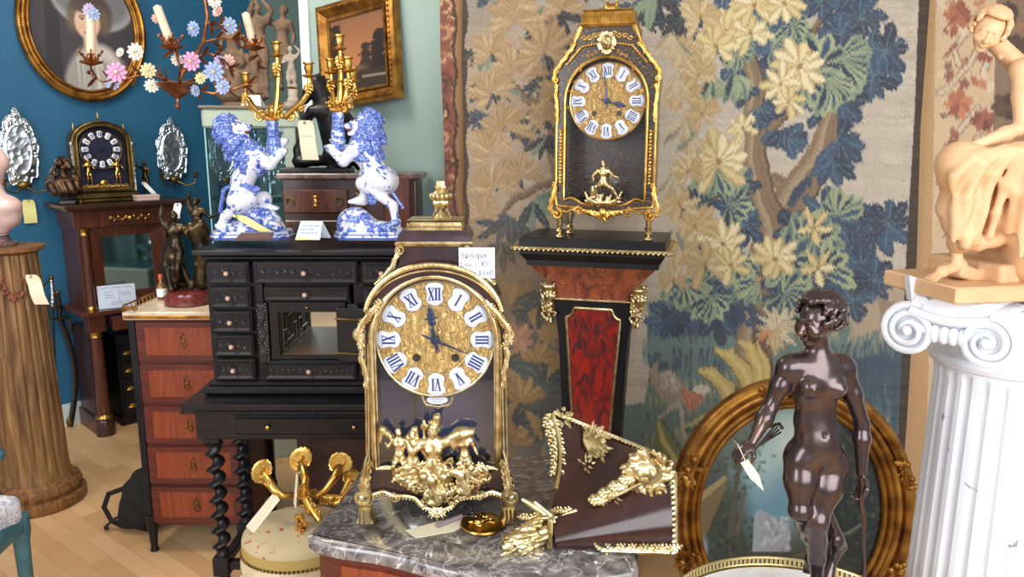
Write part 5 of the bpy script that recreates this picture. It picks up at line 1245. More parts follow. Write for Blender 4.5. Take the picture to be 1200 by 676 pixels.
def hair(S, hd, fd, H, n=70, seed=1, bun=True, back=1.0, u=(0, 0, 1), w=1.0, curl=1.0):
    r = random.Random(seed); hd = Vector(hd); fd = Vector(fd).normalized(); u = Vector(u); u = (u - fd * u.dot(fd)).normalized(); sd = fd.cross(u); h = H * .066
    for i in range(n):
        th = r.uniform(-2.5, 2.5); ph = r.uniform(-.35, 1.4)
        if abs(th) < 1.15 and ph < .95: ph = .95 + r.uniform(0, .45)
        d = -fd * -math.cos(th) * math.cos(ph) + sd * math.sin(th) * math.cos(ph) + u * math.sin(ph)
        c = hd + u * h * .18 - fd * h * .1 + (sd * d.dot(sd) * .78 + fd * d.dot(fd) * .9 + u * d.dot(u) * .88) * h * w
        tg = d.cross(u + fd * .5).normalized() * (1 if th > 0 else -1); q = c + tg * h * .22 * curl + u * r.uniform(-.1, .1) * h
        S.cap(c - tg * h * .18, q, h * r.uniform(.09, .15), h * .06, k=h * .04)
    if bun: S.ell(hd - fd * h * 1.05 + u * h * .3, h * .36, None, k=h * .2)

# ---- bronze huntress on the gallery table
TBZ = .75; TC = Vector((.505, 1.187, 0)); GR = .242
dn = thing('bronze_statue', 'dark bronze nude huntress striding on one foot, bow in hand, on the small round table', 'statue', (PX(958, 600, 1.24).x, 1.24, TBZ + .0012), 0)
D = Loc((dn.location.x, 1.24, TBZ), 0)
def dj(u, v, dy=0): return D(u, v, 1.24 + dy)
H_ = .60
fdir = Vector((-.9, -.42, -.14))
J = dict(head=dj(958, 378, 0), neck=dj(960, 414, .004), chest=dj(957, 452, 0), waist=dj(955, 492, 0), pelvis=dj(957, 528, .002),
         shL=dj(924, 431, -.004), elL=dj(902, 478, -.006), wrL=dj(882, 518, -.03), haL=dj(862, 535, -.04), shR=dj(989, 432, .01), elR=dj(1010, 497, .015), wrR=dj(1009, 556, 0), haR=dj(1012, 585, 0),
         hipL=dj(939, 540, -.002), hipR=dj(975, 545, .004), knL=dj(937, 600, -.022), anL=dj(952, 642, .08), toL=dj(950, 668, .085), knR=dj(958, 612, -.022), anR=dj(957, 684, .012), toR=dj(950, 702, -.02),
         calfR=(.3, .9, 0), calfL=(.5, -.3, 0), heelL=dj(953, 640, .095), heelR=dj(960, 697, .024), pnL=(.3, .3, -1), pnR=(-1, -.2, 0), curlL=.9, curlR=.9)
for q_ in ('shL', 'shR', 'hipL', 'hipR'): pass
S = SDF(); human(S, J, H_, True, fdir, k=.0085)
S.build('body', bronze_diana, dn, .0022, smooth_it=2)
S = SDF(); hair(S, J['head'] + V3(.003, 0, .003), fdir, H_, 190, 3, True, w=1.17, curl=.8)
S.ell(J['head'] + Vector((.004, 0, .036)), (.012, .012, .014), None, k=.006).cap(J['head'] + Vector((-.002, -.01, .04)), J['head'] + Vector((.004, -.012, .052)), .005, .003, k=.003).cap(J['head'] + Vector((.006, -.01, .045)), J['head'] + Vector((.014, -.012, .053)), .004, .003, k=.003)
S.build('hair', bronze_diana, dn, .0018, smooth_it=1)
q = MB(); p0 = dj(1009, 560, -.012); q.tube([p0 + (dj(1011, 610, -.015) - p0) * t / 8 + Vector((.002 * math.sin(t), 0, 0)) for t in range(9)] + [dj(1012, 640, -.015), dj(1013, 665, -.01), dj(1011, 685, .0), dj(1006, 700, .01)], [.004, .0045, .005, .0055, .0055, .005, .0048, .0045, .0042, .004, .0036, .003, .002], 8); q.build('bow', bronze_diana, dn)
q = MB()
for i in range(4): q.tube([dj(880 + i, 533 - i * 2, -.03), dj(909 + i * 2, 498 + i * 3, .01)], .0016, 6)
q.tube([dj(902, 500, 0), dj(913, 497, .01), dj(917, 503, .01)], .003, 6); q.build('arrows', bronze_diana, dn)
S = SDF(); S.cap(dj(970, 600, .03), dj(985, 640, .05), .008, .012, k=.01).ell(dj(979, 634, .04), (.012, .01, .012), k=.01).chain([dj(962, 700, .02), dj(968, 680, .035), dj(978, 650, .045), dj(979, 634, .04)], [.018, .012, .008, .009], k=.012); S.build('tree_stump', bronze_diana, dn, .003)
zb = D.w(Vector((0, 0, TBZ + .001))).z
q = MB(); c_ = dj(958, 704, .0); q.lathe([(.068, 0), (.07, .005), (.068, max(.01, c_.z - .01)), (.06, c_.z), (.055, c_.z + .003)], 48, (c_.x, .0, 0)); q.build('round_base', bronze_diana, dn)
tg = thing('price_tag', 'white card tag hanging from the bronze huntress\'s right hand', 'tag', (0, 0, 0), 0)
P1 = PX(872, 540, 1.19); P2 = PX(895, 575, 1.19); tg.location = P1
q = MB(); d_ = P2 - P1; n_ = Vector((-d_.z, 0, d_.x)).normalized() * .0075; q.add([-n_ * .9, n_ * .9 + d_ * .02, d_ * .55 + n_ * 1.05, d_, d_ * .5 - n_, -n_ * .9 + Vector((0, .0012, 0)), n_ * .9 + d_ * .02 + Vector((0, .0012, 0)), d_ * .55 + n_ * 1.05 + Vector((0, .0012, 0)), d_ + Vector((0, .0012, 0)), d_ * .5 - n_ + Vector((0, .0012, 0))], [(0, 4, 3, 2, 1), (5, 6, 7, 8, 9), (0, 1, 6, 5), (1, 2, 7, 6), (2, 3, 8, 7), (3, 4, 9, 8), (4, 0, 5, 9)])
q.build('card_sheet', paperm, tg, smooth=False); q = MB(); P3 = PX(859, 515, 1.2) - P1; q.add([P3, P3 + Vector((.004, 0, -.004)), P3 + Vector((.014, .0, -.016)), P3 + Vector((.0, .002, .0)), P3 + Vector((.004, .002, -.004)), P3 + Vector((.014, .002, -.016))], [(0, 1, 2), (3, 5, 4), (0, 3, 4, 1), (1, 4, 5, 2), (2, 5, 3, 0)]); q.tube([P3 + Vector((.008, 0, -.008)), V3(.0, -.004, .004), V3(0, 0, 0)], .0008, 5); q.build('tag_end', paperm, tg, smooth=False)

# ---- round table with a brass gallery
tb = thing('gallery_table', 'round white marble table with a pierced brass gallery under the bronze huntress', 'table', (TC.x, TC.y, 0), 0)
q = MB(); q.lathe([(GR - .005, TBZ - .022), (GR, TBZ - .018), (GR, TBZ - .004), (GR - .004, TBZ)], 96); q.build('marble_top', marble_white, tb)
q = MB(); q.lathe([(GR - .001, TBZ - .03), (GR + .006, TBZ - .028), (GR + .006, TBZ - .01), (GR + .003, TBZ + .001), (GR - .001, TBZ + .001)], 96, cap=False)
circ = lambda r, z: [(r * math.cos(2 * PI * i / 96), r * math.sin(2 * PI * i / 96), z) for i in range(97)]
q.tube(circ(GR + .001, TBZ + .018), .003, 8); q.tube(circ(GR + .001, TBZ + .003), .002, 6)
for i in range(170): a = 2 * PI * i / 170; q.box(((GR + .001) * math.cos(a), (GR + .001) * math.sin(a), TBZ + .010), (.002, .0055, .015), 0, (0, 0, a))
q.build('brass_gallery', mat('lacquered_brass', (226, 206, 150), .3, 1), tb)
q = MB(); q.lathe([(GR - .03, TBZ - .1), (GR - .02, TBZ - .09), (GR - .02, TBZ - .022)], 64); q.build('apron', mahogany, tb)
for i in range(4): a = PI / 4 + i * PI / 2; q = MB(); q.lathe([(.009, 0), (.012, .05), (.017, TBZ - .12), (.02, TBZ - .1), (.02, TBZ - .03)], 14, ((GR - .04) * math.cos(a), (GR - .04) * math.sin(a), 0)); q.build('leg', mahogany, tb)

# ---- white ionic column and the terracotta girl
CC = Vector((1.005, 1.50, 0)); CAPZ = 1.30
wc = thing('ionic_column', 'chipped white painted ionic column carrying the terracotta girl on the right', 'column', CC, R(0))
NFL = 26
q = MB(); r0, r1 = .156, .130
hh = [0, .03, .05, .08, .1, .13]; q.lathe([(r0 + .05, 0), (r0 + .05, .05), (r0 + .035, .06), (r0 + .04, .09), (r0 + .02, .12), (r0 + .005, .14)], 64); q.build('base', col_white, wc)
def flute(t, h):
    e = min(1, max(0, (h - .17) / .02)) * min(1, max(0, (CAPZ - .15 - h) / .012)); c = math.cos(NFL * t)
    return 1 - .05 * e * max(0, .25 + c * .95) ** .6 if c > -.26 else 1
q = MB(); q.lathe([(r0, .14), (r0, .16)] + [(r0 + (r1 - r0) * (z / 1.1), z) for z in np.linspace(.17, CAPZ - .17, 26)] + [(r1 + .002, CAPZ - .16), (r1 + .0, CAPZ - .152), (r1, CAPZ - .148), (r1, CAPZ - .14)], NFL * 12, mod=flute); q.build('shaft', col_white, wc)
q = MB(); q.lathe([(r1, CAPZ - .145), (r1 + .012, CAPZ - .14), (r1 + .017, CAPZ - .13), (r1 + .012, CAPZ - .12), (r1, CAPZ - .115), (r1 - .006, CAPZ - .1), (r1 - .006, CAPZ - .06), (r1 + .005, CAPZ - .05)], 96, mod=lambda t, h: 1 - (.05 * max(0, math.cos(NFL * t)) if CAPZ - .112 < h < CAPZ - .055 else 0)); q.build('necking', col_white, wc)
ctr = Vector((CC.x, CC.y, CAPZ)); vf = PX(1158, 401, 1.33); vb = PX(1066, 379, 1.43)
cap_yaw = math.atan2(vb.y - vf.y, vb.x - vf.x)
def volute_face(sgn):
    pass
q = MB(); capf = Loc(CC, 0); a1 = capf.w(vf); a2 = capf.w(vb)
ex = (a2 - a1); ex.z = 0; span = ex.length; ex.normalize(); nn = Vector((-ex.y, ex.x, 0)); nn = nn if nn.dot(Vector((-1, -.4, 0))) > 0 else -nn
vr = .042
for c_, s_ in ((a1, 1), (a2, -1)):
    c0 = Vector((c_.x, c_.y, CAPZ - .055))
    for w_, rr in ((.010, vr), ):
        pts = []; rs = []
        for i in range(50):
            t = i / 49; ang = PI / 2 - t * 2.4 * 2 * PI; rad = vr * (1 - t) ** .8 + .006; pts.append(c0 + ex * s_ * (-rad * math.cos(ang)) * 1 + Vector((0, 0, rad * math.sin(ang))) + nn * .012 * t); rs.append(.0085 * (1 - .5 * t))
        q.tube(pts, rs, 8)
    q.ell(c0 + nn * .014, .010)
    # scroll body behind the spiral
    S2 = [c0 + nn * .004, c0 - nn * .055]
    q.tube([c0 + nn * .002, c0 - nn * .02, c0 - nn * .05, c0 - nn * .09], [vr * .95, vr * .93, vr * .8, vr * .72], 28)
m_ = (a1 + a2) / 2
for k_ in range(9):
    t = k_ / 8; c_ = a1.lerp(a2, t); sag = .006 * math.sin(PI * t)
pts = [Vector((a1.lerp(a2, t).x, a1.lerp(a2, t).y, CAPZ - .016 - .012 * math.sin(PI * t))) + nn * .004 for t in [i / 16 for i in range(17)]]
q.tube(pts, .0085, 8); q.tube([p + Vector((0, 0, -.026)) - nn * .006 for p in pts], .011, 8); q.tube([p + Vector((0, 0, .013)) - nn * .004 for p in pts], .006, 8)
q.add([*(p + Vector((0, 0, .012)) - nn * .004 for p in pts), *(p + Vector((0, 0, -.045)) - nn * .012 for p in pts)], [(i, i + 1, i + 18, i + 17) for i in range(16)])
for t in (.3, .42, .54, .66): c_ = a1.lerp(a2, t); q.ell(Vector((c_.x, c_.y, CAPZ - .055)) + nn * .0, (.012, .012, .018))
q.build('volute_face', col_white, wc)
# second pair of volutes on the right-hand face
q = MB(); b1 = a1; ex2 = -nn * 1.0; b2 = a1 + Vector((span * .98 * ex2.x, span * .98 * ex2.y, 0)); nn2 = -ex
for c_ in (b2,):
    c0 = Vector((c_.x, c_.y, CAPZ - .055)); q.tube([c0 + nn2 * .004, c0 - nn2 * .09], [vr, vr * .75], 28); pts = []
    for i in range(50): t = i / 49; ang = PI / 2 + t * 2.4 * 2 * PI; rad = vr * (1 - t) ** .8 + .006; pts.append(c0 + ex2 * (rad * math.cos(ang)) + Vector((0, 0, rad * math.sin(ang))) + nn2 * .01)
    q.tube(pts, .007, 8)
pts = [Vector((b1.lerp(b2, t).x, b1.lerp(b2, t).y, CAPZ - .02)) for t in (0, .25, .5, .75, 1)]; q.tube(pts, .022, 10); q.build('volute_face', col_white, wc)
q = MB(); cxx = (a1 + a2) / 2 - nn * (span * .47); q.box((cxx.x, cxx.y, CAPZ + .0), (span * .98, span * .98, .03), .004, (0, 0, math.atan2(ex.y, ex.x))); q.lathe([(r1 + .0, CAPZ - .06), (r1 + .012, CAPZ - .03), (r1 + .012, CAPZ - .01)], 64); q.build('abacus', col_white, wc)
q = MB(); q.add([a2 + Vector((0, 0, .02 + CAPZ - a2.z)) + V3(*p) for p in ((-.0, .0, -.02), (.03, -.02, -.02), (.02, -.01, .02), (-.01, .0, .03), (0, .02, -.02), (.03, .0, -.02), (.02, .01, .02), (-.01, .02, .03))], [(0, 1, 2, 3), (7, 6, 5, 4), (0, 4, 5, 1), (1, 5, 6, 2), (2, 6, 7, 3), (3, 7, 4, 0)]); q.build('broken_leaf', col_white, wc, smooth=False)

PLZ = CAPZ + .016
gp = thing('terracotta_statue', 'pale terracotta girl in draped skirt sitting with joined hands on the white column', 'statue', (CC.x + .02, CC.y - .02, PLZ), 0)
G = Loc((CC.x + .02, CC.y - .02, PLZ), 0)
gy = 1.44
def gj(u, v, dy=0): return G(u, v, gy + dy)
q = MB(); c0 = G.w(PX(1097, 345, 1.35)); zt_ = G(1097, 334, 1.35).z; q.box((c0.x + .17, c0.y + .10, zt_ / 2), (.34, .20, zt_), .003, (0, 0, R(10))); q.build('plinth', terracotta, gp)
q = MB(); 
q = SDF(); q.box((c0.x + .2, c0.y + .13, zt_ + .014), (.1, .08, .014), (0, 0, .3), .004).box((c0.x + .09, c0.y + .07, zt_ + .008), (.045, .02, .01), (0, .3, .5), .003).box((c0.x + .25, c0.y + .16, zt_ + .08), (.09, .07, .08), (0, 0, .2), .01, k=.02); q.build('rock', terracotta, gp, .005)
H2 = .54; gf = Vector((-.42, -.86, -.42))
J = dict(head=gj(1158, 36, 0), neck=gj(1190, 68, .03), chest=gj(1225, 92, .05), waist=gj(1245, 135, .07), pelvis=gj(1238, 190, .08),
         shL=gj(1197, 84, -.02), elL=gj(1196, 150, -.05), wrL=gj(1137, 172, -.05), haL=gj(1112, 172, -.05), shR=gj(1262, 70, .1), elR=gj(1200, 165, .08), wrR=gj(1140, 182, .0), haR=gj(1116, 180, -.03),
         hipL=gj(1222, 205, .03), hipR=gj(1240, 200, .1), knL=gj(1124, 193, -.05), anL=gj(1121, 303, -.05), toL=gj(1092, 326, -.085), knR=gj(1165, 200, .05), anR=gj(1195, 312, .05), toR=gj(1170, 318, .02),
         hup=(.25, -.3, .9), pnL=(0, .3, -1), pnR=(0, .3, -1), curlL=1.3, curlR=1.3, calfL=(.8, .2, 0), heelL=gj(1132, 322, -.04))
S = SDF(); human(S, J, H2, True, gf, k=.008, legs=('L',)); S.build('body', terracotta, gp, .0025, smooth_it=1)
S = SDF(); hair(S, J['head'], gf, H2, 230, 7, True, u=(.25, -.3, .9), w=1.1, curl=.7)
for i in range(14): a = i * .45; S.cap(J['head'] + V3(.02 + .006 * math.cos(a), .01, .03 - i * .004), J['head'] + V3(.034, .012 + .004 * math.sin(a), .02 - i * .005), .006, .005, k=.004)
S.build('hair', terracotta, gp, .0022, smooth_it=1)
# draped skirt with folds
S = SDF(); kL, aL = J['knL'], J['anL']
S.chain([J['pelvis'], J['hipL'], kL + V3(.004, 0, .002)], [.056, .05, .035], k=.025).chain([kL, kL.lerp(aL, .5) + V3(.006, 0, 0), kL.lerp(aL, .78) + V3(.01, 0, 0)], [.035, .032, .027], k=.025)
S.chain([J['waist'], J['waist'].lerp(J['pelvis'], .5), J['pelvis']], [.034, .046, .056], k=.02)
S.chain([J['pelvis'], J['hipR'], J['knR']], [.06, .055, .045], k=.02).chain([J['knR'], gj(1178, 265, .03), gj(1180, 312, .03)], [.04, .042, .046], k=.02)
S.chain([gj(1150, 215, -.04), gj(1170, 255, -.04), gj(1215, 300, -.02)], [.018, .026, .036], k=.025).chain([gj(1190, 185, -.05), gj(1205, 240, -.06), gj(1210, 310, -.05)], [.03, .034, .04], k=.02).chain([gj(1225, 180, 0), gj(1230, 250, -.02), gj(1235, 315, -.02)], [.05, .06, .06], k=.02)
S.chain([kL.lerp(aL, .72) + V3(-.012, -.02, 0), gj(1146, 285, -.05), gj(1178, 278, -.05), gj(1205, 262, -.05)], [.012, .012, .012, .012], k=.014)
kx, kz = kL.x, kL.z
for rg_ in (((1178, 172, -.07), (1140, 186, -.086), (1117, 208, -.084), (1120, 262, -.078), (1118, 284, -.078)), ((1182, 174, -.08), (1152, 192, -.088), (1132, 232, -.088), (1130, 286, -.08)), ((1188, 176, -.086), (1164, 205, -.086), (1148, 245, -.082), (1146, 284, -.074)), ((1194, 176, -.09), (1178, 215, -.08), (1166, 250, -.076), (1160, 276, -.07)), ((1200, 178, -.09), (1190, 225, -.088), (1182, 268, -.076)), ((1206, 180, -.09), (1203, 235, -.096), (1196, 300, -.092)), ((1212, 180, -.09), (1216, 240, -.096), (1214, 308, -.094))):
    S.chain([gj(*p) for p in rg_], [.006, .009, .008, .007, .006][:len(rg_)], k=.010)
def folds(X, Y, Z):
    u = np.arctan2(X - kx - .08, (kz + .17) - Z); r_ = np.hypot(X - kx - .08, Z - kz - .17)
    return (.0022 * np.sin(u * 34 + Y * 18 + 1.2 * np.sin(r_ * 24)) + .002 * np.sin(u * 57 + r_ * 30 + 1)) * np.clip((r_ - .12) / .12, .2, 1) * np.clip((np.hypot(X - kx, Z - kz) - .035) / .04, 0, 1)
S.build('skirt', terracotta, gp, .0028, folds, smooth_it=1)

# ---- faience lions with gilt candelabra
def lion_parts(flip, name_lab, u, v, Yd, base_u, base_v, jm, seed, yaw=0):
    """jm: dict of photo points for this lion"""
    B = PX(base_u, base_v, Yd); B.z = 1.262 + .012 + .0; zoff = 0
    r = thing('lion_candlestick', name_lab, 'candlestick', B, 0, 'blue and white faience lions'); T = Loc(B, 0)
    def j(k, dy=0): u_, v_ = jm[k]; return T(u_, v_, Yd + dy)
    S = SDF()
    x0, x1 = j('bl').x, j('br').x; xc = (x0 + x1) / 2; hw = (x1 - x0) / 2
    q = MB(); 
    pts = [(xc + hw * sx_, dy) for sx_, dy in ((-1, -.02), (-.8, -.055), (.8, -.055), (1, -.02), (1, .05), (.8, .085), (-.8, .085), (-1, .05))]
    q.prism(pts, 0, .018, 'xy'); q.prism([(xc + (x - xc) * .97, y * .97) for x, y in pts], .018, .026, 'xy'); o = q.build('base', delft, r, angle=30)
    q = MB(); q.prism([(xc + (x - xc) * 1.01, .015 + (y - .015) * 1.02) for x, y in pts], .001, .007, 'xy'); q.prism([(xc + (x - xc) * 1.0, .015 + (y - .015) * 1.01) for x, y in pts], .016, .0185, 'xy'); q.build('blue_rim', delft_band, o)
    m = SDF(); m.ell(V3(xc, .01, .03), (hw * .86, .055, .03), k=.02); mo = j('mound'); m.ell(V3(mo.x, .012, .05), (hw * .5, .045, .055), k=.03)
    for i in range(7): a = i * .9; m.ell(V3(xc + hw * .7 * math.cos(a + seed), -.02 + .02 * math.sin(a), .038 + .008 * (i % 3)), (.026, .02, .014), (0, .4 * (-1) ** i, 0), k=.01)
    m.build('rocky_mound', mat('faience_mound', (200, 208, 232), .14, 0, .6, coat=.5, build=b_delft(.44, 26, 0)) if flip == 1 else bpy.data.materials['faience_mound'], r, .004)
    # body
    hip, bel, cst, hd = j('hip', .005), j('belly'), j('chest'), j('head')
    S.ell(hip, (.038, .038, .042), k=.02).chain([hip, bel, cst], [.036, .031, .043], k=.03).ell(cst, (.044, .04, .048), k=.02)
    S.chain([cst, hd], [.04, .03], k=.02)
    d = -1 if jm['muz'][0] < jm['head'][0] else 1
    mz = j('muz'); S.ell(hd, (.03, .028, .032), k=.012); S.ell(hd.lerp(mz, .55), (.024, .02, .02), k=.01); S.ell(mz, (.013, .015, .011), k=.008); S.cap(hd.lerp(mz, .5) + V3(0, 0, -.022), mz + V3(-d * .004, 0, -.024), .011, .008, k=.008)
    S.ell(mz + V3(d * .011, 0, .004), (.005, .008, .005), k=.003)
    for s_ in (-1, 1): S.ell(hd.lerp(mz, .25) + V3(0, s_ * .02, .013), .006, None, k=.004); S.ell(hd + V3(-d * .01, s_ * .024, .028), (.008, .006, .011), k=.005)
    for s_, dy in ((-1, -.028), (1, .03)):
        n_ = 'n' if s_ < 0 else 'f'
        a, b, c = j('hip'), j('knee' + n_), j('hock' + n_); ft = j('foot' + n_); p = V3(0, dy, 0)
        S.chain([a + p, b + p, c + p, ft + p], [.036, .024, .014, .014], k=.014); S.ell(ft + p + V3(d * .012, 0, -.002), (.02, .014, .01), k=.01)
        for t in (-1, 0, 1): S.ell(ft + p + V3(d * .028, t * .008, -.003), (.008, .005, .007), k=.003)
        sh, el, pw = cst + V3(d * .02, dy, .01), j('elb' + n_) + p * .8, j('paw' + n_) + p * .5
        S.chain([sh, el, pw], [.026, .019, .014], k=.012); S.ell(pw, (.017, .013, .014), k=.006)
        for t in (-1, 0, 1): S.ell(pw + V3(d * .012, t * .008, .004), (.008, .005, .008), k=.003)
    S.build('body', delft, r, .0035, smooth_it=1)
    q = MB(); q.tube([j('tail0', .02), j('tail1', .02), j('tail2', .0), j('tail3', -.03), j('tail4', -.035)], [.008, .007, .007, .007, .009], 8); q.ell(j('tail4', -.035), (.016, .01, .012)); q.build('tail', delft_blue, r)
    # mane of overlapping curls
    M = SDF(); rr = random.Random(seed)
    for c_, ax, n_ in ((hd + V3(-d * .012, 0, .002), (.034, .036, .042), 60), (hd.lerp(cst, .5) + V3(-d * .008, 0, 0), (.044, .042, .05), 80), (cst + V3(-d * .0, 0, .008), (.048, .044, .05), 60)):
        M.ell(c_, tuple(x * .92 for x in ax), k=.03)
        for i in range(n_):
            th = rr.uniform(0, 2 * PI); ph = rr.uniform(-1, 1.3); dd = V3(math.cos(th) * math.cos(ph), math.sin(th) * math.cos(ph), math.sin(ph)); p = c_ + V3(dd.x * ax[0], dd.y * ax[1], dd.z * ax[2])
            if (p - mz).length < .038 or ((p - hd).x * d > .012 and p.z > hd.z - .03 and p.z < hd.z + .024): continue
            t1 = V3(-d * .012 + rr.uniform(-.006, .006), dd.y * .006, -.016 + rr.uniform(-.006, .004)); M.chain([p, p + t1 * .6 + dd * .004, p + t1 * 1.2], [.0085, .007, .0035], k=.0035)
    M.build('mane', delft_blue, r, .003, smooth_it=0)
    q = MB()
    for s_ in (-1, 1): q.ell(hd.lerp(mz, .42) + V3(0, s_ * .0215, .012), (.0045, .003, .0035), None, 8, 5); q.tube([hd.lerp(mz, .2) + V3(0, s_ * .024, .018), hd.lerp(mz, .5) + V3(0, s_ * .022, .020), hd.lerp(mz, .75) + V3(0, s_ * .014, .014)], .0022, 6)
    q.ell(mz + V3(d * .012, 0, .007), (.005, .009, .005)); q.build('painted_features', enamel_blue, r)
    q = MB(); q.ell(hd.lerp(mz, .88) + V3(d * .002, 0, -.013), (.013, .0135, .006), (0, .25 * d, 0), 10, 6); q.build('open_mouth', marble_red, r)
    # vase held in the paws and the gilt candelabrum on it
    vb_, vt = j('vb'), j('vt'); V = SDF(); V.chain([vb_, vb_.lerp(vt, .35), vt], [.017, .021, .017], k=.01); V.ell(vb_.lerp(vt, .15), (.026, .022, .014), k=.008)
    for i in range(8): a = i * PI / 4; V.ell(vt + V3(.014 * math.cos(a), .014 * math.sin(a), -.006), (.006, .006, .016), k=.004)
    V.ell(vb_.lerp(vt, .6) + V3(d * .0, -.016, 0), (.014, .008, .012), k=.005); V.build('vase', delft_blue if flip == 1 else bpy.data.materials['faience_mound'], r, .0028)
    q = MB(); q.lathe([(.016, 0), (.024, .004), (.012, .012), (.006, .02), (.011, .03), (.008, .045), (.005, .05)], 20, vt)
    cs = jm['cups']; cen = vt + V3(0, 0, .045)
    for i, (u_, v_, dy) in enumerate(cs):
        c = T(u_, v_, Yd + dy); mdp = cen.lerp(c, .5); side = V3(c.x - cen.x, c.y - cen.y, 0)
        q.tube([cen + V3(0, 0, -.02), cen + side * .35 + V3(0, 0, -.03), cen + side * .8 + V3(0, 0, -.02 + .35 * (c.z - cen.z)), cen + side * 1.05 + V3(0, 0, .6 * (c.z - cen.z)), c + V3(0, 0, -.012)], [.010, .011, .010, .008, .007], 8)
        q.lathe([(.02, 0), (.024, .003), (.012, .006)], 14, cen.lerp(c, .55) + V3(0, 0, .0)); q.leaf(c + V3(0, -.012, -.03), (0, 0, -1), .04, .028, lobes=3)
        if side.length > .02: q.scroll(cen + side * .5 + V3(0, 0, -.03), .022, 0, 1.3, .006); q.leaf(cen + side * .7 + V3(0, -.006, -.01), side.normalized() + V3(0, 0, .6), .03, .018, lobes=3)
        q.lathe([(.004, -.016), (.02, -.010), (.022, -.006), (.009, -.003), (.012, .006), (.014, .02), (.012, .028), (.018, .031), (.018, .035), (.008, .035)], 22, c, mod=lambda t, h: 1 + .05 * math.cos(9 * t))
    for i in range(12): a = i * PI / 6; q.leaf(cen + V3(.006 * math.cos(a), .006 * math.sin(a), -.035), (math.cos(a), math.sin(a) * .8, .7), .036, .02, (0, -1, 0), lobes=2)
    q.build('candelabrum', gold, r); return r, j
LF = dict(bl=(249, 278), br=(341, 278), mound=(305, 255), hip=(282, 236), belly=(284, 212), chest=(296, 188), head=(274, 146), muz=(286, 158), kneen=(296, 232), kneef=(306, 234), hockn=(268, 252), hockf=(300, 250), footn=(262, 264), footf=(312, 244),
          elbn=(318, 192), elbf=(316, 186), pawn=(332, 178), pawf=(330, 166), vb=(322, 182), vt=(319, 142), tail0=(262, 232), tail1=(258, 248), tail2=(262, 222), tail3=(278, 214), tail4=(300, 222),
          cups=[(324, 62, .0), (288, 98, .02), (362, 86, .03)])
LF['muz'] = (290, 150); LF['head'] = (271, 150)
lion_parts(1, 'faience lion looking up, yellow tag at its feet, on the left of the ebony cabinet', 0, 0, 2.60, 295, 279, LF, 3)
RT = dict(bl=(393, 277), br=(477, 277), mound=(415, 250), hip=(452, 212), belly=(437, 198), chest=(428, 176), head=(428, 144), muz=(408, 148), kneen=(428, 214), kneef=(428, 204), hockn=(462, 240), hockf=(424, 236), footn=(466, 262), footf=(418, 236),
          elbn=(404, 188), elbf=(402, 178), pawn=(388, 174), pawf=(392, 166), vb=(396, 172), vt=(396, 132), tail0=(462, 226), tail1=(472, 244), tail2=(446, 206), tail3=(426, 216), tail4=(436, 236),
          cups=[(398, 54, .0), (388, 82, .03), (408, 80, -.02), (414, 92, .04)])
lion_parts(2, 'faience lion facing left in profile, on the right of the ebony cabinet', 0, 0, 2.60, 435, 278, RT, 8)

# ---- small bronzes and groups
def small_figure(name, lab, cat, loc, m, figs, h, base, vox=.004, extra=None, group=None, yaw=0):
    r = thing(name, lab, cat, loc, yaw, group); S = SDF(); z0 = base[1] if base else 0
    for (ox, oy, oz, H, pose, face) in figs:
        o = V3(ox, oy, z0 + oz); P = dict(head=(0, 0, .93), neck=(0, 0, .84), chest=(0, 0, .74), waist=(0, 0, .63), pelvis=(0, 0, .54), shL=(-.1, 0, .80), shR=(.1, 0, .80), elL=(-.14, 0, .66), elR=(.14, 0, .66), wrL=(-.13, -.04, .54), wrR=(.13, -.04, .54),
                 haL=(-.13, -.06, .5), haR=(.13, -.06, .5), hipL=(-.05, 0, .5), hipR=(.05, 0, .5), knL=(-.055, -.02, .28), knR=(.06, -.01, .28), anL=(-.05, .02, .04), anR=(.06, .01, .04), toL=(-.07, -.06, .02), toR=(.09, -.05, .02)); P.update(pose)
        Jm = {k: o + Vector(v) * H for k, v in P.items() if k not in ('x',)}; human(S, Jm, H, pose.get('f', 1) if False else True, face, hands=False, k=H * .02, fat=1.12); hair(S, Jm['head'], face, H, 26, 2)
    if extra: extra(S, z0)
    S.build('figures', m, r, vox, smooth_it=1)
    if base: q = MB(); q.lathe(base[0], 36, mod=base[3] if len(base) > 3 else None); q.build('base', base[2], r)
    return r
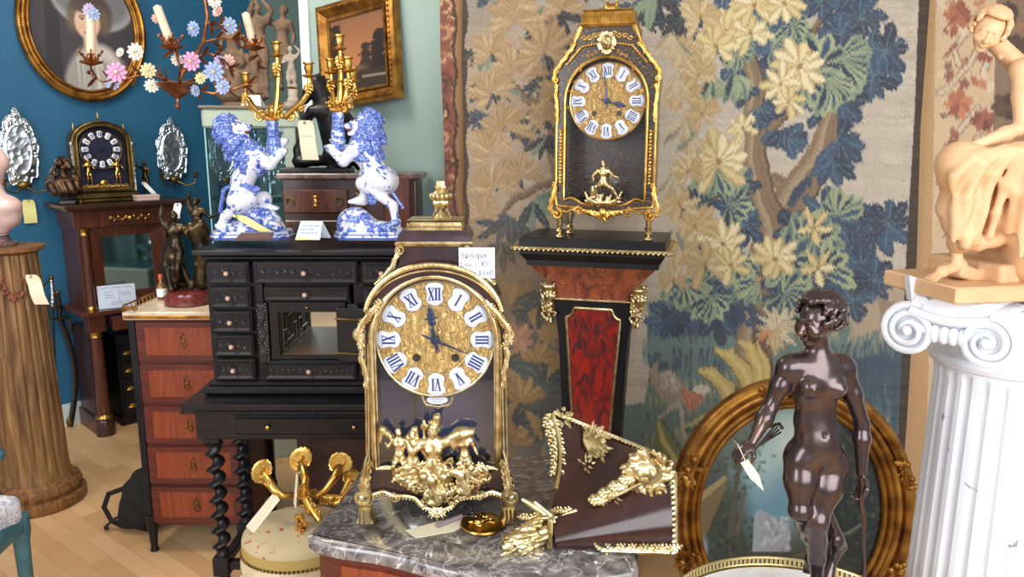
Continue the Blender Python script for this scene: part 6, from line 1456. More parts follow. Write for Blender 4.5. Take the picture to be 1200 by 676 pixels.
# two bronze dancers on the tall chest
def ex1(S, z):
    for i in range(9): a = i * .5; S.chain([V3(-.04 + .02 * math.cos(a), .01 * math.sin(a), z + .19), V3(-.05 + .035 * math.cos(a), .02 * math.sin(a), z + .1), V3(-.03 + .04 * math.cos(a), .03 * math.sin(a), z + .01)], [.014, .012, .009], k=.008)
    S.chain([V3(.01, 0, z + .22), V3(.07, 0, z + .26), V3(.1, .01, z + .2)], [.012, .016, .01], k=.01); S.chain([V3(.05, .02, z + .034), V3(.06, .02, z + .14), V3(.05, .01, z + .24)], [.035, .03, .03], k=.02)
small_figure('bronze_group', 'dark bronze group of two dancing figures on a red marble base on the tall chest', 'sculpture', (PX(222, 355, 2.93).x, 2.93, .9785), bronze_green,
             [(-.03, -.01, 0, .31, dict(elL=(-.16, 0, .9), wrL=(-.14, 0, 1.06), haL=(-.12, 0, 1.1), elR=(.16, -.05, .72), wrR=(.18, 0, .84), haR=(.18, 0, .86), knR=(.02, -.06, .28), anR=(-.04, .06, .05), toR=(-.04, .02, 0)), (.5, -.8, .1)),
              (.05, .015, .1, .26, dict(elL=(-.12, 0, .98), wrL=(-.05, -.02, 1.1), haL=(-.02, 0, 1.12), elR=(.18, 0, .7), wrR=(.28, 0, .74), haR=(.3, 0, .74)), (-.6, -.7, -.2))], .31, ([(.085, 0), (.09, .004), (.09, .034), (.08, .038), (.078, .046), (.06, .05)], .05, marble_red), .004, ex1)
# bronze bust of a wigged man, bronze child, on the console cabinet top
CB = PZ(128, 508, 0) + BN * .03; CTZ = 1.2735
def at_cab(u, v, off): p = plane_hit(u, v, CB + Vector((-math.sin(BYAW), math.cos(BYAW), 0)) * off, Vector((-math.sin(BYAW), math.cos(BYAW), 0))); return Vector((p.x, p.y, CTZ))
b = thing('bronze_bust', 'brown bronze bust of a man in a long curled wig, left of the arched clock', 'bust', at_cab(76, 220, .08), BYAW - R(10))
q = MB(); q.lathe([(.05, 0), (.052, .006), (.045, .02), (.03, .028), (.024, .04), (.03, .05)], 4, mod=None); q.M = Matrix.Identity(4); o = q.build('pedestal', ebony, b, smooth=False); o.rotation_euler = (0, 0, PI / 4)
S = SDF(); S.ell((0, 0, .1), (.085, .05, .05), k=.03).ell((0, -.01, .07), (.07, .045, .03), k=.03).cap((0, 0, .12), (0, 0, .17), .024, .022, k=.01); 
hd = V3(0, -.005, .195); human(S, dict(head=hd), .40, False, (.2, -1, .05), torso=False, arms=(), legs=(), k=.006)
rr = random.Random(6)
for i in range(150):
    s_ = rr.choice((-1, 1)); t = rr.random(); z = .240 - t * .15; x = s_ * (.006 + .046 * math.sin(min(1, t * 1.5) * PI / 2) + rr.uniform(-.008, .006)); y = rr.uniform(-.022 - .01 * t, .03); S.chain([V3(x, y, z), V3(x + rr.uniform(-.008, .008), y - .004, z - .012), V3(x + s_ * .003, y, z - .022)], [.0085, .007, .005], k=.003)
S.ell((0, .006, .218), (.03, .03, .03), k=.01)
S.build('bust_body', bronze_warm, b, .0028, lambda X, Y, Z: .003 * np.sin(X * 180 + Z * 60) * (Z < .12), smooth_it=0)
small_figure('bronze_cherub', 'dark bronze putto with raised arm right of the arched clock', 'sculpture', at_cab(172, 228, .16) + V3(0, 0, .001), bronze_green,
             [(0, 0, 0, .2, dict(elL=(-.18, 0, .84), wrL=(-.26, 0, .94), haL=(-.28, 0, .96), elR=(.15, -.03, .66), wrR=(.1, -.1, .6), haR=(.08, -.12, .6), knR=(.08, -.08, .3), anR=(.12, .04, .1), toR=(.14, 0, .06)), (-.5, -.85, 0))], .2, ([(.035, 0), (.036, .01), (.03, .015)], .014, ebony), .003)
pk = thing('cardboard_box', 'small flat pale pink box on the console cabinet top below the putto', 'box', at_cab(172, 236, .03), BYAW)
bx('box_body', mat('pink_card', (206, 178, 170), .8), pk, (0, 0, .016), (.12, .06, .028), .002); bx('lid', mat('pink_card_lid', (212, 186, 178), .8), pk, (0, 0, .027), (.124, .064, .012), .002)
def tag_on(lab, u0, v0, w, h, Y, tilt=0, yaw=0, m=paperm, pos=None, rows=True, sx_=0):
    p = pos or PX(u0, v0, Y); t = thing('price_tag', lab, 'tag', p, yaw); q = MB()
    n = 8; vs_ = []
    for i in range(n + 1): z = -h * i / n; x = math.tan(tilt) * -z; c = w / 2 * (.7 if i == 0 else 1); vs_ += [(x - c, .004 * math.sin(i * .8), z), (x + c, .004 * math.sin(i * .8 + .4), z)]
    k = len(vs_); vs_ += [(x, y + .0012, z) for x, y, z in vs_]
    fs = [(2 * i, 2 * i + 2, 2 * i + 3, 2 * i + 1) for i in range(n)] + [(k + 2 * i, k + 2 * i + 1, k + 2 * i + 3, k + 2 * i + 2) for i in range(n)] + [(2 * i, k + 2 * i, k + 2 * i + 2, 2 * i + 2) for i in range(n)] + [(2 * i + 1, 2 * i + 3, k + 2 * i + 3, k + 2 * i + 1) for i in range(n)] + [(0, 1, k + 1, k), (2 * n, k + 2 * n, k + 2 * n + 1, 2 * n + 1)]
    q.add(vs_, fs); q.build('card_sheet', m, t); q = MB(); q.tube([(0, -.001, -.008), (-.002, .004, .008), (-.004, .012, .02)], .0008, 5); q.tube([(.003 * math.cos(a), -.0025, -.008 + .003 * math.sin(a)) for a in [i * PI / 5 for i in range(11)]], .0008, 4); q.build('string', iron, t)
    if rows: o = text_lines(t, w, [(-h * .4, -w * .3, w * .3), (-h * .6, -w * .25, w * .3), (-h * .75, -w * .3, w * .1)], ink, int(u0), .0005, -.002, dx=math.tan(tilt) * h * .5)
    return t
tag_on('pale tag hanging on the blue wall left of the console cabinet', 0, 0, .062, .125, 0, 0, BYAW, paper_yellow, WB(33, 234, .02), False)
tag_on('cream tag tied to the side of the fluted column', 36, 322, .05, .105, 2.62, R(14), 0, paperm, None, False)
tag_on('white tag propped against the dark bronze putto', 0, 0, .028, .075, 0, R(38), BYAW, paper_white, on(at_cab(170, 236, .07), BYAW, 0, 0, .1), False)
tag_on('white tag held behind the raised arm of the bronze dancers', 208, 238, .03, .06, 3.0, R(-10), 0, paper_white, None, False)
lt_ = tag_on('long cream price tag hanging between the two faience lions', 357, 141, .052, .125, 2.52, R(6), 0, paperm, None, True)
q = MB(); q.tube([V3(-.004, .012, .02), V3(-.008, .03, .05), PX(352, 112, 2.60) - lt_.location], .0008, 5); q.build('string', iron, lt_)
tag_on('yellow folded tag on the mound of the left faience lion', 280, 251, .045, .055, 2.51, R(60), 0, paper_yellow, PX(277, 252, 2.515), False)
# ------------------------------------------------------------------ clocks
def numeral_bars(mb, txt, c, ang, h, y, wt):
    """roman numeral as raised bars, foot towards the dial centre"""
    up = Vector((math.sin(ang), 0, math.cos(ang))); rt = Vector((math.cos(ang), 0, -math.sin(ang))); wd = {'I': h * .26, 'V': h * .52, 'X': h * .52}
    tot = sum(wd[t] for t in txt); x = -tot / 2; c = Vector(c)
    def bar(xa, za, xb, zb, w):
        a = c + rt * xa + up * za; b = c + rt * xb + up * zb; d = (b - a).normalized(); s = d.cross(Vector((0, 1, 0))) * (w / 2)
        P = [a - s, a + s, b + s, b - s]; mb.add([p + V3(0, y, 0) for p in P] + [p + V3(0, y + .0008, 0) for p in P], [(0, 1, 2, 3), (7, 6, 5, 4), (0, 4, 5, 1), (1, 5, 6, 2), (2, 6, 7, 3), (3, 7, 4, 0)])
    for t in txt:
        w = wd[t]; m = x + w / 2
        if t == 'I': bar(m, -h / 2, m, h / 2, wt)
        elif t == 'V': bar(x + wt * .6, h / 2, m, -h / 2, wt); bar(x + w - wt * .4, h / 2, m, -h / 2, wt * .45)
        else: bar(x + wt * .6, h / 2, x + w - wt * .6, -h / 2, wt); bar(x + w - wt * .4, h / 2, x + wt * .4, -h / 2, wt * .45)
        x += w
    for z in (-h / 2, h / 2): bar(-tot / 2, z, tot / 2, z, wt * .22)
def dial(parent, c, r, y, hands, rim=gold_pale, field=dial_gold, num_r=.80, cart=.185, hub=True, numeral=True, n=12):
    q = MB(); q.lathe([(r * .02, y), (r * .58, y), (r * .6, y + .002), (r * .985, y + .002), (r, y + .006)], 72, (c[0], 0, c[2]), 'y'); d = q.build('dial', field, parent)
    q = MB(); q.tube([(c[0] + r * math.cos(2 * PI * i / 72), y, c[2] + r * math.sin(2 * PI * i / 72)) for i in range(73)], r * .03, 8); q.tube([(c[0] + r * .6 * math.cos(2 * PI * i / 72), y, c[2] + r * .6 * math.sin(2 * PI * i / 72)) for i in range(73)], r * .012, 6); q.build('dial_rim', rim, d)
    names = ['XII', 'I', 'II', 'III', 'IIII', 'V', 'VI', 'VII', 'VIII', 'IX', 'X', 'XI']; nb = MB()
    for k in range(n):
        a = 2 * PI * k / n; cc = V3(c[0] + r * num_r * math.sin(a), 0, c[2] + r * num_r * math.cos(a)); up = V3(math.sin(a), 0, math.cos(a)); rt = V3(math.cos(a), 0, -math.sin(a))
        pts = []
        for i in range(40):
            t = 2 * PI * i / 40; rad = 1 + .10 * math.cos(4 * t) - .0; w, h = r * cart * .86, r * cart
            ct, s_ = math.cos(t), math.sin(t); x = w * math.copysign(abs(ct) ** .6, ct) * (1 - .1 * math.cos(2 * t) ** 8) * (1 + .13 * s_); z = h * math.copysign(abs(s_) ** .62, s_) * (1 - .0 * abs(ct))
            x *= 1 - .14 * math.exp(-(s_ / .22) ** 2); z *= 1 - .10 * math.exp(-(ct / .25) ** 2) * -1; p = cc + rt * x + up * z; pts.append((p.x, p.z))
        m_ = MB(); m_.prism(pts[::-1], y - .0035, y + .001, 'xz', .0012); pl = m_.build('numeral_plaque', enamel, d, angle=60)
        if numeral: z_ = MB(); numeral_bars(z_, names[k], cc, a, r * cart * 1.15, y - .0046, r * .03); z_.build('numeral', enamel_blue, pl, smooth=False)
    for (ang, L, w, cross) in hands:
        a = math.radians(ang); u = V3(math.sin(a), 0, math.cos(a)); s_ = V3(math.cos(a), 0, -math.sin(a)); p0 = V3(c[0], y - .009, c[2]); m_ = MB()
        m_.tube([p0 - u * r * .22, p0, p0 + u * L * .7, p0 + u * L], [w * .5, w, w * .6, w * .2], 6, flat=(.5, 1))
        if cross:
            for t in (.5, .62, .74): m_.ell(p0 + u * L * t, (w * 2.2, w * .5, w * 2.2))
            m_.tube([p0 + u * L * .6 - s_ * w * 4, p0 + u * L * .66, p0 + u * L * .6 + s_ * w * 4], [w * .4, w, w * .4], 6, flat=(.5, 1)); m_.ell(p0 + u * L * .85, (w * 1.6, w * .5, w * 1.6))
        m_.build('hand', steel_blue, d)
    m_ = MB(); m_.lathe([(.001, y - .014), (.007 * r / .1, y - .013), (.008 * r / .1, y - .002)], 16, (c[0], 0, c[2]), 'y'); m_.build('hub', steel_blue, d)
    for s_ in (-1, 1): m_ = MB(); m_.lathe([(.001, y - .004), (.006 * r / .1, y - .005), (.007 * r / .1, y - .001)], 14, (c[0] + s_ * r * .33, 0, c[2] - r * .32), 'y'); m_.build('winding_hole', iron, d)
    return d
def arc(c, r, a0, a1, n=24): return [(c[0] + r * math.cos(a0 + (a1 - a0) * i / n), c[1] + r * math.sin(a0 + (a1 - a0) * i / n)) for i in range(n + 1)]
def resample(pts, n):
    P = [Vector(p) for p in pts]; L = [0]
    for i in range(1, len(P)): L.append(L[-1] + (P[i] - P[i - 1]).length)
    out = []; k = 0
    for i in range(n):
        d = L[-1] * i / (n - 1)
        while k < len(P) - 2 and L[k + 1] < d: k += 1
        out.append(tuple(P[k].lerp(P[k + 1], (d - L[k]) / max(1e-9, L[k + 1] - L[k]))))
    return out
def dress(mb, pts, w, y=0, n=None, seed=0, flip=1):
    """run of acanthus scrollwork along a path of (x,z)"""
    P = [V3(p[0], y, p[1]) for p in resample(pts, n or 14)]; r = random.Random(seed)
    mb.tube(P, [w * (.55 + .3 * math.sin(PI * i / (len(P) - 1))) for i in range(len(P))], 8, flat=(.8, 1))
    for i in range(len(P) - 1):
        d = (P[i + 1] - P[i]).normalized(); s_ = d.cross(V3(0, 1, 0)) * (1 if i % 2 else -1); mb.leaf(P[i] + V3(0, -w * .2, 0), d + s_ * .5, w * 1.7, w * 1.4, lobes=2, curl=.2, thick=.7)
    return mb
def figure_mini(S, o, H, face, pose=None, fat=1.15, wings=False):
    P = dict(head=(0, 0, .93), neck=(0, 0, .84), chest=(0, 0, .74), waist=(0, 0, .63), pelvis=(0, 0, .54), shL=(-.1, 0, .80), shR=(.1, 0, .80), elL=(-.16, -.02, .68), elR=(.16, -.02, .68), wrL=(-.2, -.05, .78), wrR=(.2, -.05, .6),
             haL=(-.2, -.06, .8), haR=(.2, -.06, .58), hipL=(-.05, 0, .5), hipR=(.05, 0, .5), knL=(-.08, -.12, .42), knR=(.1, -.12, .40), anL=(-.08, -.06, .2), anR=(.12, -.06, .2), toL=(-.1, -.12, .17), toR=(.15, -.12, .17)); P.update(pose or {})
    o = Vector(o); J = {k: o + Vector(v) * H for k, v in P.items()}; human(S, J, H, True, face, hands=False, k=H * .02, fat=fat); hair(S, J['head'], Vector(face), H, 14, 2)
    if wings:
        for s_ in (-1, 1): S.chain([J['shL' if s_ < 0 else 'shR'] + V3(0, .01, 0), J['neck'] + V3(s_ * H * .25, .005, H * .12), J['neck'] + V3(s_ * H * .3, .005, -H * .1)], [H * .05, H * .06, H * .02], k=H * .03)

# ---------------- the large clock in front
CY = 1.47; cxm = PX(513, 600, CY).x; B0 = Vector((cxm, CY, .83)); c1 = thing('bracket_clock', 'large dark clock with arched glass door, gilt chariot group and urn finial', 'clock', B0, 0)
T = Loc(B0, 0); px = lambda u, v, dy=0: (lambda q: (q.x, q.z))(T(u, v, CY + dy))
sx1 = lambda u, v: px(u, v)[0]
wT = (px(596, 380)[0] - px(434, 380)[0]) / 2; wB = (px(592, 560)[0] - px(428, 560)[0]) / 2; wB = (wB + wT) / 2 + .002; zS = px(513, 385)[1]; zA = px(513, 312)[1]; zb = px(513, 566)[1]; dC = px(509, 401); dR = (px(580, 400)[0] - px(438, 400)[0]) / 2
DPT = .15
# case profile: straight sides, shoulders, arch
arch_c = (0, zA - wT * 1.02); out = [(-wB, zb), (-wT, zS - .02)] + [(-p[0] * -1, p[1]) for p in []]
ar = arc((0, 0), 1, PI, 0, 30); arch = [(x * wT, zS + .0 + (zA - zS) * y ** .85 if y > 0 else zS) for x, y in ar]
outer = [(-wB, zb)] + [(-wB + (wB - wT) * t, zb + (zS - zb) * t) for t in (.25, .5, .75)] + arch + [(wT + (wB - wT) * t, zS + (zb - zS) * t) for t in (.25, .5, .75)] + [(wB, zb)]
bot = [(x, zb - .004 - .012 * (1 - abs(x / wB)) * 0) for x in np.linspace(wB, -wB, 12)[1:-1]]
outer = outer + bot
iw = wT - .012; izS = dC[1]; iA = dC[1] + dR * 1.10; izb = px(513, 548)[1]
def resloop(pts, n): return resample(list(pts) + [pts[0]], n + 1)[:-1]
iar = [(x * iw, izS + (iA - izS) * y) for x, y in ar]; inner = [(-iw, izb)] + [(-iw, izb + (izS - izb) * t) for t in (.25, .5, .75)] + iar + [(iw, izS + (izb - izS) * t) for t in (.25, .5, .75)] + [(iw, izb)] + [(x, izb + .028 * math.sin(PI * (1 - abs(x) / iw)) * .0) for x in np.linspace(iw, -iw, 12)[1:-1]]
q = MB(); q.ring(outer, inner, 0, .02); q.build('door_frame', horn_dark, c1, smooth=False)
q = MB(); n = len(outer); q.ring(outer, [(x * .97, z * .99 + .004) for x, z in outer], .02, DPT); q.build('case_sides', horn_dark, c1, smooth=False)
q = MB(); q.prism([(x * .96, z * .985 + .006) for x, z in outer], DPT - .012, DPT, 'xz'); q.build('back_board', mat('case_backcloth', (62, 66, 98), .5), c1, smooth=False)
q = MB(); q.ring([(x * 1.02, z) for x, z in inner], [(x * .965, z) for x, z in inner], .018, .03); q.tube([(x, -.003, z) for x, z in inner + inner[:1]], .0042, 8); q.tube([(x * .965, .004, z) for x, z in inner + inner[:1]], .003, 6); q.tube([(x * 1.045, -.001, z) for x, z in inner + inner[:1]], .0022, 6); q.build('door_bezel', gold_pale, c1)
q = MB(); q.prism([(x * .985, z) for x, z in inner], .004, .0065, 'xz'); q.build('door_glass', glass_mat('window_glass', (250, 252, 255), .07), c1, smooth=False)
d1 = dial(c1, (dC[0] * .3, 0, dC[1]), iw * .955, .022, [(-8, dR * .62, .0034, True), (113, dR * .62, .003, False), (-65, dR * .25, .003, False), (160, dR * .22, .003, False)], num_r=.79, cart=.185)
q = MB(); dress(q, [(dC[0] - .03, dC[1] - dR - .004), (dC[0] - .028, dC[1] - dR - .022), (dC[0], dC[1] - dR - .03), (dC[0] + .028, dC[1] - dR - .022), (dC[0] + .03, dC[1] - dR - .004)], .004, .04, 10); o = q.build('maker_cartouche', gold_pale, c1)
q = MB(); q.prism([(dC[0] + .022 * math.cos(a), dC[1] - dR - .012 + .009 * math.sin(a)) for a in [i * PI / 12 for i in range(24)]], .033, .04, 'xz', .001); o2 = q.build('enamel_plaque', enamel, o); text_lines(o2, .03, [(dC[1] - dR - .010, -.014, .014), (dC[1] - dR - .015, -.01, .01)], enamel_blue, 3, .0004, .0325, name='signature', dx=dC[0])
q = MB(); q.tube([px(480, 440, .06) and V3(px(481, 455)[0], .08, px(481, 455)[1]), V3(px(481, 505)[0], .08, px(481, 505)[1]), V3(px(492, 507)[0], .08, px(492, 507)[1])], .002, 6); q.build('suspension_rod', brass_dull, c1)
# pilaster strips of brass on the front
for s_ in (-1, 1):
    q = MB()
    for dx in (.004, .014): q.tube([(s_ * (wB - dx), -.001, zb + .05), (s_ * (wT - dx), -.001, zS - .03)], .0022, 6)
    q.tube([(s_ * (wB + .001), .01, zb + .02), (s_ * (wT + .001), .01, zS)], .004, 6)
    q.build('side_mouldings', gold_pale, c1)
# gadrooned arch and shoulder leaves
q = MB(); ap = [V3(x * 1.0, -.004, z + .003) for x, z in arch[2:-2]]; q.tube(ap, .0055, 8); q.beads(ap, .0068, .0095, R(25)); q.tube([p * 1.0 + V3(0, .002, -.011) for p in ap], .002, 6); q.build('gadrooned_arch', gold_pale, c1)
for s_ in (-1, 1):
    q = MB(); xs = s_ * wT
    dress(q, [(xs * .74, zS + .058), (xs * .92, zS + .03), (xs * 1.06, zS + .005), (xs * 1.1, zS - .02), (xs * 1.02, zS - .035)], .0085, -.008, 10)
    q.scroll((xs * 1.06, -.008, zS - .012), .014, PI / 2, 1.1, .0042, d=-s_); dress(q, [(xs * 1.04, zS - .03), (xs * 1.07, zS - .055), (xs * 1.0, zS - .09), (xs * 1.0, zS - .12)], .006, -.008, 8)
    q.build('shoulder_mount', gold_pale, c1)
# foot mounts
fz = 0
for s_ in (-1, 1):
    q = MB(); xs = s_ * (wB + .006)
    cS = (xs + s_ * .006, -.012, .056); q.scroll(cS, .020, PI / 2 if s_ > 0 else PI / 2, 1.35, .0062, d=s_, tail=[(xs - s_ * .012, -.01, zb + .075), (xs - s_ * .006, -.012, zb + .055), (xs - s_ * .004, -.013, zb + .04)])
    q.tube([(xs - s_ * .002, -.008, .06), (xs - s_ * .004, -.008, .09), (xs - s_ * .010, -.006, .125)], [.012, .009, .003], 8)
    for i in range(9): t = i / 8; q.leaf((xs - s_ * .012 * t, -.012, .062 + .058 * t), (s_ * (.75 - .5 * t) * (1 if i % 2 else -.6), -.1, .9), .018, .013, lobes=3, curl=.2, thick=.6)
    q.prism([(xs + s_ * x, z) for x, z in ((-.014, .036), (.012, .036), (.014, .018), (.018, .006), (.016, 0), (-.018, 0), (-.020, .006), (-.012, .018))][::(1 if s_ > 0 else -1)], -.022, .012, 'xz', .002)
    for x in (-.008, 0, .008): q.tube([(xs + s_ * x, -.023, .034), (xs + s_ * (x + .001), -.024, .018), (xs + s_ * x * 1.3, -.024, .004)], .003, 6)
    q.build('foot', gold_pale, c1)
    q = MB(); q.prism([(s_ * (wB - .005) + x, z) for x, z in ((-.014, .0), (.014, 0), (.012, .04), (-.012, .04))], DPT - .03, DPT - .004, 'xz'); q.build('foot', gold_pale, c1)
# apron and bottom rail
q = MB(); q.prism([(-wB + .0, zb + .02), (-wB + .004, .062), (-wB * .78, .066), (-wB * .55, .058), (-wB * .35, .056), (-wB * .18, .03), (0, .022), (wB * .18, .03), (wB * .35, .056), (wB * .55, .058), (wB * .78, .066), (wB - .004, .062), (wB, zb + .02)], 0.001, .018, 'xz'); q.build('apron', horn_dark, c1, smooth=False)
q = MB(); ed = resample([(-wB * .94, .058), (-wB * .78, .066), (-wB * .62, .056), (-wB * .45, .056), (-wB * .32, .052), (-wB * .2, .032), (0, .020), (wB * .2, .032), (wB * .32, .052), (wB * .45, .056), (wB * .62, .056), (wB * .78, .066), (wB * .94, .058)], 44)
q.tube([(x, -.006, z) for x, z in ed], .0058, 8); q.beads([(x, -.01, z - .004) for x, z in ed], .0035, .007)
for s_ in (-1, 1): q.scroll((s_ * wB * .62, -.009, .056), .012, 0, 1.3, .0035, d=s_); q.scroll((s_ * wB * .2, -.009, .044), .012, PI, 1.3, .0035, d=-s_)
for a in (-.9, -.45, 0, .45, .9): q.leaf((0, -.009, .03), (a, 0, -.7), .022, .014, lobes=3)
q.tube([(x, -.004, z) for x, z in resample([(-iw * 1.0, izb - .002), (-iw * .8, izb + .006), (-iw * .6, izb - .004), (-iw * .45, izb - .028), (-iw * .2, .07)], 12)], .003, 6); q.tube([(-x, -.004, z) for x, z in resample([(-iw * 1.0, izb - .002), (-iw * .8, izb + .006), (-iw * .6, izb - .004), (-iw * .45, izb - .028), (-iw * .2, .07)], 12)], .003, 6)
q.build('apron_mount', gold_pale, c1)
# chariot group in relief
S = SDF(); g = lambda u, v, d=0: T(u, v, CY - .022 + d)
hh = g(512, 500).z - g(512, 590).z
figure_mini(S, g(510, 592), hh * 1.60, (-.2, -1, 0), dict(head=(0, 0, .62 * 1.0), neck=(0, 0, .54), chest=(0, 0, .46), waist=(0, 0, .38), pelvis=(0, 0, .32), shL=(-.09, 0, .51), shR=(.09, 0, .51), elL=(-.16, -.04, .44), wrL=(-.2, -.04, .54), haL=(-.2, -.04, .56), elR=(.2, 0, .5), wrR=(.28, 0, .52), haR=(.3, 0, .52), hipL=(-.05, 0, .28), hipR=(.05, 0, .28), knL=(-.08, -.07, .27), knR=(.08, -.07, .27), anL=(-.08, -.05, .22), anR=(.08, -.05, .22), toL=(-.1, -.06, .2), toR=(.1, -.06, .2)), 1.0)
hp_ = g(512, 497); S.cap(hp_ + V3(0, 0, .004), hp_ + V3(0, 0, .014), .007, .009, k=.004); S.cap(hp_ + V3(-.006, 0, .012), hp_ + V3(-.006, 0, .018), .003, .002, k=.002).cap(hp_ + V3(.006, 0, .012), hp_ + V3(.006, 0, .018), .003, .002, k=.002)
S.chain([g(499, 578), g(498, 540), g(497, 505)], [.0022, .0022, .003], k=.002); S.ell(g(497, 500), (.008, .003, .008), (0, .7, 0), k=.002).ell(g(497, 498), (.004, .003, .012), k=.002)
S.chain([g(524, 515), g(540, 508, .004), g(552, 506, .004)], [.008, .014, .010], k=.008)
figure_mini(S, g(469, 572), hh * .78, (.5, -1, 0), None, 1.15, True); figure_mini(S, g(485, 572), hh * .74, (.3, -1, 0), None, 1.15); figure_mini(S, g(545, 574), hh * .8, (-.4, -1, 0), None, 1.15)
for hx, hz_ in ((500, 566), (534, 560)): S.chain([g(hx + 14, hz_ + 14, -.004), g(hx + 6, hz_ - 4, -.012), g(hx - 4, hz_ - 8, -.014), g(hx - 9, hz_ - 1, -.014)], [.014, .010, .008, .005], k=.005)
for u, v, w, h, a in ((470, 560, 14, 8, .5), (484, 570, 16, 9, .8), (462, 545, 6, 8, 0), (560, 552, 16, 14, .4), (572, 560, 8, 10, .6), (500, 575, 18, 10, .9), (515, 578, 18, 12, -.2), (530, 572, 14, 12, -.5), (545, 568, 12, 10, -.6), (508, 588, 16, 8, 0), (494, 560, 12, 14, .3), (526, 560, 12, 12, 0), (555, 575, 10, 8, -.4), (512, 560, 14, 12, 0), (536, 550, 7, 8, 0), (478, 552, 8, 10, 0)):
    k_ = px(u + 1, v)[0] - px(u, v)[0]; S.ell(g(u, v, .004), (w * k_ * .62, .013, h * k_ * .62), (0, a, 0), k=.006)
rr = random.Random(12)
for i in range(430):
    t = rr.random(); u = 464 + 108 * t; e = math.sin(PI * t) ** .8; v = 562 + 26 * e - rr.random() * (14 + 34 * e); p = g(u, v, -.008 - rr.random() * .007); a = 1.2 + 1.6 * (t - .5) + rr.uniform(-.7, .7); L9 = rr.uniform(.006, .013); S.cap(p, p + V3(L9 * math.cos(a), -.002, L9 * math.sin(a)), .0030, .0014, k=.0016)
S.ell(g(516, 572, -.012), (.016, .008, .016), k=.002).ell(g(516, 572, -.018), (.011, .006, .011), k=.002, op=-1).ell(g(516, 572, -.014), (.004, .006, .004), k=.002)
S.build('chariot_group', gold_pale, c1, .0017, smooth_it=0)
# cap: waisted top, gilt tray and urn finial
z1 = px(513, 312)[1]; zc0 = px(513, 290)[1]; zc1 = px(513, 282)[1]; zc2 = px(513, 273)[1]; zc3 = px(513, 261)[1]
wN = (px(556, 300)[0] - px(465, 300)[0]) / 2; wc = (px(545, 267)[0] - px(478, 267)[0]) / 2
q = MB(); cy = DPT / 2 + .01
def lofts(mb, secs):
    """stack of rectangular sections (hw, hd, z)"""
    vs_ = [(x * w, cy + y * d, z) for w, d, z in secs for x, y in ((-1, -1), (1, -1), (1, 1), (-1, 1))]; n = len(secs)
    mb.add(vs_, [(4 * i + k, 4 * i + (k + 1) % 4, 4 * i + 4 + (k + 1) % 4, 4 * i + 4 + k) for i in range(n - 1) for k in range(4)] + [(3, 2, 1, 0), tuple(range(4 * n - 4, 4 * n))])
lofts(q, [(wN * 1.0, .055, z1 - .03), (wN * .93, .052, z1), (wN * .90, .05, zc0)]); q.build('neck', horn_dark, c1, smooth=False)
q = MB(); lofts(q, [(wN * 1.0, .06, zc0 - .001), (wN * 1.03, .062, zc0 + .004), (wN * .98, .06, zc0 + .008)]); q.build('cap_moulding', gold_pale, c1, smooth=False)
q = MB(); lofts(q, [(wN * .97, .058, zc0 + .008), (wN * .95, .056, zc1 + .004), (wN * .85, .05, zc2 + .001)]); q.build('cap_cushion', horn_dark, c1, smooth=True)
q = MB(); lofts(q, [(wc * 1.02, .046, zc2), (wc * .98, .044, zc2 + .003), (wc * .9, .04, zc3 - .004), (wc * 1.0, .045, zc3)])
for i in range(26): q.ell((-wc * .95 + wc * 1.9 * i / 25, cy - .045, (zc2 + zc3) / 2), (.0022, .003, (zc3 - zc2) * .36), None, 6, 4)
q.build('gilt_tray', gold_pale, c1, smooth=False)
uz = px(513, 258)[1]; ut = px(513, 215)[1]; uh = ut - uz; ux = px(512, 240)[0]
q = MB(); q.lathe([(.02, 0), (.018, .004), (.012, .008), (.008, uh * .22)], 6, (ux, cy, uz - .006), mod=None)
for i in range(3): a = -PI / 2 + i * 2 * PI / 3; q.tube([(ux + .02 * math.cos(a), cy + .02 * math.sin(a), uz - .004), (ux + .012 * math.cos(a), cy + .012 * math.sin(a), uz + uh * .2), (ux + .018 * math.cos(a), cy + .018 * math.sin(a), uz + uh * .4)], .0028, 6)
q.lathe([(.003, uh * .18), (.012, uh * .24), (.017, uh * .36), (.016, uh * .44), (.02, uh * .5), (.024, uh * .56), (.02, uh * .64), (.014, uh * .68), (.01, uh * .74), (.012, uh * .78), (.012, uh * .86), (.009, uh * .88), (.008, uh * 1.0), (.003, uh * 1.02)], 32, (ux, cy, uz), mod=lambda t, h: 1 + .07 * math.cos(12 * t))
for i in range(14): a = i * 2 * PI / 14; q.ell((ux + .021 * math.cos(a), cy + .021 * math.sin(a), uz + uh * .58), (.005, .005, .006), None, 6, 4)
q.build('urn_finial', gold_pale, c1)
for s_ in (-1, 1):
    q = MB(); xx = s_ * wN * .98; dress(q, [(xx * .95, zc0 - .004), (xx * 1.0, zc0 - .018), (xx * 1.12, z1 - .006), (xx * 1.42, z1 - .03), (xx * 1.62, z1 - .042)], .006, cy - .055, 9); q.scroll((xx * .93, cy - .058, zc0 - .010), .010, PI / 2, 1.2, .0034, d=s_); q.build('neck_mount', gold_pale, c1)
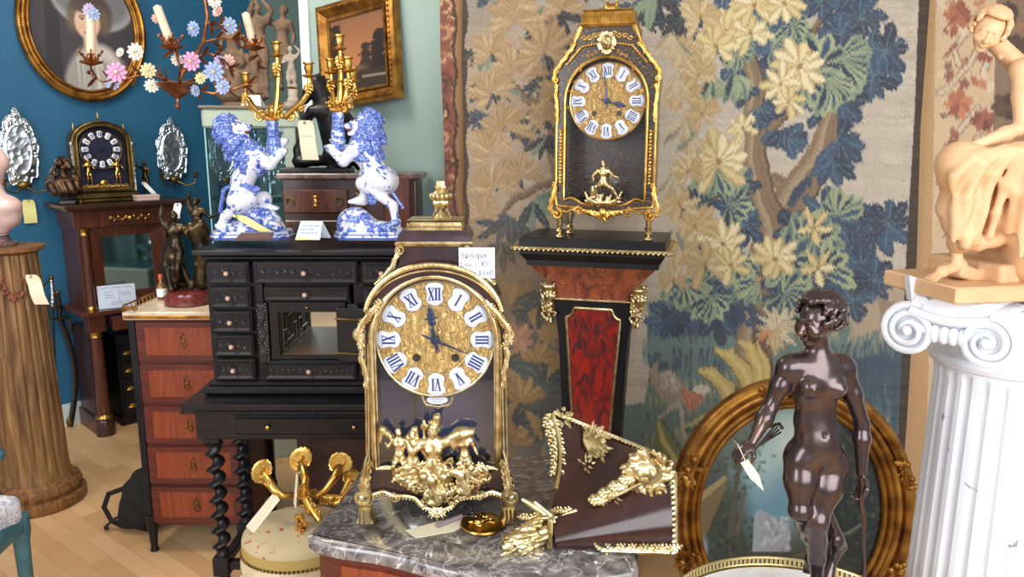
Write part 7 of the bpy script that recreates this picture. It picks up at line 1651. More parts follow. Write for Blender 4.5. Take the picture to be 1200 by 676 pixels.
# written card on the clock
cd = thing('price_card', 'white handwritten card propped on the shoulder of the large front clock', 'card', PX(559, 326, CY + .012), 0)
kw = PX(580, 308, CY + .012).x - PX(538, 308, CY + .012).x; kh = PX(560, 290, CY + .012).z - PX(560, 326, CY + .012).z
bx('card_sheet', paper_white, cd, (0, .0, kh / 2), (kw, .0015, kh), 0)
def letters(parent, rows, m=ink, y=-.0012):
    """simple stroke lettering: rows of (text, x, z, height)"""
    G_ = {'E': [((1, 1), (0, 1), (0, 0), (1, 0)), ((0, .5), (.8, .5))], 'p': [((0, .6), (0, -.4)), ((0, .55), (.6, .6), (.7, .3), (.5, 0), (0, .05))], 'o': [((.4, .6), (0, .4), (.1, .05), (.5, 0), (.7, .3), (.4, .6))], 'q': [((.7, .6), (.1, .5), (.1, .1), (.7, .1)), ((.7, .6), (.7, -.4))],
          'u': [((0, .6), (.05, .1), (.4, 0), (.65, .2), (.65, .6)), ((.65, .2), (.75, 0))], 'e': [((.05, .3), (.6, .35), (.4, .6), (.1, .45), (.1, .1), (.6, .05))], 'L': [((0, 1), (0, 0), (.8, 0))], 'i': [((.2, .6), (.2, 0)), ((.2, .85), (.2, .9))], 's': [((.6, .55), (.1, .5), (.5, .2), (.0, .05))],
          'X': [((0, 1), (.8, 0)), ((.8, 1), (0, 0))], 'V': [((0, 1), (.4, 0), (.8, 1))], '~': [((0, .3), (.25, .45), (.5, .25), (.8, .4))], '1': [((.1, .75), (.4, 1), (.4, 0))], '7': [((0, 1), (.7, 1), (.3, 0))], '4': [((.5, 0), (.5, 1), (0, .3), (.8, .3))], '0': [((.4, 1), (0, .6), (.1, .1), (.5, 0), (.75, .5), (.4, 1))]}
    q = MB()
    for txt, x, z, h in rows:
        for ch in txt:
            if ch == ' ': x += h * .6; continue
            for st_ in G_[ch]: q.tube([(x + a * h * .75, y, z + b * h) for a, b in st_], h * .075, 4)
            x += h * .78
    return q.build('handwriting', m, parent)
letters(cd, [('Epoque', -kw * .42, kh * .68, kw * .16), ('Louis', -kw * .44, kh * .39, kw * .13), ('XV', kw * .12, kh * .39, kw * .15), ('~', -kw * .14, kh * .13, kw * .16), ('1740', kw * .04, kh * .1, kw * .14)])

# ---------------- pedestal and the tall clock
PY = R(-15); PL = PZ(780, 284, 1.27); PL.z = 0; f_ = Front(PL, PY); wP, dP = .50, .295
P0 = PL + f_.ex * (-wP / 2) + f_.ey * .0; pd = thing('marquetry_pedestal', 'tapering red marquetry pedestal with gilt masks carrying the tall clock', 'pedestal', P0, PY)
def psec(mb, secs, off=0, cyy=dP / 2):
    vs_ = [(x * w, cyy + y * d, z) for w, d, z in secs for x, y in ((-1, -1), (1, -1), (1, 1), (-1, 1))]; n = len(secs)
    mb.add(vs_, [(4 * i + k, 4 * i + (k + 1) % 4, 4 * i + 4 + (k + 1) % 4, 4 * i + 4 + k) for i in range(n - 1) for k in range(4)] + [(3, 2, 1, 0), tuple(range(4 * n - 4, 4 * n))])
q = MB(); q.box((0, dP / 2, 1.255), (wP, dP, .03), .002); q.build('top_slab', ebony, pd)
q = MB(); q.box((0, dP / 2, 1.236), (wP + .035, dP + .03, .010), .002)
fr_y = -.018; rimp = [(-wP / 2 - .02, fr_y, 1.232), (wP / 2 + .02, fr_y, 1.232), (wP / 2 + .02, dP + .015, 1.232), (-wP / 2 - .02, dP + .015, 1.232), (-wP / 2 - .02, fr_y, 1.232)]
for i in range(4): q.beads([rimp[i], rimp[i + 1]], .0105, .0165, R(30), .7)
q.build('gadrooned_edge', gold_pale, pd)
q = MB(); psec(q, [(wP / 2 + .0, dP / 2, 1.225), (wP / 2 - .002, dP / 2, 1.215), (wP / 2 - .02, dP / 2 - .02, 1.19), (wP / 2 - .022, dP / 2 - .02, 1.172)][::-1]); q.build('cove', ebony, pd, smooth=False)
q = MB(); secs = []
for i in range(9): t = i / 8; z = 1.172 - .125 * t; k = .075 * math.sin(t * PI / 2); secs.append((wP / 2 - .03 - k, dP / 2 - .03 - k * .8, z))
psec(q, secs[::-1]); q.build('waisted_neck', tort_brown, pd, smooth=False)
wb = wP / 2 - .03 - .075; db = dP / 2 - .03 - .06
q = MB(); q.box((0, dP / 2, 1.043), (wb * 2 + .008, db * 2 + .008, .008), .001); q.beads([(-wb, dP / 2 - db - .006, 1.043), (wb, dP / 2 - db - .006, 1.043)], .0035, .007); q.build('neck_beading', gold_pale, pd)
q = MB(); psec(q, [(wb - .055, db - .03, .16), (wb - .02, db - .006, .9), (wb, db, 1.04)]); q.build('shaft', ebony, pd, smooth=False)
q = MB(); psec(q, [(wb + .03, db + .03, 0), (wb + .03, db + .03, .05), (wb, db + .01, .07), (wb - .03, db - .01, .1), (wb - .04, db - .02, .16)]); q.build('plinth', ebony, pd, smooth=False)
def wfr(z): return wb - .02 * (1.04 - z) / .14 if z > .9 else (wb - .02) - .035 * (.9 - z) / .74
def yfr(z): return dP / 2 - (db - .006 * (1.04 - z) / .14 if z > .9 else (db - .006) - .024 * (.9 - z) / .74)
def panel_out(i): 
    zt, zb_ = 1.018 - i, .22 + i; n = 8; P = []; c = .036
    for s_, z in ((-1, zb_), (-1, .6), (-1, zt - c)): P.append((s_ * (wfr(z) - .034 - i), z))
    for k in range(1, n): a = PI / 2 * k / n; P.append((-(wfr(zt) - .034 - i) + c * math.sin(a) * .9, zt - c + c * (1 - math.cos(a)) * .9))
    P += [(-(wfr(zt) - .034 - i) + c, zt), ((wfr(zt) - .034 - i) - c, zt)]
    for k in range(1, n): a = PI / 2 * (1 - k / n); P.append(((wfr(zt) - .034 - i) - c * math.sin(a) * .9, zt - c + c * (1 - math.cos(a)) * .9))
    for s_, z in ((1, zt - c), (1, .6), (1, zb_)): P.append((s_ * (wfr(z) - .034 - i), z))
    return P
po = panel_out(0); pi_ = panel_out(.010)
q = MB(); vs_ = [V3(x, yfr(z) - .004, z) for x, z in pi_]; q.add(vs_ + [v + V3(0, .006, 0) for v in vs_], [tuple(range(len(vs_)))] + [(i, len(vs_) + i, len(vs_) + (i + 1) % len(vs_), (i + 1) % len(vs_)) for i in range(len(vs_))]); q.build('marquetry_panel', tort_red, pd, smooth=False)
q = MB(); pp_ = [V3((x1_ + x2_) / 2, yfr(z1_) - .006, (z1_ + z2_) / 2) for (x1_, z1_), (x2_, z2_) in zip(po, pi_)]; q.tube(pp_ + pp_[:1], .0055, 6); q.beads(pp_ + pp_[:1], .0042, .009); q.build('panel_frame', gold_pale, pd)
# inlay scrolls on the panel head
q = MB()
for s_ in (-1, 1):
    for c_, r_, a0, tn in (((.028, .95), .022, PI, 1.2), ((.03, .90), .028, 0, 1.2), ((.055, .965), .016, -PI / 2, 1.1), ((.02, .855), .018, PI, 1.1), ((.06, .87), .016, PI / 2, 1.1)):
        q.scroll((s_ * c_[0], yfr(c_[1]) - .0046, c_[1]), r_, a0 if s_ > 0 else PI - a0, tn, .0028, d=s_, n=20)
for v in q.v: pass
q.v = [(x, yfr(z) - .0052 + (y - (yfr(z) - .0042)) * .15, z) for x, y, z in q.v]
q.build('inlay_scrolls', mat('dark_inlay', (64, 40, 36), .3, .2), pd)
for s_ in (-1, 1):
    S = SDF(); cx_ = s_ * (wb + .016); cyy = dP / 2 - db - .012; 
    S.ell((cx_, cyy, 1.06), (.022, .02, .032), k=.01).ell((cx_ + s_ * .0, cyy - .018, 1.055), (.006, .008, .01), k=.005).ell((cx_, cyy - .01, 1.09), (.024, .016, .012), k=.006)
    S.chain([(cx_, cyy, 1.04), (cx_ - s_ * .004, cyy, 1.0), (cx_ - s_ * .010, cyy + .006, .955)], [.018, .013, .005], k=.008)
    for x in (-1, 1): S.ell((cx_ + x * .008, cyy - .018, 1.067), .0045, None, k=.003, op=-1)
    rr = random.Random(3)
    for i in range(90): a = rr.uniform(0, 6.3); t = rr.uniform(.4, 1.2); p = V3(cx_ + .026 * t * math.cos(a) * (1 if a < PI else .8), cyy - .006 + rr.uniform(-.01, .004), 1.062 + .04 * t * math.sin(a) * (1 if math.sin(a) > 0 else 1.7)); 
    for i in range(120):
        z = rr.uniform(.96, 1.105); ww = .028 * min(1, (z - .945) / .05); p = V3(cx_ + rr.uniform(-1, 1) * ww - s_ * .006 * (1.06 - z) / .1, cyy - .004 - rr.random() * .01, z)
        if abs(p.x - cx_) < .012 and 1.03 < z < 1.085: continue
        S.cap(p, p + V3(rr.uniform(-.006, .006), -.002, rr.uniform(-.012, .004)), .0042, .002, k=.003)
    S.chain([(cx_, cyy, 1.1), (cx_ + s_ * .02, cyy, 1.103)], [.006, .004], k=.004); S.build('mask_mount', gold_pale, pd, .0025, smooth_it=0)

KL = P0 + f_.ex * (.0) + f_.ey * .0; TPZ = 1.27
# clock on the pedestal
q0 = PX(703, 262, 2.60); kc = thing('cartel_clock', 'tall waisted cartel clock in dark marquetry and gilt mounts on the red pedestal', 'clock', (q0.x, q0.y, TPZ), PY); fk = Front((q0.x, q0.y, TPZ), PY)
kp = lambda u, v: (lambda p: (p.x, p.z))(fk(u, v))
DK = .16; kd = kp(708, 118); rK = (kp(755, 118)[0] - kp(664, 118)[0]) / 2; wK = (kp(768, 160)[0] - kp(652, 160)[0]) / 2; mK = (kp(768, 160)[0] + kp(652, 160)[0]) / 2; kd = (mK, kd[1])
zK0, zKs, zKt, zKc, zKc2 = kp(708, 249)[1], kp(708, 88)[1], kp(708, 52)[1], kp(708, 30)[1], kp(708, 11)[1]
wN_ = (kp(748, 30)[0] - kp(690, 30)[0]) / 2 * 1.0; wN_ = wK * .53
half = [(wK, zK0 + .06), (wK, zKs - .06), (wK * 1.04, zKs - .02), (wK * 1.03, zKs + .005), (wK * .88, zKs + .045), (wK * .68, zKt), (wK * .57, zKt + .03), (wN_, zKc)]
outl = [(mK - x, z) for x, z in half] + [(mK + x, z) for x, z in half[::-1]] + [(mK + wK * 1.0, zK0 + .02), (mK + wK * .6, zK0 + .015), (mK, zK0 - .01), (mK - wK * .6, zK0 + .015), (mK - wK * 1.0, zK0 + .02)]
N_ = 96; outl = resloop(outl, N_)
ik = wK - .028; iz0 = kp(708, 240)[1] + .012
inl = [(mK - ik, iz0)] + [(mK + x * ik, kd[1] + y * ik * 1.02) for x, y in arc((0, 0), 1, PI, 0, 26)] + [(mK + ik, iz0), (mK + ik * .8, iz0 + .012), (mK + ik * .5, iz0 - .012), (mK - ik * .5, iz0 - .012), (mK - ik * .8, iz0 + .012)]
inl = resloop(inl, N_)
def align(a, b):
    k = min(range(len(b)), key=lambda i: (b[i][0] - a[0][0]) ** 2 + (b[i][1] - a[0][1]) ** 2); return b[k:] + b[:k]
ca = [(mK + 1e-9, 0)]; 
def polar(pts, c, n):
    out_ = []; P = pts + pts[:1]
    for i in range(n):
        a = 2 * PI * i / n + PI; d = (math.cos(a), math.sin(a)); best = None
        for k in range(len(pts)):
            (x0, z0), (x1, z1) = P[k], P[k + 1]; ex_, ez_ = x1 - x0, z1 - z0; den = d[0] * ez_ - d[1] * ex_
            if abs(den) < 1e-12: continue
            t = ((x0 - c[0]) * ez_ - (z0 - c[1]) * ex_) / den; s_ = ((x0 - c[0]) * d[1] - (z0 - c[1]) * d[0]) / den
            if t > 0 and -1e-6 <= s_ <= 1 + 1e-6 and (best is None or t > best): best = t
        out_.append((c[0] + d[0] * best, c[1] + d[1] * best))
    return out_[::-1]
cc_ = (mK, (zK0 + zKs) / 2 - .0); po_ = polar(outl, cc_, 120); pi2 = polar(inl, cc_, 120)
q = MB(); q.ring(po_, pi2, 0, .016); q.build('door_frame', boulle_dark, kc, smooth=False)
q = MB(); q.ring(po_, [((x - mK) * .96 + mK, z) for x, z in po_], .016, DK); q.build('case_sides', horn_dark, kc, smooth=False)
q = MB(); q.prism([((x - mK) * .95 + mK, z) for x, z in po_], DK - .01, DK - .0, 'xz'); q.build('back_panel', boulle_dark, kc, smooth=False)
q = MB(); q.tube([(x, -.003, z) for x, z in pi2 + pi2[:1]], .0052, 8); q.tube([(x, .0, z) for x, z in po_ + po_[:1]], .0055, 8); q.build('door_bezel', gold, kc)
q = MB(); q.prism(pi2, .004, .0065, 'xz'); q.build('door_glass', glass, kc, smooth=False)
dial(kc, (kd[0], 0, kd[1]), rK * .98, .03, [(-6, rK * .78, .0028, False), (106, rK * .55, .0032, True)], gold, dial_gold, .78, .185)
for s_ in (-1, 1):
    q = MB(); xs = mK + s_ * wK; m = mK
    dress(q, [(m + s_ * wK * .62, zKt + .004), (m + s_ * wK * .86, zKs + .05), (m + s_ * wK * 1.04, zKs + .012), (xs + s_ * .006, zKs - .02)], .008, -.008, 10)
    q.scroll((xs + s_ * .002, -.008, zKs - .012), .013, PI / 2, 1.2, .0045, d=-s_)
    dress(q, [(xs - s_ * .003, zKs - .03), (xs + s_ * .003, zKs - .055), (xs - s_ * .003, zKs - .1), (xs - s_ * .004, zKs - .15)], .0075, -.006, 9)
    for i in range(16): z = zK0 + .1 + i * (zKs - zK0 - .28) / 15; q.ell((m + s_ * (ik + .013), -.002, z), (.0055, .003, .007), (0, .5 * (-1) ** i, 0), 6, 4)
    dress(q, [(xs - s_ * .0, zK0 + .1), (xs + s_ * .004, zK0 + .06), (xs + s_ * .016, zK0 + .02), (xs + s_ * .012, zK0 - .008)], .010, -.008, 9)
    q.scroll((xs - s_ * .006, -.01, zK0 - .006), .020, PI / 2, 1.3, .0065, d=s_); q.scroll((m + s_ * wK * .5, -.008, zK0 + .004), .016, PI, 1.3, .0045, d=s_)
    q.tube([(m + s_ * wK * .5, -.008, zK0 + .02), (m + s_ * wK * .75, -.008, zK0 - .0), (xs - s_ * .02, -.008, zK0 + .006)], .0045, 7)
    q.tube([(m + s_ * wN_, -.002, zKc), (m + s_ * wK * .6, -.004, zKt + .03), (m + s_ * wK * .66, -.004, zKt + .004)], .006, 8)
    q.build('gilt_mounts', gold, kc)
q = MB()
for s_ in (-1, 1):
    ap = [(mK + s_ * x, -.005, z) for x, z in resample([(wK * .12, zKt + .004), (wK * .5, zKt - .006), (wK * .8, zKs + .035)], 14)]; q.tube(ap, .004, 6); q.beads(ap, .006, .009, R(25))
    for i in range(8): q.leaf((mK + s_ * wK * (.18 + .08 * i), .0, zKt - .025 - .0035 * i * i), (s_, 0, .4 * (-1) ** i), .016, .010, lobes=2, thick=.3)
q.build('arch_beading', gold, kc)
S = SDF(); mz = zKt + .004; S.ell((mK, -.012, mz), (.018, .014, .024), k=.006).ell((mK, -.024, mz - .002), (.005, .006, .008), k=.004)
rr = random.Random(2)
for i in range(50): a = rr.uniform(0, 6.3); p = V3(mK + .024 * math.cos(a), -.01, mz + .03 * math.sin(a)); S.cap(p, p + V3(.006 * math.cos(a), -.003, .006 * math.sin(a)), .005, .002, k=.003)
for x in (-1, 1): S.ell((mK + x * .007, -.024, mz + .006), .004, None, k=.002, op=-1)
S.build('mask_mount', gold_pale, kc, .0022, smooth_it=0)
q = MB()
for s_ in (-1, 1):
    for i in range(4): q.scroll((mK + s_ * (.02 + .016 * i) * 1.1, -.001, zKt + .032 - .004 * i), .009, PI if i % 2 else 0, 1.2, .0026, d=s_)
q.build('crest_scrolls', gold, kc)
S = SDF(); ga = lambda x, z, y=-.018: V3(mK + x, y, iz0 + z)
figure_mini(S, ga(0, .0), .17, (.1, -1, 0), dict(pelvis=(0, 0, .36), waist=(0, 0, .44), chest=(.0, 0, .54), neck=(0, 0, .64), head=(.0, 0, .73), shL=(-.1, 0, .6), shR=(.1, 0, .6), elL=(-.2, -.03, .5), wrL=(-.18, -.08, .4), haL=(-.16, -.1, .38), elR=(.2, -.03, .5), wrR=(.3, -.06, .48), haR=(.34, -.06, .48), hipL=(-.05, 0, .34), hipR=(.06, 0, .34), knL=(-.12, -.14, .3), knR=(.2, -.1, .26), anL=(-.16, -.08, .1), anR=(.3, -.06, .08), toL=(-.2, -.1, .08), toR=(.36, -.08, .08)), 1.25)
for i in range(60): t = rr.uniform(-1, 1); p = ga(t * .055, .0 + .012 * (1 - t * t) * rr.uniform(-1, 2)); a = rr.uniform(0, 6.3); S.cap(p, p + V3(.008 * math.cos(a), -.002, .008 * math.sin(a)), .005, .0025, k=.003)
S.chain([ga(-.06, .03), ga(-.05, .008), ga(-.02, -.004), ga(.02, -.004), ga(.05, .01), ga(.062, .034)], [.004, .006, .007, .007, .006, .003], k=.004); S.ell(ga(-.03, .035), (.014, .01, .02), k=.006)
S.build('seated_figure', gold_pale, kc, .002, smooth_it=0)
S = SDF()
for i in range(110): t = rr.uniform(-1, 1); z = zK0 - .004 - .03 * (1 - abs(t)) * rr.random() + .012; p = V3(mK + t * .065, -.01 - rr.random() * .006, z); a = rr.uniform(-2.6, -.5); S.cap(p, p + V3(.01 * math.cos(a), -.002, .01 * math.sin(a)), .005, .0022, k=.003)
S.ell((mK, -.014, zK0), (.014, .01, .018), k=.004); S.build('apron_mount', gold, kc, .0024, smooth_it=0)
q = MB()
fh = zK0 + .004
for x, y in ((mK - wK * .92, .012), (mK + wK * .92, .012), (mK - wK * .85, DK - .02), (mK + wK * .85, DK - .02)):
    q = MB(); q.lathe([(.012, 0), (.016, .003), (.014, .009), (.006, .014), (.009, .02), (.015, .024), (.011, .03), (.006, .034), (.01, .04), (.008, max(.05, fh * .95))], 18, (x, y, 0)); q.build('foot', gold_pale, kc)
cyk = DK / 2
q = MB()
def ksec(mb, secs): 
    vs_ = [(mK + x * w, cyk + y * d, z) for w, d, z in secs for x, y in ((-1, -1), (1, -1), (1, 1), (-1, 1))]; n = len(secs)
    mb.add(vs_, [(4 * i + k, 4 * i + (k + 1) % 4, 4 * i + 4 + (k + 1) % 4, 4 * i + 4 + k) for i in range(n - 1) for k in range(4)] + [(3, 2, 1, 0), tuple(range(4 * n - 4, 4 * n))])
ksec(q, [(wN_ + .008, DK / 2 + .006, zKc - .004), (wN_ + .012, DK / 2 + .008, zKc), (wN_ + .002, DK / 2, zKc + .006), (wN_ - .01, DK / 2 - .01, zKc2 - .006), (wN_ - .004, DK / 2 - .006, zKc2), (wN_ - .006, DK / 2 - .008, zKc2 + .003)])
for i in range(30): q.ell((mK - wN_ + 2 * wN_ * (i + .5) / 30, cyk - DK / 2 + .004, (zKc + zKc2) / 2), (.0024, .004, (zKc2 - zKc) * .38), (R(-12), 0, 0), 6, 4)
q.build('gilt_cap', gold, kc, smooth=False)
S = SDF(); figure_mini(S, (mK, cyk, zKc2), .16, (0, -1, 0), dict(), 1.1); S.ell((mK, cyk, zKc2 + .01), (.03, .03, .02), k=.01); S.build('figure_finial', gold, kc, .003)

# ---------------- arched blue clock on the console cabinet
aL = at_cab(122, 228, .10); ac = thing('arched_clock', 'small arched brass clock with blue velvet dial between the bust and the putto', 'clock', aL, BYAW); fa = Front(aL, BYAW); ap_ = lambda u, v: (lambda p: (p.x, p.z))(fa(u, v))
w0 = (ap_(158, 190)[0] - ap_(90, 190)[0]) / 2; ztop = ap_(120, 143)[1]; m0 = ap_(122, 190)[0]; zsp = ztop - w0 * .72; zbs = .055
oc = [(m0 - w0, zbs)] + [(m0 + x * w0, zsp + y * w0 * .72) for x, y in arc((0, 0), 1, PI, 0, 24)] + [(m0 + w0, zbs)]; ic = [(m0 - w0 + .02, zbs + .012)] + [(m0 + x * (w0 - .02), zsp + y * (w0 * .72 - .02)) for x, y in arc((0, 0), 1, PI, 0, 24)] + [(m0 + w0 - .02, zbs + .012)]
q = MB(); q.ring(oc, ic, 0, .1); q.tube([(x, -.002, z) for x, z in oc], .006, 8); q.tube([(x, -.004, z) for x, z in ic], .003, 6); q.build('case', brass_dull, ac)
q = MB(); q.prism(ic, .05, .06, 'xz'); q.build('velvet_ground', blue_velvet, ac, smooth=False)
q = MB(); q.box((m0, .045, .035), (w0 * 2 + .03, .13, .03), .006); q.box((m0, .045, .012), (w0 * 2 + .0, .11, .02), .004); q.box((m0, .0, zbs + .014), (w0 * 2 - .04, .02, .024), .004); q.build('base', brass_dull, ac)
for x, z in ((m0, ztop), (m0 - w0 * .86, zsp + w0 * .3), (m0 + w0 * .86, zsp + w0 * .3)): q = MB(); q.lathe([(.008, -.006), (.009, .004), (.004, .01), (.007, .02), (.003, .028), (.005, .036), (.0015, .055)], 12, (x, .03, z)); q.build('finial', brass, ac)
rA = w0 * .72; dial(ac, (m0, 0, ap_(122, 175)[1]), rA, .03, [(-90, rA * .6, .0016, False), (50, rA * .35, .0016, False)], brass_dull, blue_velvet, .76, .16, n=12)
for x in (-1, 1):
    S = SDF(); figure_mini(S, (m0 + x * w0 * .5, .025, zbs + .028), w0 * 1.02, (-x, -1, 0), dict(knL=(-.06, -.03, .28), knR=(.06, -.02, .28), anL=(-.06, .02, .04), anR=(.08, .02, .04), toL=(-.08, -.04, .02), toR=(.1, -.04, .02)), 1.2); S.build('gilt_figure', gold, ac, .003)
q = MB(); q.ell((m0, .025, zbs + .045), (.022, .008, .02))
for i in range(16): q.leaf((m0 - w0 * .75 + w0 * 1.5 * i / 15, .0, zbs + .02), (.4 * (-1) ** i, 0, 1), .022, .018, lobes=2)
q.build('gilt_relief', gold, ac)
for x in (-1, 1):
    for y in (-.005, .1): q = MB(); q.lathe([(.012, 0), (.014, .01), (.008, .022)], 12, (m0 + x * (w0 - .01), y, 0)); q.build('foot', brass_dull, ac)
    q = MB(); q.lathe([(.009, zbs), (.007, zbs + .01), (.0065, zsp - .02), (.01, zsp - .01), (.01, zsp)], 14, (m0 + x * (w0 + .006), .0, 0)); q.build('column', silver, ac)
# ------------------------------------------------------------------ foreground commode and what stands on it
MZ = .83; fc = thing('serpentine_commode', 'serpentine cherry commode with grey veined marble top under the large front clock', 'commode', (-.08, 1.5, 0), 0)
def mt(u, v): p = PZ(u, v, MZ); return (p.x + .08, p.y - 1.5)
fpts = [mt(*p) for p in ((361, 626), (372, 634), (400, 640), (440, 645), (470, 652), (500, 660), (530, 668), (570, 674), (620, 677), (670, 677), (710, 675), (748, 668))]
fpts = [fpts[0]] + resample(fpts, 40) + [(fpts[-1][0] + .004, fpts[-1][1] + .02)]
outm = fpts + [(fpts[-1][0] - .005, .3), (mt(400, 585)[0] + .02, .3), (mt(400, 585)[0], mt(400, 585)[1])]
q = MB(); q.prism(outm, MZ, MZ - .028, 'xy', .005); q.build('marble_top', marble_grey, fc, angle=50)
ins = [(x * .955, y + .022) for x, y in fpts[1:]]; body = ins + [(ins[-1][0], .285), (ins[0][0] + .02, .285)]
q = MB(); q.prism(body, MZ - .028, .16, 'xy'); q.build('body', rosewood_band, fc, smooth=False)
fs = resample(ins, 60)
for (za, zb2) in ((.58, .775), (.36, .56), (.18, .34)):
    seg = [p for p in fs if fs[0][0] + .05 < p[0] < fs[-1][0] - .03]; q = MB(); seg = resample(seg, 40)
    vs_ = [(x, y - .006, z) for z in (za, zb2) for x, y in seg] + [(x, y + .004, z) for z in (za, zb2) for x, y in seg]; n = 40
    q.add(vs_, [(i, i + 1, n + i + 1, n + i) for i in range(n - 1)] + [(2 * n + i, 3 * n + i, 3 * n + i + 1, 2 * n + i + 1) for i in range(n - 1)] + [(n + i, n + i + 1, 3 * n + i + 1, 3 * n + i) for i in range(n - 1)] + [(i, 2 * n + i, 2 * n + i + 1, i + 1) for i in range(n - 1)] + [(0, n, 3 * n, 2 * n), (n - 1, 3 * n - 1, 4 * n - 1, 2 * n - 1)])
    dw = q.build('drawer', rosewood_v, fc, smooth=False)
    q = MB(); s2 = resample(seg[3:-3], 30); vs_ = [(x, y - .0072, z) for z in (za + .035, zb2 - .035) for x, y in s2] ; n = 30; vs_ += [(x, y + .002, z) for x, y, z in vs_]
    q.add(vs_, [(i, i + 1, n + i + 1, n + i) for i in range(n - 1)] + [(n + i, n + i + 1, 3 * n + i + 1, 3 * n + i) for i in range(n - 1)] + [(i, 2 * n + i, 2 * n + i + 1, i + 1) for i in range(n - 1)]); q.build('veneer_panel', cherry, dw, smooth=False)
    for k_ in (12, 28): x, y = seg[k_]; q = MB(); q.tube([(x - .04, y - .008, (za + zb2) / 2), (x - .03, y - .03, (za + zb2) / 2 - .012), (x + .03, y - .03, (za + zb2) / 2 - .012), (x + .04, y - .008, (za + zb2) / 2)], .005, 8); q.build('handle', brass, dw)
for x, y in ((ins[0][0] + .02, ins[0][1] + .02), (ins[-1][0] - .02, ins[-1][1] + .01), (ins[0][0] + .03, .26), (ins[-1][0] - .02, .26)): q = MB(); q.tube([(x, y, .18), (x, y - .01, .1), (x, y + .005, .04), (x, y - .005, 0)], [.035, .026, .018, .022], 10); q.build('leg', rosewood_band, fc)
# pendulum, key and label lying on the marble
def flat_at(u, v, z=MZ): return PZ(u, v, z)
p = flat_at(566, 613, MZ + .006); pn = thing('pendulum_bob', 'round brass pendulum bob lying on the grey marble before the large clock', 'pendulum', (p.x, p.y, MZ), 0)
rp_ = (flat_at(593, 613).x - flat_at(540, 613).x) / 2
q = MB(); q.lathe([(rp_ * .2, 0), (rp_ * .9, .001), (rp_, .005), (rp_ * .96, .008), (rp_ * .8, .0085), (rp_ * .75, .008), (rp_ * .5, .013), (.001, .015)], 48); q.build('bob_disc', brass, pn)
q = MB(); rr = random.Random(4)
for i in range(26): a = rr.uniform(0, 6.3); k = rr.uniform(0, .6) * rp_; q.ell((k * math.cos(a), k * math.sin(a), .014), (.006, .003, .0025), (0, 0, rr.uniform(0, 3)), 6, 4)
q.build('raised_leaves', gold, pn)
p = flat_at(512, 619, MZ); lb = thing('paper_label', 'cream paper label lying flat on the grey marble left of the pendulum bob', 'label', (p.x, p.y, MZ + .0005), 0)
qs = [flat_at(*s_) - Vector((p.x, p.y, MZ)) for s_ in ((475, 622), (487, 631), (532, 623), (553, 612), (545, 606), (516, 611))]; q = MB(); q.prism([(v.x, v.y) for v in qs], .0, .0012, 'xy'); q.build('label_sheet', paperm, lb, smooth=False)
ky = thing('winding_key', 'steel winding key with a grey cylinder grip lying across the paper label', 'key', (flat_at(545, 606).x, flat_at(545, 606).y, MZ + .003), 0)
def kf(u, v, h=.004): return flat_at(u, v, MZ + h) - ky.location
q = MB(); q.tube([kf(512, 616, .006), kf(541, 605, .006)], .0055, 10); q.build('grip', mat('grey_grip', (128, 112, 116), .4), ky)
q = MB(); q.tube([kf(541, 605, .006), kf(560, 603, .013)], .0022, 6); q.tube([kf(553, 603, .014) + V3(.008 * math.cos(a), .008 * math.sin(a), 0) for a in [i * PI / 8 for i in range(17)]], .0018, 6); q.tube([kf(558, 604, .017), kf(568, 600, .018), kf(562, 608, .018)], .0018, 6); q.build('steel_shank', iron, ky)

# ---------------- wall bracket lying on its side
BR = PZ(690, 655, MZ); wbk = thing('wall_bracket', 'large brown horn and gilt wall bracket lying on its side beside the large clock', 'bracket', (BR.x, 1.42, MZ), 0); Tb = Loc((BR.x, 1.42, MZ), 0)
A = lambda u, v, Y: Tb(u, v, Y)
TL, TR = A(648, 484, 1.54), A(770, 533, 1.56); BLp, BRp = A(645, 603, 1.37), A(783, 552, 1.39); SL, SR = A(655, 646, 1.345), A(786, 652, 1.335); KL_, KR = A(650, 520, 1.62), A(786, 560, 1.62)
def fsurf(s_, t):    # front face, s along length, t from top edge to ridge
    a = TL.lerp(TR, s_); b = BLp.lerp(BRp, s_); p = a.lerp(b, t); p += V3(0, .03 * math.sin(PI * t), -.0) ; p += V3(-.02 * (1 - s_) * math.sin(PI * t) * -1, 0, 0); return p
def ssurf(s_, t):
    a = BLp.lerp(BRp, s_); b = SL.lerp(SR, s_); p = a.lerp(b, t); p += V3(0, -.03 * math.sin(PI * t), 0); p.z += -.0; return p
def bsurf(s_, t): return TL.lerp(TR, s_).lerp(KL_.lerp(KR, s_), t)
n_ = 14; grid = []
for i in range(n_ + 1):
    s_ = i / n_; row = [fsurf(s_, t / 8) for t in range(8)] + [ssurf(s_, t / 8) for t in range(9)]
    e = SL.lerp(SR, s_); k = KL_.lerp(KR, s_); low = V3(e.x, e.y + .16, e.z + .0); row += [e.lerp(low, .5), low, low.lerp(k, .5) + V3(0, .02, 0), k]; 
    row = [V3(p.x, p.y, max(p.z, .003)) for p in row]; grid.append(row)
m_ = len(grid[0]); q = MB(); q.add([p for r_ in grid for p in r_], [(i * m_ + k, i * m_ + (k + 1) % m_, (i + 1) * m_ + (k + 1) % m_, (i + 1) * m_ + k) for i in range(n_) for k in range(m_)] + [tuple(reversed(range(m_))), tuple(range(n_ * m_, (n_ + 1) * m_))]); q.build('bracket_body', horn, wbk, angle=35)
q = MB(); e1 = [fsurf(i / 20, 0) + V3(0, -.002, .002) for i in range(21)]; q.tube(e1, .0055, 6); q.beads([p + V3(0, -.005, 0) for p in e1], .005, .009); q.build('top_edge_moulding', gold_pale, wbk)
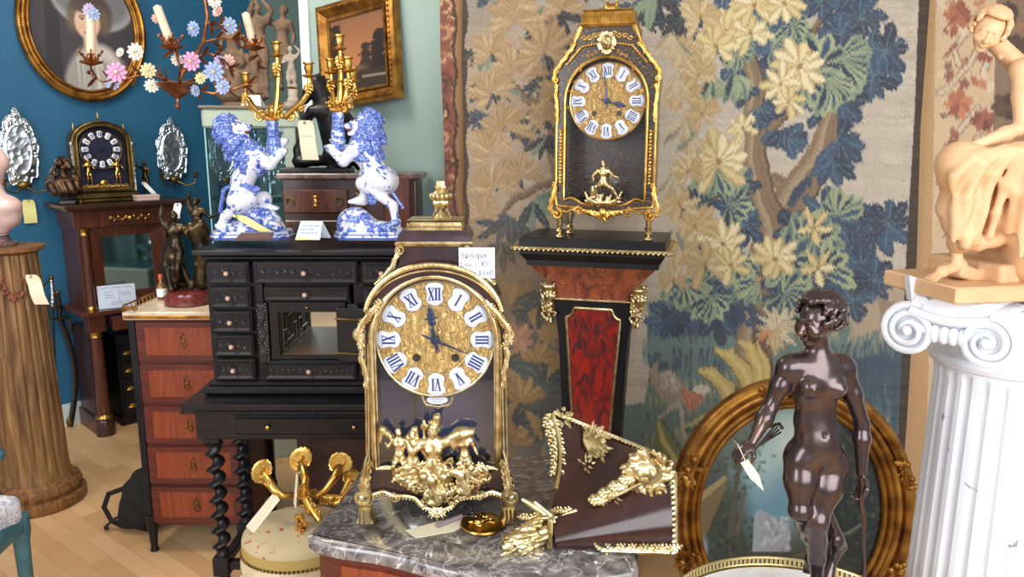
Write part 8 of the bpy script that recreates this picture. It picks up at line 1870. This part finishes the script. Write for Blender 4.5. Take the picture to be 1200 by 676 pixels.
q = MB(); rc = [V3(SR.x + .004, SR.y, max(.004, SR.z - .002)), V3(BRp.x + .008, BRp.y, BRp.z), V3(TR.x + .008, TR.y, TR.z)]; 
for dx in (-.008, .004): q.tube([Vector(p) + V3(dx, -.004, 0) for p in resample(rc, 12)], .0048, 8)
q.beads([p + V3(-.002, -.011, 0) for p in [Vector(v) for v in resample(rc, 12)]], .0065, .010, R(20)); pts = [Vector(v) for v in resample(rc, 12)]
q.add([p + V3(-.01, 0, 0) for p in pts] + [p + V3(.006, 0, 0) for p in pts], [(i, i + 1, 13 + i, 12 + i) for i in range(11)]); q.build('platform_edge', gold_pale, wbk)
def foliage(mb, c, nrm, r, n, seed, main=(1, 0, 0), ls=1.0):
    """cluster of leaves and scrolls hugging a surface"""
    rr = random.Random(seed); nrm = Vector(nrm).normalized(); m = Vector(main); m = (m - nrm * m.dot(nrm)).normalized(); s_ = m.cross(nrm)
    for i in range(n):
        a = rr.uniform(0, 2 * PI); k = rr.random() ** .6 * r; p = Vector(c) + m * k * math.cos(a) + s_ * k * .7 * math.sin(a) + nrm * rr.uniform(.0, .004) * 1; d = m * math.cos(a) + s_ * math.sin(a) + nrm * .2
        mb.leaf(p, d, r * .42 * ls * rr.uniform(.7, 1.2), r * .26 * ls, nrm, lobes=3, curl=.25, thick=.5)
    return mb
fn = (TR - TL).cross(BLp - TL).normalized(); fn = fn if fn.y < 0 else -fn; sn = (BRp - BLp).cross(SL - BLp).normalized(); sn = sn if sn.y < 0 else -sn
# lion mask with scroll at the platform corner
S = SDF(); mc_ = A(758, 552, 1.372); 
S.ell(mc_, (.030, .022, .026), k=.01).ell(mc_ + V3(-.006, -.018, -.006), (.014, .012, .010), k=.006).ell(mc_ + V3(-.006, -.026, -.002), (.006, .005, .004), k=.003)
for x in (-1, 1): S.ell(mc_ + V3(-.006 + x * .011, -.018, .008), .0045, None, k=.002, op=-1); S.ell(mc_ + V3(-.006 + x * .011, -.016, .006), .0035, None, k=.002)
rr = random.Random(5)
for i in range(130):
    a = rr.uniform(0, 2 * PI); k = rr.uniform(.7, 1.35); p = mc_ + V3(.034 * k * math.cos(a), .004 - .01 * rr.random(), .030 * k * math.sin(a)); S.cap(p, p + V3(.008 * math.cos(a + .6), -.003, .008 * math.sin(a + .6)), .0055, .0025, k=.003)
for i in range(60): t = rr.random(); p = A(752 - 46 * t, 556 + 26 * t + rr.uniform(-12, 12) * (1 - t * .6), 1.455); p += fn * .004; S.cap(p, p + V3(-.01, -.002, -.006), .0055, .003, k=.004)
S.build('mask_mount', gold_pale, wbk, .0022, smooth_it=0)
q = MB(); q.scroll(A(773, 577, 1.365), .019, PI / 2, 1.6, .0055, d=1, tail=[A(757, 562, 1.370), A(766, 560, 1.367)])
for i in range(7): t = i / 6; q.leaf(A(742 - 36 * t, 560 + 24 * t, 1.367), (-1, 0, -.5 + .3 * (-1) ** i), .03, .022, fn, lobes=3, thick=.5)
foliage(q, A(715, 580, 1.370), fn, .02, 8, 3, (-1, 0, -.4)); q.tube([A(752 - 50 * t / 10, 566 + 24 * t / 10, 1.363) for t in range(11)], .004, 6); q.build('corner_leafage', gold_pale, wbk)
# central plaque on the front face
q = MB(); c_ = fsurf(.36, .42); foliage(q, fsurf(.33, .3) + fn * .004, fn, .030, 16, 8, (0, 0, 1)); foliage(q, fsurf(.26, .62) + fn * .004, fn, .022, 12, 9, (-.3, 0, -1)); foliage(q, fsurf(.38, .12) + fn * .003, fn, .026, 12, 10, (1, 0, -.4))
q.prism([(0, 0)] * 0 + [(.0, 0)], 0, 0) if 0 else None
cen = fsurf(.34, .34) + fn * .004; ux_ = (TR - TL).normalized(); uz_ = (TL - BLp).normalized(); disc = [cen + ux_ * .026 * math.cos(i * PI / 10) * (1 + .12 * math.cos(i * PI / 5 * 2)) + uz_ * .032 * math.sin(i * PI / 10) for i in range(20)]; foliage(q, cen + fn * .008, fn, .034, 26, 18, (0, 0, 1), .8); q.add([p + fn * .004 for p in disc] + [p - fn * .002 for p in disc] + [cen + fn * .012], [(i, (i + 1) % 20, 40) for i in range(20)] + [(i, 20 + i, 20 + (i + 1) % 20, (i + 1) % 20) for i in range(20)]); q.build('front_mount', gold_pale, wbk)
q = MB(); 
for i in range(12): t = i / 11; p = fsurf(.0, t * .62); q.leaf(p + V3(-.004, -.004, 0), (-.5 + .8 * (i % 2), -.2, -.8), .026, .02, (-.4, -1, 0), lobes=3, thick=.5)
foliage(q, fsurf(.03, .05), (-.3, -1, .2), .03, 12, 4, (1, 0, 0)); foliage(q, fsurf(.1, .02), (-.3, -1, .2), .02, 8, 14, (1, 0, -.3)); q.tube([fsurf(0, t / 10 * .8) + V3(-.002, -.003, 0) for t in range(11)], .006, 6); q.build('left_corner_mount', gold_pale, wbk)
# ridge leaves and the leafy finial
q = MB()
for i in range(9): t = i / 8; q.leaf(A(700 - 80 * t, 590 + 16 * t, 1.370), (-1, -.1, .2 * (-1) ** i), .022, .013, (0, -1, .2), lobes=3, thick=.4) if t > .35 else None
q.tube([A(676, 598, 1.368), A(655, 607, 1.365), A(640, 606, 1.365)], .005, 6); q.build('ridge_mount', gold_pale, wbk)
q = MB(); c0, c1_, c2_ = A(632, 590, 1.390), A(640, 605, 1.370), A(640, 642, 1.340)
q.box((c2_.x + .012, c2_.y + .02, (c2_.z + c1_.z) / 2 + .005), (.010, .05, .06), .002, (0, 0, -.2)); q.tube([A(612, 585, 1.380), A(624, 592, 1.370), A(646, 606, 1.365)], [.004, .007, .008], 8); q.tube([A(626, 588, 1.360), A(645, 603, 1.355), A(650, 612, 1.350)], .004, 8); q.build('collar', gold_pale, wbk)
S = SDF(); base_ = A(640, 622, 1.360); tip = A(596, 638, 1.340); tip.z = max(tip.z, .014); S.chain([base_, base_.lerp(tip, .5), tip], [.018, .016, .009], k=.01)
for i in range(240):
    t = rr.random(); a = rr.uniform(0, 2 * PI); R0 = .032 * (1 - t * .55); p = base_.lerp(tip, t) + V3(.2 * R0 * math.cos(a), R0 * math.sin(a) * .9, R0 * math.cos(a)); p.z = max(.006, p.z); S.cap(p, p + (tip - base_).normalized() * .016 + V3(.2 * math.cos(a), math.sin(a), math.cos(a)) * .006, .0055, .0022, k=.0012)
S.ell(tip, (.012, .012, .012), k=.006); S.build('leafy_finial', gold_pale, wbk, .0022, smooth_it=0)
q = MB()
for i in range(12): t = i / 11; p = ssurf(.42 + .55 * t, 1.0); p.z = max(p.z, .006) + .004; q.leaf(p + V3(0, -.006, 0), (.8 * (1 if i % 2 else -1), 0, .45), .026, .016, (0, -1, .3), lobes=3, thick=.5)
q.tube([(lambda p: V3(p.x, p.y - .006, max(p.z, .006) + .002))(ssurf(.38 + .6 * t / 10, 1.0)) for t in range(11)], .0055, 6); q.leaf(A(725, 652, 1.340), (-1, 0, .1), .03, .02, (0, -1, 0), lobes=3); q.build('lower_edge_mount', gold_pale, wbk)

# ---------------- cream stool with gilt wall lights on it
SLc = Vector((PX(352, 620, 2.12).x, 2.10, 0)); stl = thing('upholstered_stool', 'cream painted oval stool with needlework seat left of the grey marble commode', 'stool', SLc, 0); ssx, ssy = .165, .15
q = MB(); q.lathe([(1, .365), (1.03, .375), (1.03, .39), (1.0, .40), (.99, .415)], 48); q.v = [(x * ssx, y * ssy, z) for x, y, z in q.v]; q.build('seat_rail', cream_paint, stl)
q = MB(); q.lathe([(.98, .412), (1.0, .425), (.985, .455)], 48, cap=False); q.v = [(x * ssx, y * ssy, z) for x, y, z in q.v]; q.build('seat_border', seat_yellow, stl)
q = MB(); q.lathe([(.99, .452), (.97, .465), (.85, .482), (.5, .498), (.02, .502)], 48); q.v = [(x * ssx, y * ssy, z) for x, y, z in q.v]; q.build('seat_cushion', seat_fab, stl)
q = MB()
for i in range(84): a = 2 * PI * i / 84; q.ell((ssx * 1.0 * math.cos(a), ssy * 1.0 * math.sin(a), .418), .0052, None, 6, 4)
q.build('nail_heads', brass_dull, stl)
for s_ in (-1, 1):
    for y in (-1, 1): q = MB(); q.lathe([(.012, 0), (.016, .01), (.012, .03), (.017, .22), (.022, .3), (.018, .315), (.026, .33), (.026, .375)], 20, (s_ * ssx * .72, y * ssy * .66, 0), mod=lambda t, h: 1 - .06 * max(0, math.cos(10 * t)) if .04 < h < .3 else 1); q.build('leg', cream_paint, stl)
q = MB(); p = SLc; a0 = PX(420, 600, 2.05) - SLc; q.tube([(ssx * .95, -.03, .40), (ssx * 1.08, -.05, .395), (ssx * 1.14, -.06, .36), (ssx * 1.1, -.06, .31), (ssx * 1.12, -.05, .24)], [.016, .018, .018, .015, .012], 10, flat=(1, .8)); q.build('scrolled_arm_stump', cream_paint, stl)
SZ = .505
def gilt_sconce(lab, cu, cv, ys, arms, stem, base_uv):
    o0 = PX(cu, cv, ys); o0.z = SZ; r_ = thing('gilt_wall_light', lab, 'wall light', o0, 0, None); T_ = Loc(o0, 0); q = MB()
    cen = T_(*stem[0]); pts = [T_(*s_) for s_ in stem]; q.tube(pts, [.012 + .004 * math.sin(i * 2) for i in range(len(pts))], 10); 
    for i in range(len(pts) - 1):
        for k in range(5): q.leaf(pts[i].lerp(pts[i + 1], k / 5), (pts[i] - pts[i + 1]).normalized() + V3(.6 * (-1) ** k, -.3, 0), .03, .02, lobes=3, thick=.5)
    if base_uv: 
        b_ = T_(*base_uv)
        for i in range(40): a = rr.uniform(0, 6.3); k = rr.random(); q.ell(b_ + V3(.016 * k * math.cos(a), -.012 * math.sin(a), .03 * rr.uniform(-1, 1) * (1 - k * .4)), .006, None, 6, 4)
    q.build('stem', gold, r_)
    for a_ in arms:
        q = MB(); cup = T_(*a_[0]); root = T_(*a_[2]); mid_ = T_(*a_[1]); q.tube([root, root.lerp(mid_, .5) + V3(0, -.01, -.006), mid_, mid_.lerp(cup, .6), cup], [.008, .010, .013, .015, .009], 10)
        for i in range(5): q.leaf(mid_.lerp(cup, i / 5) + V3(0, -.008, 0), (cup - mid_).normalized() + V3(.3 * (-1) ** i, -.2, 0), .03, .016, lobes=3, thick=.5)
        n = Vector(a_[3]).normalized(); z = V3(0, 0, 1) if abs(n.z) < .9 else V3(1, 0, 0); sd = n.cross(z).normalized(); up = sd.cross(n); M = Matrix((sd, up, n)).transposed().to_4x4(); M.translation = cup
        q.M = M; rc_ = a_[4]; q.lathe([(.008, -.012), (rc_ * .5, -.008), (rc_ * .95, -.002), (rc_, .003), (rc_ * .9, .005), (rc_ * .6, .002), (.014, .004), (.012, .02), (.010, .02)], 32, mod=lambda t, h: 1 + .05 * math.cos(14 * t)); q.M = Matrix.Identity(4); q.build('candle_arm', gold, r_)
    return r_
gilt_sconce('gilt bronze three-branch wall light lying on the cream stool seat', 352, 600, 2.10, [((307, 552, 2.14), (322, 574, 2.09), (345, 580, 2.1), (-.3, -.75, .6), .036), ((352, 538, 2.16), (358, 562, 2.08), (358, 582, 2.08), (-.15, -.75, .65), .037), ((399, 543, 2.16), (392, 560, 2.09), (372, 580, 2.08), (.25, -.7, .65), .035)], [(355, 575, 2.08), (362, 592, 2.08), (375, 610, 2.05)], (353, 612, 2.04))
gilt_sconce('second gilt wall light half hidden behind the corner of the grey marble top', 400, 590, 2.14, [((412, 560, 2.2), (402, 580, 2.15), (392, 590, 2.13), (.5, -.6, .5), .03)], [(372, 578, 2.14), (385, 584, 2.14), (402, 582, 2.14)], None)
def quad_card(name, lab, cat, pts, m, th=.0012, rows=None):
    o0 = sum(pts, Vector()) / len(pts); r_ = thing(name, lab, cat, o0, 0); n = (pts[1] - pts[0]).cross(pts[2] - pts[0]).normalized() * th; q = MB(); k = len(pts)
    P = [p - o0 for p in pts]; q.add(P + [p + n for p in P], [tuple(range(k)), tuple(reversed(range(k, 2 * k)))] + [(i, k + i, k + (i + 1) % k, (i + 1) % k) for i in range(k)]); q.build('card_sheet', m, r_, smooth=False); return r_
quad_card('price_tag', 'large cream tag lying across the left edge of the stool seat', 'tag', [PX(288, 617, 1.96), PX(297, 625, 1.955), PX(328, 586, 2.02), (PX(325, 581, 2.03)), PX(319, 579, 2.03)], paperm)
quad_card('price_tag', 'narrow white tag standing edge-on by the middle arm of the wall light', 'tag', [PX(344, 590, 2.02), PX(347, 597, 2.02), PX(349, 556, 2.03), PX(347, 553, 2.03)], paperm)

# ---------------- small cards on the ebony cabinet
CTOP = 1.2895 - .003
p = PZ(360, 283, 1.287); fcard = thing('price_card', 'folded white tent card between the two faience lions', 'card', (p.x, 2.47, 1.287), R(0)); w_, h_ = .085, .058
q = MB(); q.add([(-.05, -.02, 0), (.03, -.02, 0), (.035, .005, h_), (-.035, .005, h_), (-.02, .045, 0), (.055, .03, 0)], [(0, 1, 2, 3), (3, 2, 5, 4)]); q.add([(-.05, -.019, 0), (.03, -.019, 0), (.035, .006, h_ - .002), (-.035, .006, h_ - .002), (-.02, .044, 0), (.055, .029, 0)], [(3, 2, 1, 0), (4, 5, 2, 3)]); q.build('card_sheet', paper_blue, fcard, smooth=False)
o = text_lines(fcard, .06, [(.044, -.03, .028), (.032, -.035, .01), (.02, -.035, .025)], ink, 9, .0007, -.006); o.rotation_euler = (R(-23), 0, 0); o.location = (0, -.016, .001)
p = PZ(350, 284, 1.287); yn = thing('sticky_note', 'yellow paper note lying in front of the folded tent card', 'note', (p.x, 2.452, 1.287), R(5)); bx('note_sheet', paper_yellow, yn, (0, 0, .006), (.05, .018, .001), 0, (R(35), 0, 0))
p = PZ(290, 284, 1.287); lf = thing('leather_folder', 'brown leather flap lying in front of the left faience lion', 'folder', (p.x, 2.462, 1.287), 0); q = MB(); q.prism([(-.055, -.02), (.06, -.02), (.052, .02), (-.05, .02)], .0, .004, 'xy'); o = q.build('flap', leather, lf, smooth=False); o.rotation_euler = (R(22), 0, 0); o.location = (0, 0, .009)

# ---------------- oval painting leaning behind the small round table
OYv = 2.02; ow = PX(1092, 600, OYv).x - PX(792, 600, OYv).x; oc_ = PX(942, 600, OYv); otp = PX(940, 457, OYv).z; oh = otp - .1; oz = otp - oh / 2
ovp = thing('oval_painting', 'large oval landscape painting in a carved gilt frame leaning behind the bronze huntress', 'painting', (oc_.x, OYv + .06, 0), 0); ovp.rotation_euler = (R(-5), 0, 0)
sz = V3(0, 0, oz); q = MB(); q.M = Matrix.Translation((0, -.02, oz)); a_, b_ = ow / 2, oh / 2
oval_frame(q, a_, b_, [(.016, -.0, .018, .022), (.044, .008, .016, .016), (.066, .002, .011, .014), (.084, .008, .010, .012)]); q.ring([(x, z) for x, _, z in oval_pts(a_ - .004, b_ - .004)[:-1]], [(x, z) for x, _, z in oval_pts(a_ - .092, b_ - .092)[:-1]], .012, .04)
q.beads([(x, -.014, z) for x, _, z in oval_pts(a_ - .031, b_ - .031, 120)], .0035, .008); q.build('frame', gold_dark, ovp)
for ang in (158, 104, 22, 202, 338, 80):
    if ang in (158, 22, 202, 338, 104, 80):
        a = R(ang); c_ = V3((a_ - .03) * math.cos(a), -.045, oz + (b_ - .03) * math.sin(a)); tn = V3(-a_ * math.sin(a), 0, b_ * math.cos(a)).normalized(); q = MB(); foliage(q, c_, (0, -1, 0), .045 if ang in (158, 202) else .024, 22 if ang in (158, 202) else 8, ang, tn)
        for i in range(8): q.ell(c_ + tn * rr.uniform(-.04, .04) + V3(rr.uniform(-.02, .02), -.012, rr.uniform(-.02, .02)), (.010, .007, .010), None, 8, 5)
        q.build('flower_ornament', gold_dark, ovp)
pp = Paint(820, 500, 1065, 860, 1.6, (78, 86, 84)); rg = random.Random(9)
pp.ell(935, 560, 66, 80, (150, 172, 172), 0, 50); pp.ell(920, 590, 50, 60, (110, 150, 168), 0, 40); pp.ell(940, 540, 30, 26, (190, 196, 184), 0, 30, .8); pp.ell(905, 560, 20, 30, (170, 190, 186), 0, 26, .7)
pp.ell(1040, 590, 66, 120, (42, 50, 52), 0, 40, .95); pp.ell(850, 640, 36, 60, (64, 72, 62), 0, 30, .9); pp.ell(940, 760, 140, 110, (70, 66, 56), 0, 50, .9); pp.ell(870, 520, 30, 30, (96, 106, 92), 0, 30, .8)
for i in range(900):
    x, y = rg.gauss(1030, 30), rg.gauss(590, 60)
    if i % 3 == 0: x, y = rg.gauss(862, 18), rg.gauss(655, 26)
    if i % 7 == 0: x, y = rg.gauss(872, 16), rg.gauss(560, 22)
    pp.ell(x, y, rg.uniform(1.5, 4), rg.uniform(1, 2.6), rg.choice([(52, 62, 56), (70, 80, 64), (40, 46, 50), (88, 96, 78)]), rg.uniform(0, 3), 2, .5)
pp.stroke([(866, 640), (868, 600), (874, 560), (890, 535)], [5, 3.5, 3, 1.5], (84, 82, 70), 2); pp.stroke([(874, 640), (880, 600), (884, 585)], [3, 2, 1], (96, 92, 78), 2); pp.stroke([(862, 588), (852, 575), (858, 560)], 1.6, (84, 82, 70), 2)
pp.poly([(820, 610), (856, 578), (858, 586), (834, 640), (820, 660)], (112, 98, 70)); pp.poly([(820, 596), (856, 572), (858, 578), (820, 608)], (150, 132, 92))
pp.poly([(896, 618), (902, 612), (920, 620), (940, 628), (944, 640), (942, 662), (894, 662)], (156, 164, 172)); 
for i in range(60): pp.ell(rg.uniform(906, 942), rg.uniform(622, 660), rg.uniform(2, 6), rg.uniform(1, 3), rg.choice([(188, 194, 198), (128, 138, 148), (204, 206, 206), (150, 160, 170)]), rg.uniform(0, 3), 2, .6)
pp.ell(830, 660, 6, 16, (140, 148, 158), 0, 4, .8); pp.stroke([(980, 655), (1000, 645), (1020, 640), (1036, 630)], 1.6, (130, 124, 108), 2, .7); pp.stroke([(950, 668), (985, 660)], 2, (120, 112, 96), 3, .6)
v_ = [float(UV(oc_.x, OYv, oz + k * (b_ - .086))[1]) for k in (1, -1)]; cobj = picture('canvas', oil, ovp, (a_ - .086) * 2, (b_ - .086) * 2, pp, 820, v_[0], 1064, v_[1], -.004, True); cobj.location = (0, 0, oz)

# ---------------- chandelier of gilt tole and porcelain flowers
CHY = 2.45; chn = thing('flower_chandelier', 'coppery gilt leaf chandelier with wax candles and porcelain flowers, cut by the top edge', 'chandelier', PX(222, 60, CHY), 0); Tc = Loc(chn.location, 0); cp = lambda u, v, d=0: Tc(u, v, CHY + d)
q = MB(); stem = [cp(208, 100), cp(213, 86), cp(226, 70, .02), cp(238, 50), cp(243, 20), cp(236, -30), cp(240, -140), cp(240, -330)]; q.tube(stem, [.006, .007, .007, .006, .006, .007, .006, .005], 8)
hook = cp(240, -330); 
q.tube([cp(208, 100), cp(208, 120)], .004, 8); q.lathe([(.003, -.022), (.009, -.014), (.007, -.006), (.003, 0)], 14, cp(208, 120)); q.lathe([(.006, -.045), (.02, -.035), (.045, -.012), (.058, 0), (.05, .003), (.03, -.008)], 8, cp(208, 98), mod=lambda t, h: 1 + .18 * math.cos(8 * t))
def twig(pts, r=.004):
    q.tube(pts, [r * (1 - .4 * i / (len(pts) - 1)) for i in range(len(pts))], 7)
    for i in range(len(pts) - 1):
        d = (pts[i + 1] - pts[i]); 
        for s_ in (-1, 1, 2):
            e = (d.normalized() + V3(.3 * s_, -.4 * s_, 1.1 * (-1) ** (s_ + i))).normalized(); n9 = e.cross(V3(.2, -1, .3)).normalized(); q.ell(pts[i].lerp(pts[i + 1], .25 + .2 * abs(s_)) + e * .02, (.023, .0095, .003), Matrix((e, n9.cross(e), n9)).transposed(), 8, 4)
armsC = [[(208, 100, 0), (180, 84, -.03), (150, 92, -.04), (120, 96, -.05), (108, 90, -.05), (106, 74, -.05)], [(208, 100, 0), (212, 80, -.08), (206, 62, -.1), (200, 56, -.1)], [(208, 100, 0), (250, 110, 0), (276, 104, .02), (300, 96, .02), (306, 70, .02), (297, 58, .02)], [(238, 50, 0), (262, 44, .04), (282, 50, .05), (280, 36, .05)], [(226, 70, 0), (244, 62, -.03), (262, 70, -.05), (275, 84, -.05)], [(243, 24, 0), (250, 34, -.03), (262, 30, -.04)], [(208, 98, 0), (190, 92, .08), (170, 86, .12)], [(208, 98, 0), (235, 92, .1), (262, 78, .16)]]
for a_ in armsC: twig([cp(*p) for p in a_])
q.build('branches', copper_leaf, chn)
def candle(u, v, d, u2, v2):
    b = cp(u, v, d); t_ = cp(u2, v2, d); ax = (t_ - b); r_ = .0125; m = MB(); m.lathe([(.006, -.012), (.03, -.004), (.034, 0), (.012, .002), (.014, .012), (.012, .02)], 16, b, mod=lambda t, h: 1 + .12 * math.cos(6 * t))
    for i in range(6): a = i * PI / 3; m.leaf(b + V3(.012 * math.cos(a), .012 * math.sin(a), -.002), (math.cos(a) * .5, math.sin(a) * .5, 1), .036, .022, (math.cos(a), math.sin(a), -.1), lobes=2, curl=.2)
    o = m.build('candle_cup', copper_leaf, chn); m = MB(); m.tube([b + V3(0, 0, .002), t_], r_, 18); m.tube([t_, t_ + ax.normalized() * .004], r_ * .5, 10); m.build('candle', wax, o)
candle(107, 72, -.05, 106, 14); candle(201, 54, -.1, 184, 8); candle(297, 55, .02, 288, 16)
def flower(u, v, d, r_, k, sd=0):
    r_ *= .86; c = cp(u, v, d); m = MB(); g = random.Random(int(u * 7 + v)); n = V3(g.uniform(-.4, .4), -1, g.uniform(-.2, .4)).normalized(); s1 = n.cross(V3(0, 0, 1)).normalized(); s2 = s1.cross(n)
    for ring_, (rr_, kk) in enumerate(((r_, 10), (r_ * .68, 8), (r_ * .38, 6))):
        for i in range(kk):
            a = 2 * PI * i / kk + ring_ * .3; dr = s1 * math.cos(a) + s2 * math.sin(a); p = c + dr * rr_ * .58 + n * (.003 + ring_ * .004); M = Matrix((dr, n.cross(dr), n)).transposed() @ Matrix.Rotation(-.35, 3, 'Y'); m.ell(p, (rr_ * .46, rr_ * .24, rr_ * .10), M, 8, 4)
    o = m.build('porcelain_flower', porc[k], chn); m = MB(); m.ell(c + n * .014, r_ * .18, None, 8, 5); m.build('flower_heart', porc['yellow'], o)
for a_ in ((137, 85, -.06, .036, 'pink'), (133, 98, -.04, .026, 'blue'), (160, 61, -.05, .032, 'white'), (174, 83, -.05, .028, 'yellow'), (178, 101, -.03, .026, 'white'), (225, 72, -.09, .034, 'pink'), (251, 84, -.06, .036, 'blue'), (262, 102, -.05, .028, 'blue'), (268, 72, -.03, .026, 'rose'), (236, 92, -.06, .022, 'yellow'), (228, 34, -.03, .028, 'blue'), (269, 30, -.03, .030, 'blue'), (252, 3, -.03, .024, 'white'), (256, 14, -.03, .022, 'rose'), (230, 106, -.02, .022, 'blue'), (105, 12, -.05, .024, 'violet'), (110, 16, -.06, .022, 'blue'), (142, 62, -.03, .018, 'white'), (258, 72, -.04, .022, 'violet'), (184, 22, -.08, .018, 'rose'), (208, 70, -.06, .022, 'white')): flower(*a_)
q = MB(); q.lathe([(.001, -.01), (.05, 0), (.055, .02), (.02, .03)], 20, hook + V3(0, 0, 0)); q.tube([hook, V3(hook.x, hook.y, 3.3 - chn.location.z)], .004, 6); q.build('chain_rod', copper_leaf, chn)

# ---------------- terracotta groups, horse bronze
def ex2(S, z):
    S.chain([V3(-.12, .02, z + .07), V3(-.1, .02, z + .1), V3(-.09, .02, z + .2)], [.07, .06, .05], k=.03); S.chain([V3(-.15, .02, z + .05), V3(-.17, .02, z + .12)], [.05, .04], k=.03)
    S.chain([V3(0, .03, z + .05), V3(0, .03, z + .2)], [.05, .035], k=.03)
    for i in range(12): a = i * 1.3; S.ell(V3(-.1 + .06 * math.cos(a), -.01 + .02 * math.sin(a * 2), z + .06 + .015 * i), (.03, .02, .03), k=.015)
sh = on(dc.location, R(14), F_(300, 120, .2).x, .2, F_(270, 127).z + .0135)
tg_ = small_figure('terracotta_group', 'grey-brown clay group of embracing figures on the display case cornice', 'sculpture', sh, clay,
             [(.03, 0, .02, .46, dict(elL=(-.06, -.08, .86), wrL=(.0, -.1, .98), haL=(.02, -.1, 1.0), elR=(.16, -.02, .9), wrR=(.08, -.06, 1.0), haR=(.06, -.06, 1.02), head=(.0, -.02, .93)), (.6, -.7, 0)),
              (.14, .03, .06, .40, dict(elL=(-.2, -.04, .84), wrL=(-.3, -.05, .96), haL=(-.32, -.05, .98), head=(.03, 0, .95)), (-.3, -.9, 0)), (-.1, 0, .03, .38, dict(head=(.02, -.04, .88)), (.4, -.9, .2))], .4, ([(.165, 0), (.165, .018), (.155, .022)], .02, clay, lambda t, h: 1 - .45 * abs(math.sin(t)) ** 2), .0055, ex2)
def ex3(S, z):
    S.chain([V3(0, .01, z), V3(.01, .01, z + .06)], [.026, .02], k=.02)
small_figure('bisque_statuette', 'small pale grey draped statuette beside the clay group on the display case', 'statuette', on(dc.location, R(14), F_(344, 128, .1).x, .1, F_(270, 127).z + .0135), parian,
             [(0, 0, 0, .26, dict(elL=(-.16, -.02, .7), wrL=(-.05, -.1, .72), haL=(-.02, -.1, .72), elR=(.18, 0, .9), wrR=(.08, 0, 1.0), haR=(.06, 0, 1.0)), (.3, -1, 0))], .26, ([(.045, 0), (.045, .022), (.03, .026)], .026, parian), .004, ex3)
q0 = on(dc.location, R(14), F_(295, 118, .05).x, .03, F_(270, 127).z + .0135); t2 = thing('price_card', 'small white tent card in front of the clay group', 'card', q0, R(14)); q = MB(); q.add([(-.045, -.03, 0), (.045, -.03, 0), (.04, 0, .05), (-.035, 0, .05), (-.03, .03, 0), (.06, .03, 0), (-.045, -.029, 0), (.045, -.029, 0), (.04, .0, .048), (-.035, .0, .048), (-.03, .029, 0), (.06, .029, 0)], [(0, 1, 2, 3), (3, 2, 5, 4), (9, 8, 7, 6), (10, 11, 8, 9)]); q.build('card_sheet', paper_white, t2, smooth=False)
hb = Vector((PX(372, 200, 3.06).x, 3.07, TOPZ + .001)); hr = thing('horse_bronze', 'black bronze rearing horse on a black plinth on the marble topped commode', 'sculpture', hb, 0); Th = Loc(hb, 0); hj = lambda u, v, d=0: Th(u, v, 3.07 + d)
q = MB(); q.box((hj(372, 198).x, 0, .009), (.27, .13, .018), .003); q.build('plinth', ebony, hr)
S = SDF(); S.chain([hj(400, 178), hj(396, 150), hj(386, 128)], [.07, .065, .06], k=.03).chain([hj(386, 128), hj(378, 108), hj(372, 98)], [.05, .04, .034], k=.02).chain([hj(372, 98), hj(362, 108), hj(357, 118)], [.03, .022, .016], k=.012)
S.cap(hj(372, 94), hj(374, 86), .01, .004, k=.006).cap(hj(377, 95), hj(380, 88), .01, .004, k=.006)
for dy in (-.04, .04): S.chain([hj(402, 172, dy), hj(388, 182, dy), hj(396, 192, dy), hj(390, 198, dy)], [.045, .028, .018, .022], k=.015); S.chain([hj(384, 132, dy), hj(366, 130, dy), hj(358, 142 + dy * 100, dy)], [.03, .02, .014], k=.01)
S.chain([hj(404, 165, .0), hj(418, 178), hj(420, 196)], [.018, .02, .014], k=.01); 
for i in range(26): t = i / 25; p = hj(380 + 14 * t, 96 + 46 * t); S.cap(p + V3(.02, 0, 0), p + V3(.045, rr.uniform(-.02, .02), -.02 + rr.uniform(-.01, .01)), .014, .006, k=.01)
S.chain([hj(352, 196), hj(350, 176), hj(356, 160)], [.02, .018, .02], k=.02).ell(hj(360, 189), (.06, .04, .02), k=.02).ell(hj(385, 188), (.09, .05, .02), k=.02); S.build('horse_body', mat('black_bronze', (24, 24, 26), .35, .5, bump=(40, .3, .004)), hr, .006)
